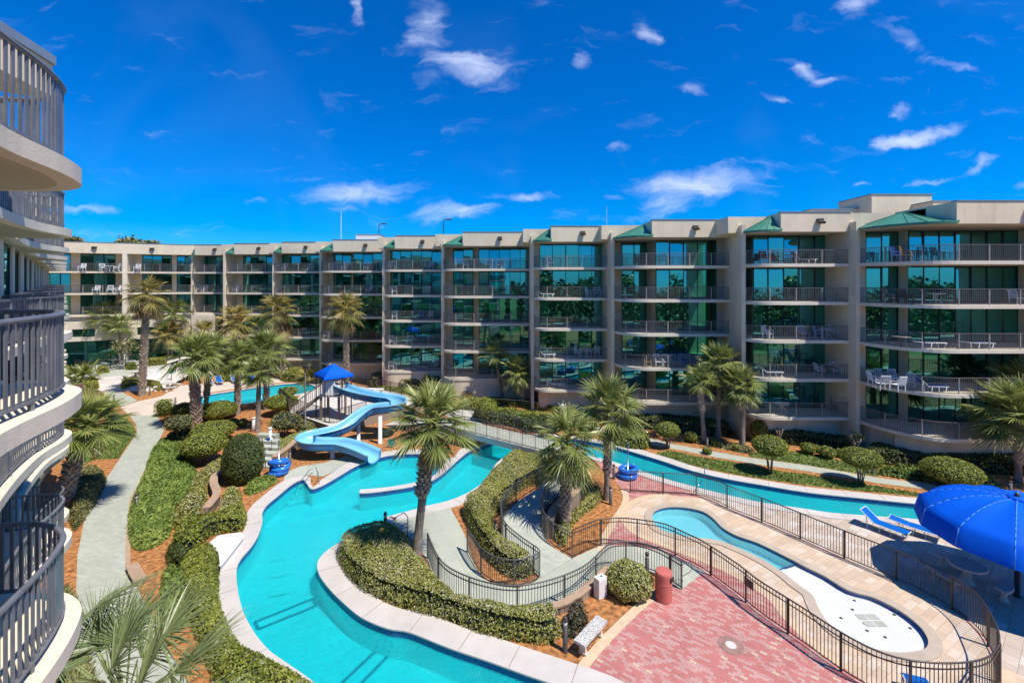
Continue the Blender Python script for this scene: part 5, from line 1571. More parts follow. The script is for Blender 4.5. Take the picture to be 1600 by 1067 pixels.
def ball(name, px, py, wpx, hpx, leaf, label, stems=0, group=None, base_py=None, size=.075, dens=330, flowers=0, cat='shrub', square=2.0, noise=.05, z_off=None, lean=0):
    """rounded shrub: crown centre at (px,py), pixel width/height; optional bare stems down to base_py"""
    bpy_ = base_py if base_py else py + hpx / 2
    x, y = G(px if not lean else px, bpy_)
    sc = y / F; rx = wpx * sc / 2; cz = H - (py - HY) * sc; rz = hpx * sc / 2
    # seen from above the outline mixes height and depth
    dep = (H - cz) / y; rz = max(.25, math.sqrt(max(.05, rz ** 2 - (rx * dep * .8) ** 2)) if rz > rx * dep * .85 else rz * .65)
    if not base_py: cz = max(cz, rz * .92)
    t = thing(name, (x, y, 0), label, cat, group)
    area = 4 * math.pi * ((rx * rx * 2 + rx * rz * 4) / 6)
    n = int(area * dens)
    v = rng.normal(0, 1, (n, 3)); v /= np.linalg.norm(v, axis=1, keepdims=True)
    if square > 2: v = v / (np.abs(v) ** square).sum(1, keepdims=True) ** (1 / square)
    nz = 1 + noise * (hnoise(v[:, :2] * 3 + v[:, 2:] * 2, 1.6, int(px)) + .8 * hnoise(v[:, :2] * 6 - v[:, 2:] * 5, 1.6, int(py)))
    p = v * np.array([rx, rx, rz]) * (nz * rng.uniform(.93, 1.04, n))[:, None] + np.array([0, 0, cz])
    ok = p[:, 2] > .02; p, v = p[ok], v[ok]
    V = leaf_quads(p, v / np.array([rx, rx, rz]) / np.linalg.norm(v / np.array([rx, rx, rz]), axis=1, keepdims=True), size, 1.6, .6)
    tone = np.clip(rng.normal(.5, .19, len(p)) + .12 * hnoise(p[:, :2] + p[:, 2:], 4, int(px + 3)), 0, 1)
    mi = np.zeros(len(p), int)
    if flowers: mi[rng.random(len(p)) < flowers] = 1
    quads('foliage', V, [leaf, M['flower']], t, mi, tone)
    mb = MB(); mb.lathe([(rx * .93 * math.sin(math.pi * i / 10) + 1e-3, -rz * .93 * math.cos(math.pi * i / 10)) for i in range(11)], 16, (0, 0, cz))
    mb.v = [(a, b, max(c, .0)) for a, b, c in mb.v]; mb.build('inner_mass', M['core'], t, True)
    for k in range(stems):
        a = 2 * math.pi * k / stems + random.random(); r0 = .06 + .05 * random.random(); r1 = rx * random.uniform(.35, .6)
        mb = MB(); zt = cz - rz * .5
        mb.tube([(r0 * math.cos(a), r0 * math.sin(a), 0), (r0 * 1.8 * math.cos(a + .3), r0 * 1.8 * math.sin(a + .3), zt * .5), (r1 * math.cos(a), r1 * math.sin(a), zt + .15)], [.035, .028, .018], 6); mb.build('stem', M['twig'], t, True)
    return t


# ---- palms
def frond_arrays(o, az, el, Lp, Lf, nleaf, spread, droop, wid, nt_, pdroop, tone0, fdir=None):
    d0 = np.array((math.cos(el) * math.cos(az), math.cos(el) * math.sin(az), math.sin(el)))
    s = np.linspace(0, 1, 6)[:, None]
    pet = o + d0 * s * Lp + np.array((0, 0, -1.0)) * (pdroop * Lp) * s ** 2
    f = pet[-1] - pet[-2]; f /= np.linalg.norm(f)
    if fdir is not None: f = np.array(fdir, float); f /= np.linalg.norm(f)
    up = np.array((0, 0, 1.0))
    sd = np.cross(f, up); ns = np.linalg.norm(sd)
    sd = np.array((-math.sin(az), math.cos(az), 0)) if ns < .2 else sd / ns
    nr = np.cross(sd, f)
    roll = random.uniform(-.35, .35)
    sd, nr = sd * math.cos(roll) + nr * math.sin(roll), nr * math.cos(roll) - sd * math.sin(roll)
    hub = pet[-1]
    ph = np.linspace(-spread / 2, spread / 2, nleaf) + rng.normal(0, .02, nleaf)
    tt = np.linspace(0, 1, nt_ + 1)
    L = Lf * (1 - .22 * np.abs(ph / (spread / 2)) ** 2) * rng.uniform(.9, 1.08, nleaf)
    ld = np.cos(ph)[:, None] * f + np.sin(ph)[:, None] * sd          # leaflet direction
    ld = ld + nr * (.16 * rng.choice([-1, 1], nleaf) * .25 + .10)[:, None]
    ld /= np.linalg.norm(ld, axis=1, keepdims=True)
    costa = hub + f * (.28 * Lf) * np.cos(ph)[:, None].clip(0, 1) * .6        # costapalmate: blades start along a short rib
    pts = costa[:, None, :] + ld[:, None, :] * (L[:, None] * tt)[:, :, None]
    dr = droop * rng.uniform(.6, 1.5, nleaf)
    pts[:, :, 2] -= (dr * L)[:, None] * tt ** 2.4
    pts = pts - nr * (.10 * L[:, None] * tt ** 1.2)[:, :, None] * (np.abs(np.sin(ph)) ** 1.5)[:, None, None]
    lat = np.cross(ld, nr); lat /= np.linalg.norm(lat, axis=1, keepdims=True) + 1e-9
    lat = lat * .8 + nr * rng.normal(0, .45, nleaf)[:, None]
    wprof = np.interp(tt, [0, .3, .6, 1], [.75, 1.0, .62, .04]) * wid
    a = pts + lat[:, None, :] * wprof[None, :, None] * .5; b = pts - lat[:, None, :] * wprof[None, :, None] * .5
    Q = np.stack([a[:, :-1], b[:, :-1], b[:, 1:], a[:, 1:]], 2).reshape(-1, 4, 3)
    tn = np.clip(tone0 + rng.normal(0, .09, nleaf)[:, None] + np.linspace(-.06, .10, nt_)[None, :], 0, 1).reshape(-1)
    pw_ = .022 + .012 * Lp
    sd3 = np.array([sd] * 6)
    a, b = pet + sd3 * pw_, pet - sd3 * pw_
    Q2 = np.stack([a[:-1], b[:-1], b[1:], a[1:]], 1)
    n3 = np.array([nr] * 6); a, b = pet + n3 * pw_ * .7, pet - n3 * pw_ * .7
    Q3 = np.stack([a[:-1], b[:-1], b[1:], a[1:]], 1)
    return np.concatenate([Q, Q2, Q3]), np.concatenate([tn, np.full(10, .72)])


def crown_mesh(nf, Rr, nleaf=26, nt_=3, lo=-24, hi=82, droop=.13, wid=.045, gold=0):
    Vs = []; Ts = []
    for i in range(nf):
        k = (i + .5) / nf
        el = R(hi + (lo - hi) * k ** .85) + random.uniform(-.12, .12)
        az = i * 2.39996 + random.uniform(-.2, .2)
        Lp = Rr * random.uniform(.44, .58) * (1 - .1 * (el > 1.1)); Lf = Rr * random.uniform(.50, .62)
        base = np.array((0, 0, .18 * (1 - k)))
        V, T = frond_arrays(base, az, el, Lp, Lf, nleaf, R(random.uniform(190, 235)), droop * (.7 + .8 * k), wid, nt_, .10 + .12 * k, .62 - .30 * k + random.uniform(-.1, .14))
        Vs.append(V); Ts.append(T)
    return np.concatenate(Vs), np.concatenate(Ts)


def dead_mesh(nf, Rr, nleaf=14, r0=.16):
    Vs = []; Ts = []
    for i in range(nf):
        az = i * 2.39996 + random.uniform(-.3, .3); el = R(random.uniform(-82, -50))
        o = np.array((math.cos(az) * r0, math.sin(az) * r0, -.1 - random.random() * .25))
        V, T = frond_arrays(o, az, el, Rr * random.uniform(.28, .42), Rr * random.uniform(.34, .5), nleaf, R(120), .35, .05, 2, .1, random.uniform(.3, .7))
        Vs.append(V); Ts.append(T)
    return np.concatenate(Vs), np.concatenate(Ts)


def mesh_of(name, arr, mat):
    o = quads(name, arr[0], mat, None, None, arr[1]); me = o.data; bpy.data.objects.remove(o); return me


CROWN = {'sabal': [mesh_of('crown', crown_mesh(random.choice((28, 32, 36)), 1.0, 26, 3, random.choice((-20, -32, -40)), 82, random.uniform(.12, .26), .05), M['leaf_palm']) for _ in range(6)],
         'gold': [mesh_of('crown', crown_mesh(24, 1.0, 22, 3, -42, 78, .26), M['leaf_gold']) for _ in range(4)],
         'loose': [mesh_of('crown', crown_mesh(18, 1.0, 22, 3, -25, 78, .2), M['leaf_palm']) for _ in range(2)]}
DEAD = [mesh_of('dead_fronds', dead_mesh(16, 1.0), M['leaf_dead']) for _ in range(2)]


def palm(bx, by, bz, cx, cy, cz, Rr, label, kind='sabal', boots=(0, 0), r0=.17, r1=.13, dead=0, dark=False, group='palms in the pool garden', name='palm_tree', crown=None, zs=1.0, shag=1.0):
    Rr = Rr * (.86 if Rr != 1.0 else 1)
    t = thing(name, (bx, by, bz), label, 'palm tree', group)
    top = np.array((cx - bx, cy - by, cz - bz)); n = 14
    pts = []; rs = []
    for i in range(n + 1):
        s = i / n
        p = np.array((top[0] * (s ** 1.35), top[1] * (s ** 1.35), top[2] * s)); pts.append(p)
        rs.append((r0 * (1.35 - .35 * min(1, s * 6)) * (1 - s) + r1 * s) * random.uniform(.95, 1.05))
    mb = MB(); mb.tube(pts, rs, 12)
    b0, b1 = boots
    if b1 > b0:
        rows = max(3, int((b1 - b0) * top[2] / .16))
        for j in range(rows):
            s = b0 + (b1 - b0) * j / rows
            c = np.array((top[0] * (s ** 1.35), top[1] * (s ** 1.35), top[2] * s)); rr = (r0 * (1 - s) + r1 * s) * .98
            for k in range(7):
                a = 2 * math.pi * (k + .5 * (j % 2)) / 7 + random.uniform(-.12, .12)
                ca, sa = math.cos(a), math.sin(a); w_ = rr * .42; out = random.uniform(.07, .15) * (r0 / .17) * shag; hh_ = random.uniform(.20, .32)
                pA = c + np.array((ca * rr, sa * rr, 0)); lat = np.array((-sa, ca, 0)) * w_
                tip = c + np.array((ca * (rr + out), sa * (rr + out), hh_)); tl = lat * .55
                inn = c + np.array((ca * rr * .95, sa * rr * .95, hh_ * .8))
                mb.add([pA - lat, pA + lat, tip + tl, tip - tl, inn + lat, inn - lat], [(0, 1, 2, 3), (3, 2, 4, 5), (1, 4, 2), (0, 3, 5)], 1)
    mb.build('trunk', [M['bark_dark'] if dark else M['bark'], M['boot']], t, False)
    me = crown if crown else random.choice(CROWN[kind])
    c = link_mesh('crown', me, t); c.location = tuple(top); c.scale = (Rr, Rr, Rr * zs); c.rotation_euler = (0, 0, random.uniform(0, 6.28))
    if dead:
        d = link_mesh('dead_fronds', random.choice(DEAD), t); d.location = tuple(top - np.array((0, 0, .05))); d.scale = (Rr * dead, Rr * dead, Rr * dead); d.rotation_euler = (0, 0, random.uniform(0, 6.28))
    return t


def palm_px(bpx, bpy_, cpx, cpy, rpx, label, Y=None, zb=0.0, **kw):
    """trunk foot at pixel (bpx,bpy_), crown centre at (cpx,cpy), frond reach in pixels"""
    if Y is None: x, Y = G(bpx, bpy_, zb)
    else:
        x = PX(bpx, Y)
    c = P(cpx, cpy, Y)
    return palm(x, Y, zb, c[0], Y, c[2], rpx * Y / F, label, **kw)


big = mesh_of('crown', crown_mesh(32, 1.0, 32, 4, -22, 80, .15, .042), M['leaf_palm'])
big2 = mesh_of('crown', crown_mesh(30, 1.0, 30, 4, -44, 80, .24, .042), M['leaf_palm'])
big3 = mesh_of('crown', crown_mesh(32, 1.0, 30, 4, -28, 82, .17, .042), M['leaf_palm'])
palm_px(650, 886, 676, 668, 80, 'leaning palm with a shaggy upper trunk between the hedge and the river', boots=(.50, .98), r0=.18, r1=.17, dead=.75, crown=big, group=None, shag=1.6)
palm_px(882, 828, 887, 696, 68, 'dark-trunked palm standing beside the ramp', boots=(.10, .98), r0=.21, r1=.17, dark=False, crown=big2)
palm_px(948, 780, 951, 648, 68, 'palm behind the ramp palm, its crown above the river', boots=(.3, .9), r0=.17, r1=.14, crown=big3, dead=.6)
palm_px(1100, 692, 1092, 598, 38, 'left palm of the three against the right wing', boots=(.5, .95), kind='loose')
palm_px(1122, 684, 1124, 570, 42, 'middle and tallest palm of the three against the right wing')
palm_px(1160, 697, 1157, 605, 40, 'right palm of the three against the right wing', boots=(.6, .95))
palm_px(1591, 752, 1594, 655, 80, 'lower front palm at the right edge of the picture', boots=(.3, .95), crown=big, zs=.9)
palm(PX(1600, 30.5), 30.5, 0, PX(1598, 30.5), 30.5, 4.9, 2.3, 'upper rear palm at the right edge of the picture')
palm_px(818.5, 634, 809, 583, 33, 'short palm with a curved trunk before the middle units', boots=(.3, .95), r0=.22, r1=.17)
palm_px(785, 626, 774, 556, 33, 'taller palm just left of the short curved palm', kind='loose')
palm_px(586, 590, 577, 541, 31, 'short thick palm right of the canopy', boots=(.2, .95), r0=.26, r1=.22)
palm_px(541, 603, 540, 486, 36, 'tall golden palm rising behind the blue canopy', kind='gold', boots=(.1, .95), dead=.95, r0=.24, r1=.2)
palm_px(443, 592, 434, 487, 36, 'tall yellowing palm with a hanging skirt of dead fronds', kind='gold', dead=1.3, r0=.26, r1=.22, boots=(.0, .6))
palm_px(372, 588, 368, 503, 36, 'golden-green palm in the middle of the left cluster', kind='gold', dead=.6)
palm_px(222, 618, 230, 463, 38, 'tallest palm on the left with a white-flecked trunk', kind='gold', boots=(.08, .95), dead=1.0, r0=.26, r1=.21)
def palm_s(bpx, bpy_, cpx, cpy, rpx, label, **kw):
    x, Y, zb = GS(bpx, bpy_); c = P(cpx, cpy, Y); return palm(x, Y, zb, c[0], Y, c[2], rpx * Y / F, label, **kw)
palm_s(170, 566, 165, 500, 34, 'leftmost green palm on the far terrace', kind='sabal', r0=.24, r1=.2)
palm_s(188, 572, 187, 512, 28, 'green palm second from the left on the far terrace', kind='loose')
palm_s(268, 560, 271, 492, 32, 'green palm before the plain wall of the far wing', kind='loose')
palm_s(262, 562, 264, 522, 30, 'low golden palm behind the white screen wall', kind='gold', dead=.5)
palm_px(318, 590, 316, 524, 32, 'golden palm at the left end of the lap pool', kind='gold', dead=.5)
palm_px(306, 668, 304, 562, 48, 'thick-booted palm in the left garden nearest the egg-shaped shrub', boots=(.05, .95), r0=.30, r1=.26)
palm_px(321, 648, 330, 556, 44, 'palm directly behind the thick-booted palm', boots=(.3, .95), r0=.2, r1=.17)
palm_px(371, 648, 372, 562, 36, 'palm with flecked trunk in front of the lap pool', boots=(.15, .95), r0=.2, r1=.17)
palm_px(403, 674, 405, 582, 32, 'palm with a bare pale trunk before the lap pool', r0=.19, r1=.16, dead=.5)
palm_px(416, 640, 416, 552, 44, 'bushy palm behind the bare-trunked palm', boots=(.15, .95), r0=.2, r1=.17)
palm_px(98, 800, 138, 668, 72, 'palm with a heavily booted leaning trunk between the balconies and path', boots=(.0, .97), r0=.28, r1=.24, crown=big, zs=.8)
Cc = np.array((PX(196, 9.7), 9.7, 3.15)); Vs = []; Ts = []
for (px, py, Y, fd, Lf, tn, sp_) in [(149, 948, 10.6, (.9, .35, .35), 1.25, .45, 200), (168, 1056, 9.6, (.22, .45, .85), 1.75, .55, 170), (246, 1000, 10.0, (.62, .45, .62), 1.35, .62, 170), (256, 1062, 9.5, (.85, .35, .45), 1.5, .6, 180),
                                     (180, 1010, 10.2, (-.1, .7, .8), 1.45, .4, 190), (285, 1040, 9.7, (.7, .6, .5), 1.3, .45, 190), (215, 1075, 9.4, (.35, .3, .9), 1.3, .7, 180), (150, 1010, 10.2, (-.5, .6, .55), 1.3, .4, 190), (172, 1072, 9.3, (.15, -.5, .5), .9, .9, 210), (120, 1040, 9.9, (-.75, .35, .35), 1.3, .35, 190), (205, 985, 10.5, (.25, .85, .40), 1.3, .3, 190), (225, 1110, 9.0, (.6, -.6, .2), 1.3, .6, 200), (130, 1100, 9.2, (-.7, -.5, .3), 1.3, .5, 200), (300, 1105, 9.2, (.95, -.1, .05), 1.2, .5, 190), (215, 1030, 9.9, (.55, .75, .6), 1.35, .5, 150)]:
    hub = np.array(P(px, py, Y)) - Cc; L_ = np.linalg.norm(hub); az = math.atan2(hub[1], hub[0]); el = math.asin(hub[2] / L_)
    V, T = frond_arrays(np.zeros(3), az, el, L_, Lf, 54, R(sp_), .12, .034, 7, .0, tn, fd); Vs.append(V); Ts.append(T)
near = mesh_of('crown', (np.concatenate(Vs), np.concatenate(Ts)), M['leaf_palm_near'])
pt = palm(Cc[0], Cc[1], 0, Cc[0], Cc[1], Cc[2], 1.0, 'close palm at the bottom left with long pale fan fronds over the path', crown=near, r0=.2, r1=.18, boots=(.3, .95), group=None)
for ch in pt.children:
    if ch.name.startswith('crown'): ch.rotation_euler = (0, 0, 0)
# stemless fan palms
def fan_clump(px, py, rpx, label, mat='leaf_palm', z=0.15):
    x, y = G(px, py); me = mesh_of('fan_palm', crown_mesh(18, 1.0, 24, 3, -5, 78, .3, .05), M[mat]); o = link_mesh('fan_palm', me); o.location = (x, y, z); s = rpx * y / F; o.scale = (s, s, s); tag(o, label, 'palm', 'low fan palms')
hedge('ground_cover', [(112, 880), (119, 860), (119, 930), (119, 1010), (95, 1000), (95, 930)], .35, M['leaf_olive'], 'thin olive planting strip between the balcony tip and the path', 'ground cover', rough=.4) if False else None
fan_clump(126, 602, 36, 'low stemless fan palm beside the far green path')
fan_clump(120, 570, 26, 'stemless fan palm just right of the balcony tip')
fan_clump(487, 597, 26, 'spiky yellowish fan palm left of the blue canopy', 'leaf_gold')
fan_clump(735, 620, 24, 'grey fan palm against the sunlit wall', 'leaf_dark')
fan_clump(120, 668, 34, 'low fan palm under the booted leaning palm')

# ---- hedges and beds
hedge('hedge', [(522, 868), (533, 899), (560, 928), (606, 949), (652, 965), (700, 977), (747, 997), (793, 1007), (851, 1014), (874, 1007), (884, 988), (862, 967), (811, 973), (766, 967), (726, 953), (697, 936), (676, 906), (655, 884), (640, 856), (612, 838), (590, 836), (550, 848)], .95, M['leaf_hedge'],
      'long white-flowering hedge curving round the island between river and green walk', flowers=.26, dens=900, edge=.5, inset=.14, size=.05)
hedge('hedge', [(797, 722), (780, 738), (762, 757), (735, 790), (722, 797), (724, 812), (736, 838), (748, 858), (758, 876), (790, 903), (815, 908), (838, 897), (815, 880), (796, 868), (778, 848), (772, 825), (776, 805), (797, 783), (820, 766), (845, 752), (852, 738), (832, 722), (812, 714)], .95, M['leaf_hedge'],
      'tall white-flowering hedge between the river and the ramp', flowers=.22, dens=850, edge=.5, size=.05)
hedge('hedge', [(943, 775), (934, 792), (914, 806), (898, 822), (890, 842), (884, 858), (868, 848), (866, 836), (880, 818), (902, 800), (914, 782), (926, 768)], .55, M['leaf_hedge'], 'low flowering hedge between the stone wall and the wading pool bed', flowers=.18)
ball('shrub', 983, 906, 70, 60, M['leaf_hedge'], 'round white-flowering bush beside the red litter bin', flowers=.24, dens=800, noise=.07, base_py=926, size=.052)
hedge('shrub', [(878, 985), (884, 1003), (905, 1000), (920, 985), (922, 968), (905, 958), (888, 965)], .75, M['leaf_dry'], 'half-dead brown bush behind the bench bollard', 'shrub', dens=420, size=.06)
hedge('hedge', [(352, 716), (334, 728), (316, 738), (300, 752), (290, 778), (272, 806), (266, 826), (290, 832), (330, 822), (352, 808), (374, 796), (380, 782), (374, 768), (352, 770), (344, 785), (336, 806), (318, 812), (316, 800), (326, 782), (324, 765), (330, 752), (348, 742)], .42, M['leaf_yellow'],
      'band of pale flowering ground cover winding around the low S-shaped wall', flowers=.22, dens=330, size=.075, edge=.35)
hedge('hedge', [(384, 800), (384, 829), (336, 838), (316, 858), (306, 870), (268, 870), (262, 858), (282, 832), (296, 822), (335, 820), (362, 808)], .75, M['leaf_clip'], 'dark clipped hedge behind the white cover', dens=330)
hedge('hedge', [(340, 868), (342, 936), (354, 978), (380, 1024), (432, 1052), (470, 1075), (520, 1110), (440, 1140), (352, 1100), (320, 1030), (302, 988), (288, 950), (276, 915), (280, 892), (300, 872)], .62, M['leaf_clip'], 'long dark green hedge along the left coping of the main pool', dens=800, size=.055, flowers=.03, inset=0.0)
hedge('shrub', [(258, 866), (262, 895), (276, 906), (290, 900), (300, 880), (290, 868)], .7, M['leaf_dark'], 'dark loose shrub in the mulch left of the clipped hedge', 'shrub')
hedge('juniper', [(244, 702), (262, 694), (290, 700), (296, 730), (304, 742), (292, 772), (268, 796), (258, 838), (232, 856), (212, 850), (208, 812), (216, 775), (232, 738)], .38, M['leaf_juniper'], 'feathery green juniper spreading beside the garden path', 'ground cover', dens=620, size=.085, edge=.6, rough=.45, aspect=3.2, inset=-.15)
hedge('juniper', [(258, 898), (250, 930), (262, 948), (286, 944), (294, 915), (280, 898)], .6, M['leaf_juniper'], 'feathery juniper mound above the bottom palm fronds', 'ground cover', dens=420, size=.10, rough=.3, aspect=3.0)
hedge('juniper', [(250, 948), (244, 972), (268, 990), (290, 980), (296, 955)], .5, M['leaf_juniper'], 'smaller juniper mound partly under the bottom palm fronds', 'ground cover', dens=420, size=.10, rough=.3, aspect=3.0)
hedge('shrub', [(118, 750), (152, 742), (168, 752), (150, 790), (128, 822), (112, 830), (104, 800)], .75, M['leaf_olive'], 'olive clipped shrub mass left of the garden path', 'shrub', rough=.2)
hedge('shrub', [(134, 690), (148, 682), (164, 690), (160, 712), (142, 718)], .8, M['leaf_olive'], 'upright olive shrub below the leaning palm', 'shrub', rough=.2)
hedge('ground_cover', [(118, 612), (150, 610), (172, 628), (178, 640), (150, 655), (120, 650)], .35, M['leaf_olive'], 'olive ground cover between the balcony tip and upper path', 'ground cover', rough=.3)
hedge('shrub', [(130, 598), (152, 596), (156, 608), (136, 612)], .6, M['leaf_yellow'], 'yellow-green shrub beside the far path bollard', 'shrub')
hedge('shrub', [(112, 605), (130, 604), (132, 612), (114, 612)], .5, M['red_leaf'], 'pinkish red shrub below the low fan palm', 'shrub')
hedge('shrub', [(205, 700), (205, 690)], .1, M['leaf_olive'], '', 'shrub') if False else None
hedge('shrub', [(80, 950), (110, 935), (126, 960), (120, 1010), (150, 1067), (120, 1150), (60, 1150)], .7, M['leaf_olive'], 'strappy green planting under the balcony at the bottom left', 'shrub', dens=260, size=.13, rough=.35, aspect=3.5)
# topiary of the left garden
ball('topiary_shrub', 380, 718, 58, 82, M['leaf_dark'], 'big dark egg-shaped clipped shrub by the garden steps', base_py=752, dens=700, noise=.02, size=.055)
ball('topiary_shrub', 318, 694, 62, 38, M['leaf_clip'], 'flat-domed clipped shrub on bare stems left of the egg-shaped one', stems=5, base_py=724, noise=.05)
ball('topiary_shrub', 333, 672, 60, 30, M['leaf_clip'], 'wide clipped mound just behind the flat-domed shrub', noise=.05, base_py=690)
ball('topiary_shrub', 342, 640, 50, 28, M['leaf_clip'], 'clipped dome in front of the lap pool', base_py=654, noise=.04)
ball('topiary_shrub', 287, 640, 34, 22, M['leaf_clip'], 'clipped mound left of the thick-booted palm', noise=.05)
ball('topiary_shrub', 256.5, 637, 21, 24, M['leaf_clip'], 'clipped cube shrub at the edge of the cream deck', square=6, noise=.01)
ball('topiary_shrub', 440, 628, 48, 24, M['leaf_clip'], 'broad lower dome of clipped shrub beside the slide deck', stems=4, base_py=648)
ball('topiary_shrub', 450, 611, 28, 14, M['leaf_clip'], 'small upper dome behind the broad clipped dome', base_py=632, stems=2)
ball('shrub', 281, 660, 38, 24, M['leaf_olive'], 'yellowish open shrub on two bare stems beside the garden path', stems=3, base_py=695, dens=200, noise=.2)
ball('shrub', 446, 658, 44, 28, M['leaf_olive'], 'sparse olive shrub with crooked stems below the slide deck', stems=4, base_py=684, dens=200, noise=.2)
ball('shrub', 365, 660, 16, 14, M['leaf_clip'], 'small round shrub behind the wide clipped mound')
ball('shrub', 380, 660, 13, 13, M['leaf_clip'], 'small round shrub left of the white post')
ball('shrub', 285, 680, 40, 22, M['leaf_dark'], 'dark spreading shrub under the yellowish open shrub', base_py=690)
hedge('hedge', [(440, 694), (470, 682), (498, 676), (496, 690), (470, 700), (445, 708), (430, 716), (428, 706)], .55, M['leaf_hedge'], 'flowering hedge under the wall of the slide deck', flowers=.12)
hedge('ground_cover', [(398, 690), (430, 680), (445, 690), (425, 705), (405, 712)], .25, M['leaf_clip'], 'green ground cover around the white post', 'ground cover', rough=.3)
hedge('ground_cover', [(385, 760), (400, 752), (425, 748), (436, 752), (415, 766), (390, 775), (380, 770)], .3, M['leaf_juniper'], 'juniper patch between the egg-shaped shrub and the coping', 'ground cover', rough=.3, aspect=2.6)
hedge('shrub', [(462, 668), (482, 662), (500, 668), (492, 678), (468, 680)], .7, M['leaf_olive'], 'olive shrub against the slide deck wall', 'shrub', flowers=.05)
hedge('hedge', [(188, 600), (195, 592), (212, 596), (252, 603), (250, 612), (228, 606), (208, 606), (190, 610)], .6, M['leaf_yellow'], 'low yellow-green hedge around the bed of the tall palm')
hedge('hedge', [(250, 582), (300, 578), (300, 586), (256, 590)], .8, M['leaf_clip'], 'low hedge behind the round picnic table')
def hs_(px, h, leaf, label, **kw):
    pts = [GS(*p) for p in px]; z = sum(p[2] for p in pts) / len(pts)
    return hedge('hedge', None, h, leaf, label, world=[p[:2] for p in pts], z0=z - .1, **kw)
hs_([(150, 577), (172, 577), (172, 583), (150, 584)], .7, M['leaf_yellow'], 'yellow-green clump on the far terrace left of the palms')
hs_([(195, 572), (215, 571), (215, 578), (196, 579)], .8, M['leaf_clip'], 'dark low hedge on the far terrace right of the palms')
hs_([(228, 566), (262, 563), (262, 570), (230, 573)], .8, M['leaf_yellow'], 'sunlit low hedge on the far terrace beside the tall palm')
hedge('hedge', [(440, 588), (482, 584), (482, 592), (462, 597), (440, 596)], 1.0, M['leaf_yellow'], 'clipped yellow-green hedge below the tall yellowing palm', size=.11, dens=200)
hedge('hedge', [(340, 592), (352, 588), (400, 585), (402, 590), (346, 597)], .7, M['leaf_clip'], 'low planting behind the blue loungers', size=.11, dens=200)
# hedges against the right wing
for pts, h, lab, leaf in (([(579, 606), (606, 606), (608, 598), (580, 598)], 1.3, 'clipped olive hedge block at the left of the row behind the slide', 'leaf_olive'), ([(609, 609), (660, 611), (661, 601), (610, 599)], 1.3, 'long clipped olive hedge in the middle of the row behind the slide', 'leaf_olive'), ([(669, 625), (708, 629), (712, 616), (690, 608), (670, 609)], 1.5, 'tall clipped olive hedge at the right of the row behind the slide', 'leaf_olive'),
                          ([(585, 614), (612, 614), (650, 618), (668, 626), (640, 628), (600, 622)], .8, 'loose green shrubs in front of the clipped olive hedges', 'leaf_clip'), ([(718, 640), (748, 641), (760, 634), (740, 628), (718, 630)], .7, 'yellow-green shrubs at the foot of the sunlit wall', 'leaf_yellow'), ([(748, 634), (775, 636), (786, 632), (770, 627), (750, 628)], .6, 'bright green shrubs left of the curved palm', 'leaf_clip')):
    hedge('hedge', pts, h, M[leaf], lab, size=.11, dens=200, edge=.6)
ball('topiary_shrub', 668, 600, 18, 28, M['leaf_clip'], 'dark upright ball shrub within the clipped hedge row', base_py=612, size=.1)
ball('topiary_shrub', 760, 640, 34, 34, M['leaf_clip'], 'cone-shaped green shrub behind the footbridge', base_py=656, size=.09)
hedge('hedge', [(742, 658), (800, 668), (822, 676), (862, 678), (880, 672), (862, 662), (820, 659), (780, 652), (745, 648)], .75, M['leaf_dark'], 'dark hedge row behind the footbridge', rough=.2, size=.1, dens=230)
hedge('hedge', [(775, 648), (812, 652), (860, 660), (900, 668), (905, 660), (860, 650), (815, 644), (778, 640)], .35, M['leaf_clip'], 'low green planting along the wing walk', size=.1, dens=230, rough=.2)
hedge('hedge', [(955, 694), (985, 703), (1014, 702), (1016, 694), (1000, 684), (975, 676), (955, 678)], .85, M['leaf_clip'], 'clipped green hedge between the walk and the river', size=.09, dens=260)
hedge('hedge', [(778, 634), (850, 642), (900, 654), (905, 646), (855, 634), (780, 627)], .5, M['leaf_clip'], 'low hedge strip along the pipe handrail', size=.1, dens=230)
# ball trees by the river
for px, py, w_, h_, bpy2, lab in ((1043, 671, 36, 24, 700, 'small ball-clipped tree at the left end of the lawn strip'), (1203, 696, 50, 32, 739, 'ball-clipped tree second from left along the river'), (1345, 715, 56, 32, 756, 'ball-clipped tree third from left along the river'), (1487, 735, 74, 42, 762, 'largest ball-clipped tree, behind the blue umbrella')):
    ball('topiary_tree', px, py, w_, h_, M['leaf_clip'], lab, stems=6, base_py=bpy2, group='ball-clipped trees along the river', cat='tree', dens=420, noise=.03, size=.065)
for px, py, w_, h_, lab in ((1263, 700, 22, 17, 'left clipped bun of shrub on the sloping bed'), (1292, 706, 24, 18, 'second clipped bun of shrub on the sloping bed'), (1276, 700, 12, 12, 'small dark bun between two clipped buns'), (1311, 707, 14, 13, 'right dark clipped bun on the sloping bed'), (1080, 682, 20, 16, 'loose green shrub right of the first ball tree'), (1186, 672, 26, 34, 'upright green shrub right of the three palms'), (1105, 704, 14, 10, 'low green tuft by the palm feet'), (1118, 692, 14, 9, 'low dark shrub behind the palm feet'), (1150, 700, 10, 8, 'tuft between the two right palm trunks')):
    ball('shrub', px, py, w_, h_, M['leaf_clip'], lab, group='shrubs below the right wing')
hedge('ground_cover', [(1060, 690), (1090, 694), (1120, 700), (1180, 712), (1172, 700), (1130, 690), (1080, 682)], .2, M['leaf_olive'], 'patchy olive ground cover under the three palms', 'ground cover', dens=120, rough=.5, size=.1)
hedge('ground_cover', [(1370, 742), (1420, 750), (1480, 756), (1540, 764), (1560, 756), (1500, 742), (1440, 736), (1380, 732)], .4, M['leaf_juniper'], 'green ground cover between the walk and the wing at the right', 'ground cover', rough=.4, dens=200, size=.1)
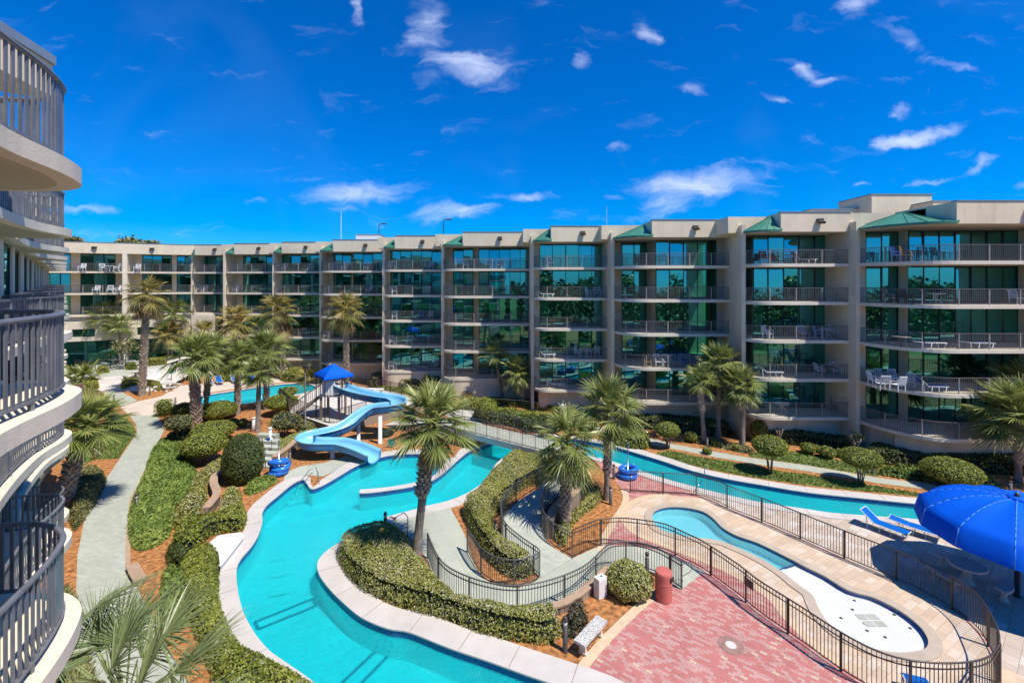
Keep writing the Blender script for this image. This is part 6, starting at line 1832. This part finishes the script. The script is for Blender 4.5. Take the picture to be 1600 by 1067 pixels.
hedge('hedge', [(1200, 694), (1260, 698), (1330, 710), (1330, 700), (1260, 690), (1200, 686)], .9, M['leaf_dark'], 'shaded dark hedge against the base of the second unit', size=.1, dens=180)
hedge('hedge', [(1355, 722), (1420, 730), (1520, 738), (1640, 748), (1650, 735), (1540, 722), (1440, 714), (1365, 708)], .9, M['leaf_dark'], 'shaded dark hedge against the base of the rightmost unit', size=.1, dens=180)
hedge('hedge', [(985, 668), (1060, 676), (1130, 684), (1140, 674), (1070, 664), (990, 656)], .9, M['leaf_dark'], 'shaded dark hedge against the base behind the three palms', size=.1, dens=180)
# bare pruned shrubs
for px, py, hpx, lab in ((1218, 694, 26, 'bare pruned grey shrub behind the second ball tree'), (1337, 712, 32, 'bare pruned shrub with yellow tips behind the third ball tree')):
    x, y = G(px, py); t = thing('pruned_shrub', (x, y, 0), lab, 'shrub'); h_ = hpx * y / F
    mb = MB()
    for k in range(8):
        a = 2 * math.pi * k / 8 + random.random(); r = random.uniform(.15, .5)
        mb.tube([(0, 0, 0), (r * .4 * math.cos(a), r * .4 * math.sin(a), h_ * .5), (r * math.cos(a), r * math.sin(a), h_ * random.uniform(.8, 1))], [.05, .04, .045], 6)
    mb.build('branches', M['twig'], t, True)
    if 'yellow' in lab:
        p = rng.normal(0, .16, (160, 3)) * [1.6, 1.6, .8] + [0, 0, h_ * .95]; quads('foliage', leaf_quads(p, np.tile([0, 0, 1.], (160, 1)), .09, 1.8, .9), M['leaf_yellow'], t)
# young tree and picnic tables on the far terrace
x, Y, zb = GS(194, 577); t = thing('young_tree', (x, Y, zb), 'thin young tree with a pale stake trunk on the far green path', 'tree')
mb = MB(); mb.tube([(0, 0, 0), (.05, 0, 1.4), (0, .05, 2.6)], [.09, .07, .04], 8); mb.build('trunk', M['white_metal'], t, True)
v = rng.normal(0, 1, (420, 3)) * [.75, .75, .55]; quads('crown', leaf_quads(v + [0, 0, 3.0], v / 1.0 + [0, 0, .2], .17, 1.8, .9), M['leaf_olive'], t)
for px, py, lab in ((203, 573, 'far stone picnic table right of the young tree'), (178, 570, 'far stone picnic table left of the young tree'), (212, 590, 'stone picnic table behind the white screen wall')):
    x, Y, zb = GS(px, py); t = thing('picnic_table', (x, Y, zb), lab, 'picnic table', 'round stone picnic tables')
    mb = MB(); mb.lathe([(.02, .68), (.60, .70), (.60, .75), (0, .77)], 20); mb.build('tabletop', M['terrazzo'], t)
    mb = MB(); mb.lathe([(.26, 0), (.14, .2), (.12, .45), (.24, .68)], 12); mb.build('pedestal', M['cast_stone'], t, True)
    for a0 in (0, 2.1, 4.2):
        mb = MB(); poly = [(1.28 * math.cos(a0 - .5 + .1 * j), 1.28 * math.sin(a0 - .5 + .1 * j)) for j in range(11)] + [(.92 * math.cos(a0 + .5 - .1 * j), .92 * math.sin(a0 + .5 - .1 * j)) for j in range(11)]
        mb.prism(poly, .38, .46); mb.lathe([(.2, 0), (.1, .15), (.16, .38)], 10, (1.1 * math.cos(a0), 1.1 * math.sin(a0), 0))
        s = ['front', 'right', 'left'][int(a0 / 2)]; b = mb.build('stone_bench', M['terrazzo']); b.location = (x, Y, zb); tag(b, s + ' curved seat at the ' + lab, 'bench', 'curved stone seats')
# grass blades on the lawns
def lawn_blades(px, n_m2):
    poly = GL(px); pa = np.array(poly); lo, hi = pa.min(0), pa.max(0)
    xy = rng.uniform(lo, hi, (int((hi - lo).prod() * n_m2), 2)); xy = xy[inside(poly, xy)]
    p = np.column_stack([xy, np.full(len(xy), .035)])
    return leaf_quads(p, np.tile([0, 0, .5], (len(p), 1)), .075, 2.4, .8), np.clip(rng.normal(.5, .2, len(p)) + .2 * hnoise(xy, 1.5, 5), 0, 1)
a1 = lawn_blades([(1024, 709), (1044, 703.5), (1091, 713.5), (1147, 722), (1194, 732.5), (1262, 742), (1330, 753), (1400, 765), (1468, 775), (1462, 779), (1405, 772), (1347, 767), (1262, 758), (1185, 747), (1150, 741), (1110, 733.5), (1070, 724)], 150)
a2 = lawn_blades([(128, 728), (147, 718), (185, 716), (200, 695), (213, 673), (200, 655), (178, 648), (150, 668), (120, 700)], 140)
a3 = lawn_blades([(1168, 713), (1262, 726.5), (1372, 745), (1374, 735), (1330, 724), (1290, 714), (1240, 706), (1192, 702)], 120)
o = quads('grass', np.concatenate([a1[0], a2[0], a3[0]]), M['grass'], None, None, np.concatenate([a1[1], a2[1], a3[1]])); tag(o, kind='stuff')
# distant tree tops beyond the far-left roof
for px, py, w_, lab in ((206, 377, 20, 'round tree top showing above the far-left roof'), (233, 379, 14, 'smaller tree top right of the first above the far roof'), (112, 372, 12, 'sliver of tree top above the far roof beside the balcony')):
    Y = 85; c = P(px, py, Y); t = thing('pine_tree', (c[0], Y, 0), lab, 'tree', 'distant trees'); r = w_ * Y / F
    v = rng.normal(0, 1, (500, 3)) * [r * .42, r * .42, r * .16]; quads('crown', leaf_quads(v + [0, 0, c[2] - .3], np.tile([0, 0, 1.], (500, 1)), .5, 1.5, .9), M['leaf_olive'], t)
    mb = MB(); mb.tube([(0, 0, 0), (0, 0, c[2])], [.35, .12], 8); mb.build('trunk', M['bark'], t)

# unseen wood, added behind the camera to darken the window reflections
pts = np.column_stack([rng.uniform(2, 120, 16000), rng.uniform(-36, -19, 16000), rng.uniform(.02, 1, 16000)])
hh = 10.2 + 2.4 * hnoise(pts[:, :2], .16, 77) + 2.0 * hnoise(pts[:, :2], .5, 78); pts[:, 2] = pts[:, 2] ** .8 * hh
o = quads('unseen_wood', leaf_quads(pts, np.tile([0, .6, .6], (len(pts), 1)), .85, 1.3, .7), M['leaf_dark'], None); tag(o, kind='stuff')

# ------------------------------------------------------------------ balcony furniture and people
def chair_mesh(mat):
    mb = MB(); s = .27
    mb.box(0, 0, .42, .54, .50, .035)
    for x in (-s, s):
        for y in (-.24, .24): mb.bar((x, y, 0), (x, y, .42), .04, .04)
        mb.bar((x, -.26, .64), (x, .26, .64), .05, .035); mb.bar((x, -.24, .42), (x, -.24, .64), .04, .04)
        mb.bar((x, .24, .40), (x, .36, .98), .045, .045)
    for k in range(5): x = -.20 + k * .10; mb.bar((x, .25, .44), (x, .355, .95), .07, .018)
    mb.bar((-s, .36, .97), (s, .36, .97), .05, .05)
    o = mb.build('patio_chair', mat); me = o.data; bpy.data.objects.remove(o); return me


def table_mesh(mat):
    mb = MB(); mb.lathe([(.02, .68), (.50, .68), (.52, .70), (.50, .72), (0, .72)], 20)
    for k in range(4):
        a = math.pi / 4 + k * math.pi / 2; mb.tube([(.12 * math.cos(a), .12 * math.sin(a), .68), (.10 * math.cos(a), .10 * math.sin(a), .35), (.36 * math.cos(a), .36 * math.sin(a), 0)], .022, 6)
    o = mb.build('patio_table', mat); me = o.data; bpy.data.objects.remove(o); return me


CH = {k: chair_mesh(M[m]) for k, m in dict(white='white_paint', blue='pale_blue', red='red_chair', brown='brown_chair', wood='wood', dark='rail_far', teal='teal').items()}
TB = {k: table_mesh(M[m]) for k, m in dict(white='white_paint', brown='brown_chair', dark='rail_far').items()}
UNIT = dict(B='rightmost unit', A='second unit from right', C='third unit from right', D='fourth unit from right', E='fifth unit from right', F='sixth unit from right', G='seventh unit from right', H='eighth unit from right', I='ninth unit from right', J='tenth unit from right', L='far-left wing', K='far-left wing inner bay')
FLW = ['top', 'second', 'third', 'fourth', 'lowest']
COLW = dict(white='white', blue='pale blue', red='red', brown='brown', wood='golden wooden', dark='dark', teal='teal')


def put(kind, col, bay, fl, px, dy, rz, pos):
    if bay in BAYINFO:
        b = BAYINFO[bay]; Y = b['YR'] + dy
    else:
        s = s_of(px); q = FW(s, dy); Y = q[1]
    x = PX(px, Y); z = FLOORS[fl] + TH + .001
    noun = dict(chair='patio chair', table='round patio table')[kind]
    lab = f"{COLW[col]} {noun}, {pos}, {FLW[fl]} balcony of the {UNIT[bay]}"
    o = link_mesh('patio_' + kind, (CH if kind == 'chair' else TB)[col]); o.location = (x, Y, z); o.rotation_euler = (0, 0, R(rz))
    tag(o, lab, kind, 'furniture on the balconies')


def lounge(col, bay, fl, px, dy, rz, pos, back=40):
    b = BAYINFO[bay]; Y = b['YR'] + dy; x = PX(px, Y)
    lounger(0, 0, R(rz), f"{dict(white='white', blue='blue', pale='pale blue')[col]} lounger, {pos}, {FLW[fl]} balcony of the {UNIT[bay]}", FLOORS[fl] + TH, back, col, (x, Y), 'furniture on the balconies')


for i, px in enumerate((1028, 1041, 1054, 1067, 1081, 1094)):
    put('chair', 'blue' if i > 1 else 'white', 'C', 3, px, .75, random.uniform(-6, 6), ['first', 'second', 'third', 'fourth', 'fifth', 'last'][i] + ' in the row')
put('chair', 'wood', 'C', 3, 1011, .9, 0, 'left of the row')
put('chair', 'dark', 'C', 0, 1000, 1.2, 20, 'leftmost'); put('chair', 'dark', 'C', 0, 1035, 1.2, -15, 'middle one'); put('chair', 'brown', 'C', 4, 1006, 1.0, 10, 'single one')
put('chair', 'white', 'D', 1, 921, .9, 60, 'left of the table'); put('table', 'white', 'D', 1, 932, 1.1, 0, 'between chairs'); put('chair', 'white', 'D', 1, 945, .9, -60, 'right of the table'); put('chair', 'white', 'D', 1, 933, 1.7, 0, 'behind the table')
lounge('white', 'D', 1, 866, 1.0, 178, 'at the left'); lounge('white', 'D', 3, 868, .9, 176, 'at the left', 55); put('chair', 'white', 'D', 3, 904, 1.1, 60, 'left of the table'); put('table', 'white', 'D', 3, 916, 1.2, 0, 'beside the chairs'); put('chair', 'white', 'D', 3, 930, 1.1, -60, 'right of the table')
put('chair', 'white', 'D', 0, 859, 1.1, 20, 'leftmost'); put('table', 'brown', 'D', 2, 862, 1.0, 0, 'at the left'); lounge('white', 'D', 4, 884, .9, 170, 'at the left', 25)
put('chair', 'red', 'A', 0, 1196, 1.0, 10, 'leftmost'); put('chair', 'red', 'A', 0, 1210, 1.1, -25, 'second from left'); lounge('pale', 'A', 0, 1274, .9, 172, 'in the middle', 55); put('table', 'brown', 'A', 0, 1243, 1.1, 0, 'in the middle'); put('chair', 'brown', 'A', 0, 1279, 1.7, -30, 'behind the lounger'); put('chair', 'red', 'A', 0, 1324, 1.0, -40, 'rightmost')
put('chair', 'white', 'A', 2, 1200, .9, 30, 'leftmost'); put('chair', 'blue', 'A', 2, 1256, .8, 5, 'facing out'); put('chair', 'blue', 'A', 2, 1279, 1.0, 70, 'left of the table'); put('table', 'white', 'A', 2, 1292, 1.1, 0, 'amid chairs'); put('chair', 'white', 'A', 2, 1303, 1.5, -20, 'behind the table'); put('chair', 'white', 'A', 2, 1319, .9, -60, 'rightmost')
lounge('white', 'A', 3, 1222, .9, 175, 'at the left', 45); put('chair', 'teal', 'A', 3, 1235, 1.6, 0, 'behind the lounger'); put('chair', 'white', 'A', 3, 1281, 1.0, 80, 'left of the table'); put('table', 'dark', 'A', 3, 1293, 1.3, 0, 'right part'); put('chair', 'white', 'A', 3, 1306, 1.0, -10, 'right of the table')
put('chair', 'dark', 'A', 4, 1306, 1.4, -30, 'left of the right pair'); put('chair', 'dark', 'A', 4, 1324, 1.2, -50, 'rightmost'); put('table', 'white', 'A', 4, 1222, 1.2, 0, 'at the left'); put('chair', 'teal', 'A', 4, 1205, 1.2, 40, 'leftmost'); put('chair', 'dark', 'A', 1, 1314, 1.2, -50, 'rightmost')
put('chair', 'blue', 'B', 0, 1404, 1.4, 20, 'leftmost'); put('chair', 'wood', 'B', 0, 1418, 1.0, 35, 'near the left'); put('table', 'dark', 'B', 0, 1432, 1.3, 0, 'beside the wooden chair'); put('chair', 'teal', 'B', 0, 1446, 1.5, -10, 'middle left'); put('chair', 'teal', 'B', 0, 1466, 1.5, 10, 'middle right')
put('chair', 'dark', 'B', 1, 1390, 1.6, 40, 'leftmost'); put('chair', 'brown', 'B', 1, 1415, 1.4, 0, 'middle one'); put('chair', 'dark', 'B', 1, 1434, 1.2, -60, 'right of the brown one'); put('table', 'white', 'B', 1, 1462, 1.4, 0, 'in the middle'); put('chair', 'white', 'B', 1, 1590, 1.0, 0, 'rightmost')
put('table', 'dark', 'B', 2, 1408, 1.2, 0, 'leftmost'); lounge('white', 'B', 2, 1474, .9, 178, 'in the middle', 6); lounge('pale', 'B', 2, 1548, .8, 178, 'at the right', 6)
for px, dy, rz, pos in ((1366, 2.4, 80, 'leftmost at the dining table'), (1379, 1.3, 170, 'front left at the dining table'), (1403, 1.0, 190, 'front right at the dining table'), (1377, 3.0, 0, 'rear left at the dining table'), (1399, 2.9, 0, 'rear right at the dining table'), (1417, 1.9, -80, 'rightmost at the dining table')):
    put('chair', 'white', 'B', 3, px, dy, rz, pos)
put('table', 'white', 'B', 3, 1391, 2.0, 0, 'amid six chairs'); lounge('blue', 'B', 3, 1476, .9, 176, 'in the middle', 48)
for bay, fl, px, dy, rz, col, pos in (('E', 0, 727, 1.0, 20, 'white', 'leftmost'), ('E', 0, 763, 1.0, 0, 'white', 'middle one'), ('E', 0, 781, 1.0, -20, 'white', 'right one'), ('E', 1, 727, 1.0, 0, 'dark', 'left one'), ('E', 2, 740, 1.0, 0, 'brown', 'left one'), ('F', 0, 612, 1.0, 40, 'white', 'left one'), ('F', 0, 671, 1.0, -30, 'white', 'right one'), ('F', 1, 616, .9, 30, 'white', 'left one'), ('F', 1, 666, 1.0, -20, 'white', 'right one'), ('F', 2, 617, .9, 10, 'white', 'left one'), ('F', 2, 658, 1.0, 0, 'blue', 'middle one'), ('F', 2, 671, 1.0, -30, 'white', 'right one'), ('F', 3, 612, .9, 30, 'white', 'left one'), ('F', 3, 640, .9, 0, 'white', 'middle one'), ('F', 4, 611, .9, 200, 'white', 'left one'), ('F', 4, 679, 1.2, -30, 'white', 'right one'),
                                      ('G', 0, 524, 1.0, 10, 'blue', 'leftmost'), ('G', 0, 538, 1.0, 0, 'white', 'second one'), ('G', 0, 573, 1.0, -10, 'white', 'right one'), ('G', 1, 577, 1.0, -30, 'white', 'right one'), ('G', 3, 470 + 40, 1.0, 0, 'white', 'left one'), ('H', 0, 444, 1.0, 0, 'white', 'leftmost'), ('H', 0, 468, 1.0, 0, 'brown', 'middle one'), ('H', 0, 485, 1.0, 0, 'white', 'right one'), ('H', 3, 474, 1.0, 0, 'white', 'right one'), ('J', 1, 311, .9, 30, 'white', 'left one'), ('J', 1, 319, .9, -30, 'white', 'right one'), ('I', 1, 368, .9, 0, 'white', 'left one'),
                                      ('L', 0, 128, 1.0, 10, 'white', 'leftmost'), ('L', 0, 161, 1.0, 60, 'white', 'left of the table'), ('L', 0, 182, 1.0, -60, 'white', 'right of the table'), ('L', 1, 150, 1.0, 10, 'white', 'leftmost'), ('L', 1, 172, 1.0, 30, 'white', 'middle one'), ('L', 1, 183, 1.0, -30, 'white', 'rightmost'), ('K', 0, 214, 1.0, 10, 'white', 'left one')):
    put('chair', col, bay, fl, px, dy, rz, pos)
put('table', 'white', 'L', 0, 171, 1.0, 0, 'between two chairs')
lounge('white', 'F', 4, 668, 1.0, 175, 'in the middle', 50)


def person(x, y, h, face, label, shirt, legs_mat, step, arm, hairc='hair'):
    t = thing('person', (x, y, .012), label, 'person', None, face)
    k = h / 1.75
    J = {'pel': (0, 0, .95), 'spine': (0, .01, 1.15), 'chest': (0, 0, 1.34), 'neck': (0, .02, 1.50), 'head': (0, .04, 1.60), 'crown': (0, .045, 1.70)}
    E = [('pel', 'spine'), ('spine', 'chest'), ('chest', 'neck'), ('neck', 'head'), ('head', 'crown')]
    Rr = {'pel': .145, 'spine': .125, 'chest': .145, 'neck': .055, 'head': .092, 'crown': .07}
    for s, nm in ((-1, 'l'), (1, 'r')):
        sw = step * s; aw = -arm * s
        J.update({nm + 'hip': (s * .09, 0, .88), nm + 'knee': (s * .10, .5 * sw + .03, .49), nm + 'ank': (s * .10, sw - .02, .085 + (.08 if sw < 0 else 0)), nm + 'toe': (s * .11, sw + .13, .035 + (.0 if sw < 0 else 0)),
                  nm + 'sh': (s * .185, 0, 1.42), nm + 'elb': (s * .235, aw * .55 - .03, 1.14), nm + 'wr': (s * .24, aw + .04, .92), nm + 'palm': (s * .24, aw * 1.1 + .06, .84)})
        E += [('pel', nm + 'hip'), (nm + 'hip', nm + 'knee'), (nm + 'knee', nm + 'ank'), (nm + 'ank', nm + 'toe'), ('chest', nm + 'sh'), (nm + 'sh', nm + 'elb'), (nm + 'elb', nm + 'wr'), (nm + 'wr', nm + 'palm')]
        Rr.update({nm + 'hip': .10, nm + 'knee': .062, nm + 'ank': .042, nm + 'toe': .035, nm + 'sh': .062, nm + 'elb': .044, nm + 'wr': .03, nm + 'palm': .034})
        p = J[nm + 'palm']
        for f in range(5):
            J[f'{nm}f{f}'] = (p[0] + s * (-.015 if f == 0 else .004), p[1] + (.045 if f == 0 else -.03 + .018 * f), p[2] - (.05 if f == 0 else .085 + .008 * (f % 3))); E.append((nm + 'palm', f'{nm}f{f}')); Rr[f'{nm}f{f}'] = .009
    J['nose'] = (0, .14, 1.605); E.append(('head', 'nose')); Rr['nose'] = .016
    names = list(J); me = bpy.data.meshes.new('body'); me.from_pydata([tuple(c * k for c in J[n]) for n in names], [(names.index(a), names.index(b)) for a, b in E], [])
    o = link_mesh('body', me, t); me.materials.append(M['skin'])
    md = o.modifiers.new('skin', 'SKIN'); md.use_smooth_shade = True; sk = me.skin_vertices[0].data
    for i, n in enumerate(names): sk[i].radius = (Rr[n] * k, Rr[n] * k * (.72 if n in ('pel', 'spine', 'chest') else 1)); sk[i].use_root = (n == 'pel')
    sb = o.modifiers.new('sub', 'SUBSURF'); sb.levels = 1; sb.render_levels = 2

    def garment(name, mat, chains):
        for c in chains:
            mb = MB(); mb.tube([tuple(q * k for q in p) for p, _ in c], [r * k for _, r in c], 12); yield mb
    def join(name, mat, chains):
        mb = MB()
        for c in chains: mb.tube([tuple(q * k for q in p) for p, _ in c], [r * k for _, r in c], 14)
        mb.build(name, mat, t, True)
    join('shirt', shirt, [[((0, 0, .90), .185), ((0, .0, 1.05), .178), ((0, 0, 1.25), .188), ((0, 0, 1.38), .20), ((0, .01, 1.46), .13), ((0, .015, 1.495), .07)]] +
         [[((s * .12, 0, 1.41), .085), ((s * .19, 0, 1.42), .082), ((s * .225, -arm * s * .35 - .01, 1.24), .07)] for s in (-1, 1)])
    join('shorts', legs_mat, [[((0, 0, .98), .17), ((0, 0, .86), .178), ((0, 0, .80), .14)]] + [[((s * .09, 0, .88), .115), ((s * .10, .3 * step * s + .015, .66), .105), ((s * .10, .45 * step * s + .03, .53), .095)] for s in (-1, 1)])
    mb = MB(); mb.lathe([(.02, -.02), (.098, 0), (.108, .05), (.092, .105), (.05, .135), (0, .142)], 14, (0, .03 * k, 1.60 * k)); mb.build('hair', M[hairc], t, True)
    return t


x, y = G(879, 658.5); person(x, y, 1.80, R(-112), 'man in a pale shirt and tan shorts walking on the path below the wing', M['shirt_white'], M['shorts'], .22, .16)
x, y = G(888, 660); person(x, y, 1.66, R(-105), 'woman in a dark top walking beside the man in the pale shirt', M['shirt_dark'], M['shirt_dark'], -.18, .14)

# ------------------------------------------------------------------ light, sky, camera
SUN_EL, SUN_DIR = R(60), np.array((.80, -.60))        # horizontal direction towards the sun
sv = Vector((SUN_DIR[0] * math.cos(SUN_EL), SUN_DIR[1] * math.cos(SUN_EL), math.sin(SUN_EL)))
sl = bpy.data.lights.new('sun', 'SUN'); sl.energy = 4.4; sl.angle = R(.5); sl.color = (1.0, .95, .86)
so = bpy.data.objects.new('sun', sl); COL.objects.link(so)
so.rotation_euler = sv.to_track_quat('Z', 'Y').to_euler(); so.location = (30, -30, 60)

w = bpy.data.worlds.new('World'); S.world = w; w.use_nodes = True
nt = w.node_tree; bg = nt.nodes['Background']
sky = N(nt, 'ShaderNodeTexSky'); sky.sky_type = 'NISHITA'; sky.sun_disc = False
sky.sun_elevation = SUN_EL; sky.sun_rotation = math.atan2(SUN_DIR[0], SUN_DIR[1]); sky.altitude = 0; sky.air_density = 1.0; sky.dust_density = .3; sky.ozone_density = 2.5
hs = N(nt, 'ShaderNodeHueSaturation'); hs.inputs['Hue'].default_value = .505; hs.inputs['Saturation'].default_value = 1.15; hs.inputs['Value'].default_value = .82
tm = N(nt, 'ShaderNodeMixRGB', blend_type='MULTIPLY'); tm.inputs['Fac'].default_value = 1; tm.inputs['Color2'].default_value = (.22, .58, 1.0, 1)
nt.links.new(sky.outputs['Color'], tm.inputs['Color1']); nt.links.new(tm.outputs['Color'], hs.inputs['Color'])
tc = N(nt, 'ShaderNodeTexCoord'); sp = N(nt, 'ShaderNodeSeparateXYZ'); nt.links.new(tc.outputs['Generated'], sp.inputs['Vector'])
mxy = N(nt, 'ShaderNodeMath', operation='MAXIMUM'); mxy.inputs[1].default_value = .02
nt.links.new(sp.outputs['Y'], mxy.inputs[0])
du = N(nt, 'ShaderNodeMath', operation='DIVIDE'); nt.links.new(sp.outputs['X'], du.inputs[0]); nt.links.new(mxy.outputs[0], du.inputs[1])
dv = N(nt, 'ShaderNodeMath', operation='DIVIDE'); nt.links.new(sp.outputs['Z'], dv.inputs[0]); nt.links.new(mxy.outputs[0], dv.inputs[1])
cv = N(nt, 'ShaderNodeCombineXYZ'); nt.links.new(du.outputs[0], cv.inputs['X']); nt.links.new(dv.outputs[0], cv.inputs['Y'])
nz = N(nt, 'ShaderNodeTexNoise'); nz.inputs['Scale'].default_value = 7; nz.inputs['Detail'].default_value = 8; nz.inputs['Roughness'].default_value = .62
nt.links.new(cv.outputs['Vector'], nz.inputs['Vector'])
sc = N(nt, 'ShaderNodeVectorMath', operation='MULTIPLY_ADD')
sc.inputs[1].default_value = (.13, .08, 0); sc.inputs[2].default_value = (-.065, -.04, 0)
nt.links.new(nz.outputs['Color'], sc.inputs[0])
av = N(nt, 'ShaderNodeVectorMath', operation='ADD'); nt.links.new(cv.outputs['Vector'], av.inputs[0]); nt.links.new(sc.outputs['Vector'], av.inputs[1])
# (px, py, half length px, half height px, angle deg, strength)
CL = [(560, 306, 85, 17, 0, .95), (710, 333, 62, 13, 4, .9), (820, 308, 48, 9, 3, .7), (735, 100, 85, 30, -12, .75), (675, 60, 34, 75, 8, .6), (770, 105, 40, 20, -25, .5), (556, 12, 10, 26, 20, .8), (1100, 290, 110, 26, 6, .9), (1040, 318, 60, 24, 15, .85),
      (912, 94, 18, 17, 0, .7), (1080, 137, 30, 14, 15, .55), (1255, 112, 32, 10, -25, .85), (1285, 130, 20, 7, -10, .6), (1208, 152, 28, 9, -10, .5), (1432, 213, 105, 13, 14, .8), (1410, 170, 14, 22, -25, .55), (1335, 8, 28, 18, 15, .7),
      (1410, 65, 42, 12, -28, .55), (1480, 105, 50, 7, -15, .55), (1520, 260, 42, 7, 28, .6), (1450, 284, 40, 5, 4, .6), (1010, 50, 14, 16, 30, .7), (968, 228, 22, 8, 8, .5), (150, 330, 60, 7, 3, .5), (170, 365, 70, 9, 3, .4), (1590, 218, 24, 8, 0, .5), (960, 311, 30, 6, 4, .5), (500, 280, 45, 4, -6, .4), (1350, 292, 22, 5, 12, .5), (530, 330, 22, 7, 0, .5), (395, 311, 18, 4, 0, .4), (1590, 287, 20, 5, 0, .5)]
acc = None
for (px, py, a, b_, ang, st) in CL:
    mp = N(nt, 'ShaderNodeMapping', vector_type='TEXTURE')
    mp.inputs['Location'].default_value = ((px - CX) / F, (HY - py) / F, 0); mp.inputs['Rotation'].default_value = (0, 0, R(ang)); mp.inputs['Scale'].default_value = (a / F, b_ / F, 1)
    nt.links.new(av.outputs['Vector'], mp.inputs['Vector'])
    ln = N(nt, 'ShaderNodeVectorMath', operation='LENGTH'); nt.links.new(mp.outputs['Vector'], ln.inputs[0])
    mr = N(nt, 'ShaderNodeMapRange', interpolation_type='SMOOTHSTEP'); mr.inputs['From Min'].default_value = 1.7; mr.inputs['From Max'].default_value = .0; mr.inputs['To Max'].default_value = st
    nt.links.new(ln.outputs['Value'], mr.inputs['Value'])
    if acc is None: acc = mr.outputs['Result']
    else:
        mm = N(nt, 'ShaderNodeMath', operation='MAXIMUM'); nt.links.new(acc, mm.inputs[0]); nt.links.new(mr.outputs['Result'], mm.inputs[1]); acc = mm.outputs[0]
# fibrous break-up and thin high veil
fb = N(nt, 'ShaderNodeMapping'); fb.inputs['Scale'].default_value = (4.5, 15, 1); fb.inputs['Rotation'].default_value = (0, 0, R(-8))
nt.links.new(av.outputs['Vector'], fb.inputs['Vector'])
n2 = N(nt, 'ShaderNodeTexNoise'); n2.inputs['Scale'].default_value = 1.6; n2.inputs['Detail'].default_value = 9; n2.inputs['Roughness'].default_value = .6; n2.inputs['Distortion'].default_value = .6
nt.links.new(fb.outputs['Vector'], n2.inputs['Vector'])
t1 = N(nt, 'ShaderNodeMath', operation='MULTIPLY_ADD'); t1.inputs[1].default_value = 2.5; t1.inputs[2].default_value = -1.42; nt.links.new(n2.outputs['Fac'], t1.inputs[0])
t2 = N(nt, 'ShaderNodeMath', operation='MULTIPLY_ADD'); t2.inputs[1].default_value = 1.3; nt.links.new(acc, t2.inputs[0]); nt.links.new(t1.outputs[0], t2.inputs[2])
m2 = N(nt, 'ShaderNodeMapRange', interpolation_type='SMOOTHSTEP'); m2.inputs['From Min'].default_value = 0; m2.inputs['From Max'].default_value = 1.8; m2.inputs['To Max'].default_value = .82; nt.links.new(t2.outputs[0], m2.inputs['Value'])
mul = N(nt, 'ShaderNodeMath', operation='MULTIPLY'); mul.inputs[1].default_value = 1.0; nt.links.new(m2.outputs['Result'], mul.inputs[0])
n3 = N(nt, 'ShaderNodeTexNoise'); n3.inputs['Scale'].default_value = 2.3; n3.inputs['Detail'].default_value = 6; n3.inputs['Distortion'].default_value = 1.2; nt.links.new(cv.outputs['Vector'], n3.inputs['Vector'])
m3 = N(nt, 'ShaderNodeMapRange'); m3.inputs['From Min'].default_value = .5; m3.inputs['From Max'].default_value = .85; m3.inputs['To Max'].default_value = .03; nt.links.new(n3.outputs['Fac'], m3.inputs['Value'])
ad = N(nt, 'ShaderNodeMath', operation='ADD'); ad.use_clamp = True; nt.links.new(mul.outputs[0], ad.inputs[0]); nt.links.new(m3.outputs['Result'], ad.inputs[1])
mx = N(nt, 'ShaderNodeMixRGB'); mx.inputs['Color2'].default_value = (4.6, 5.1, 6.5, 1)
nt.links.new(ad.outputs[0], mx.inputs['Fac']); nt.links.new(hs.outputs['Color'], mx.inputs['Color1'])
nt.links.new(mx.outputs['Color'], bg.inputs['Color']); bg.inputs['Strength'].default_value = .15

cam = bpy.data.cameras.new('camera'); co = bpy.data.objects.new('camera', cam); COL.objects.link(co)
co.location = (0, 0, H); co.rotation_euler = (R(90), 0, 0)
cam.sensor_width = 36; cam.lens = 36 * F / 1600; cam.shift_y = -(533.5 - HY) / 1600; cam.clip_start = .05; cam.clip_end = 3000
S.camera = co
S.render.resolution_x = 1024; S.render.resolution_y = 682
S.view_settings.view_transform = 'Standard'; S.view_settings.look = 'None'; S.view_settings.exposure = .42; S.view_settings.gamma = 1
S.cycles.max_bounces = 7; S.cycles.transparent_max_bounces = 12; S.cycles.glossy_bounces = 3; S.cycles.diffuse_bounces = 3; S.cycles.transmission_bounces = 4
S.cycles.use_denoising = True; S.cycles.sample_clamp_indirect = 6.0
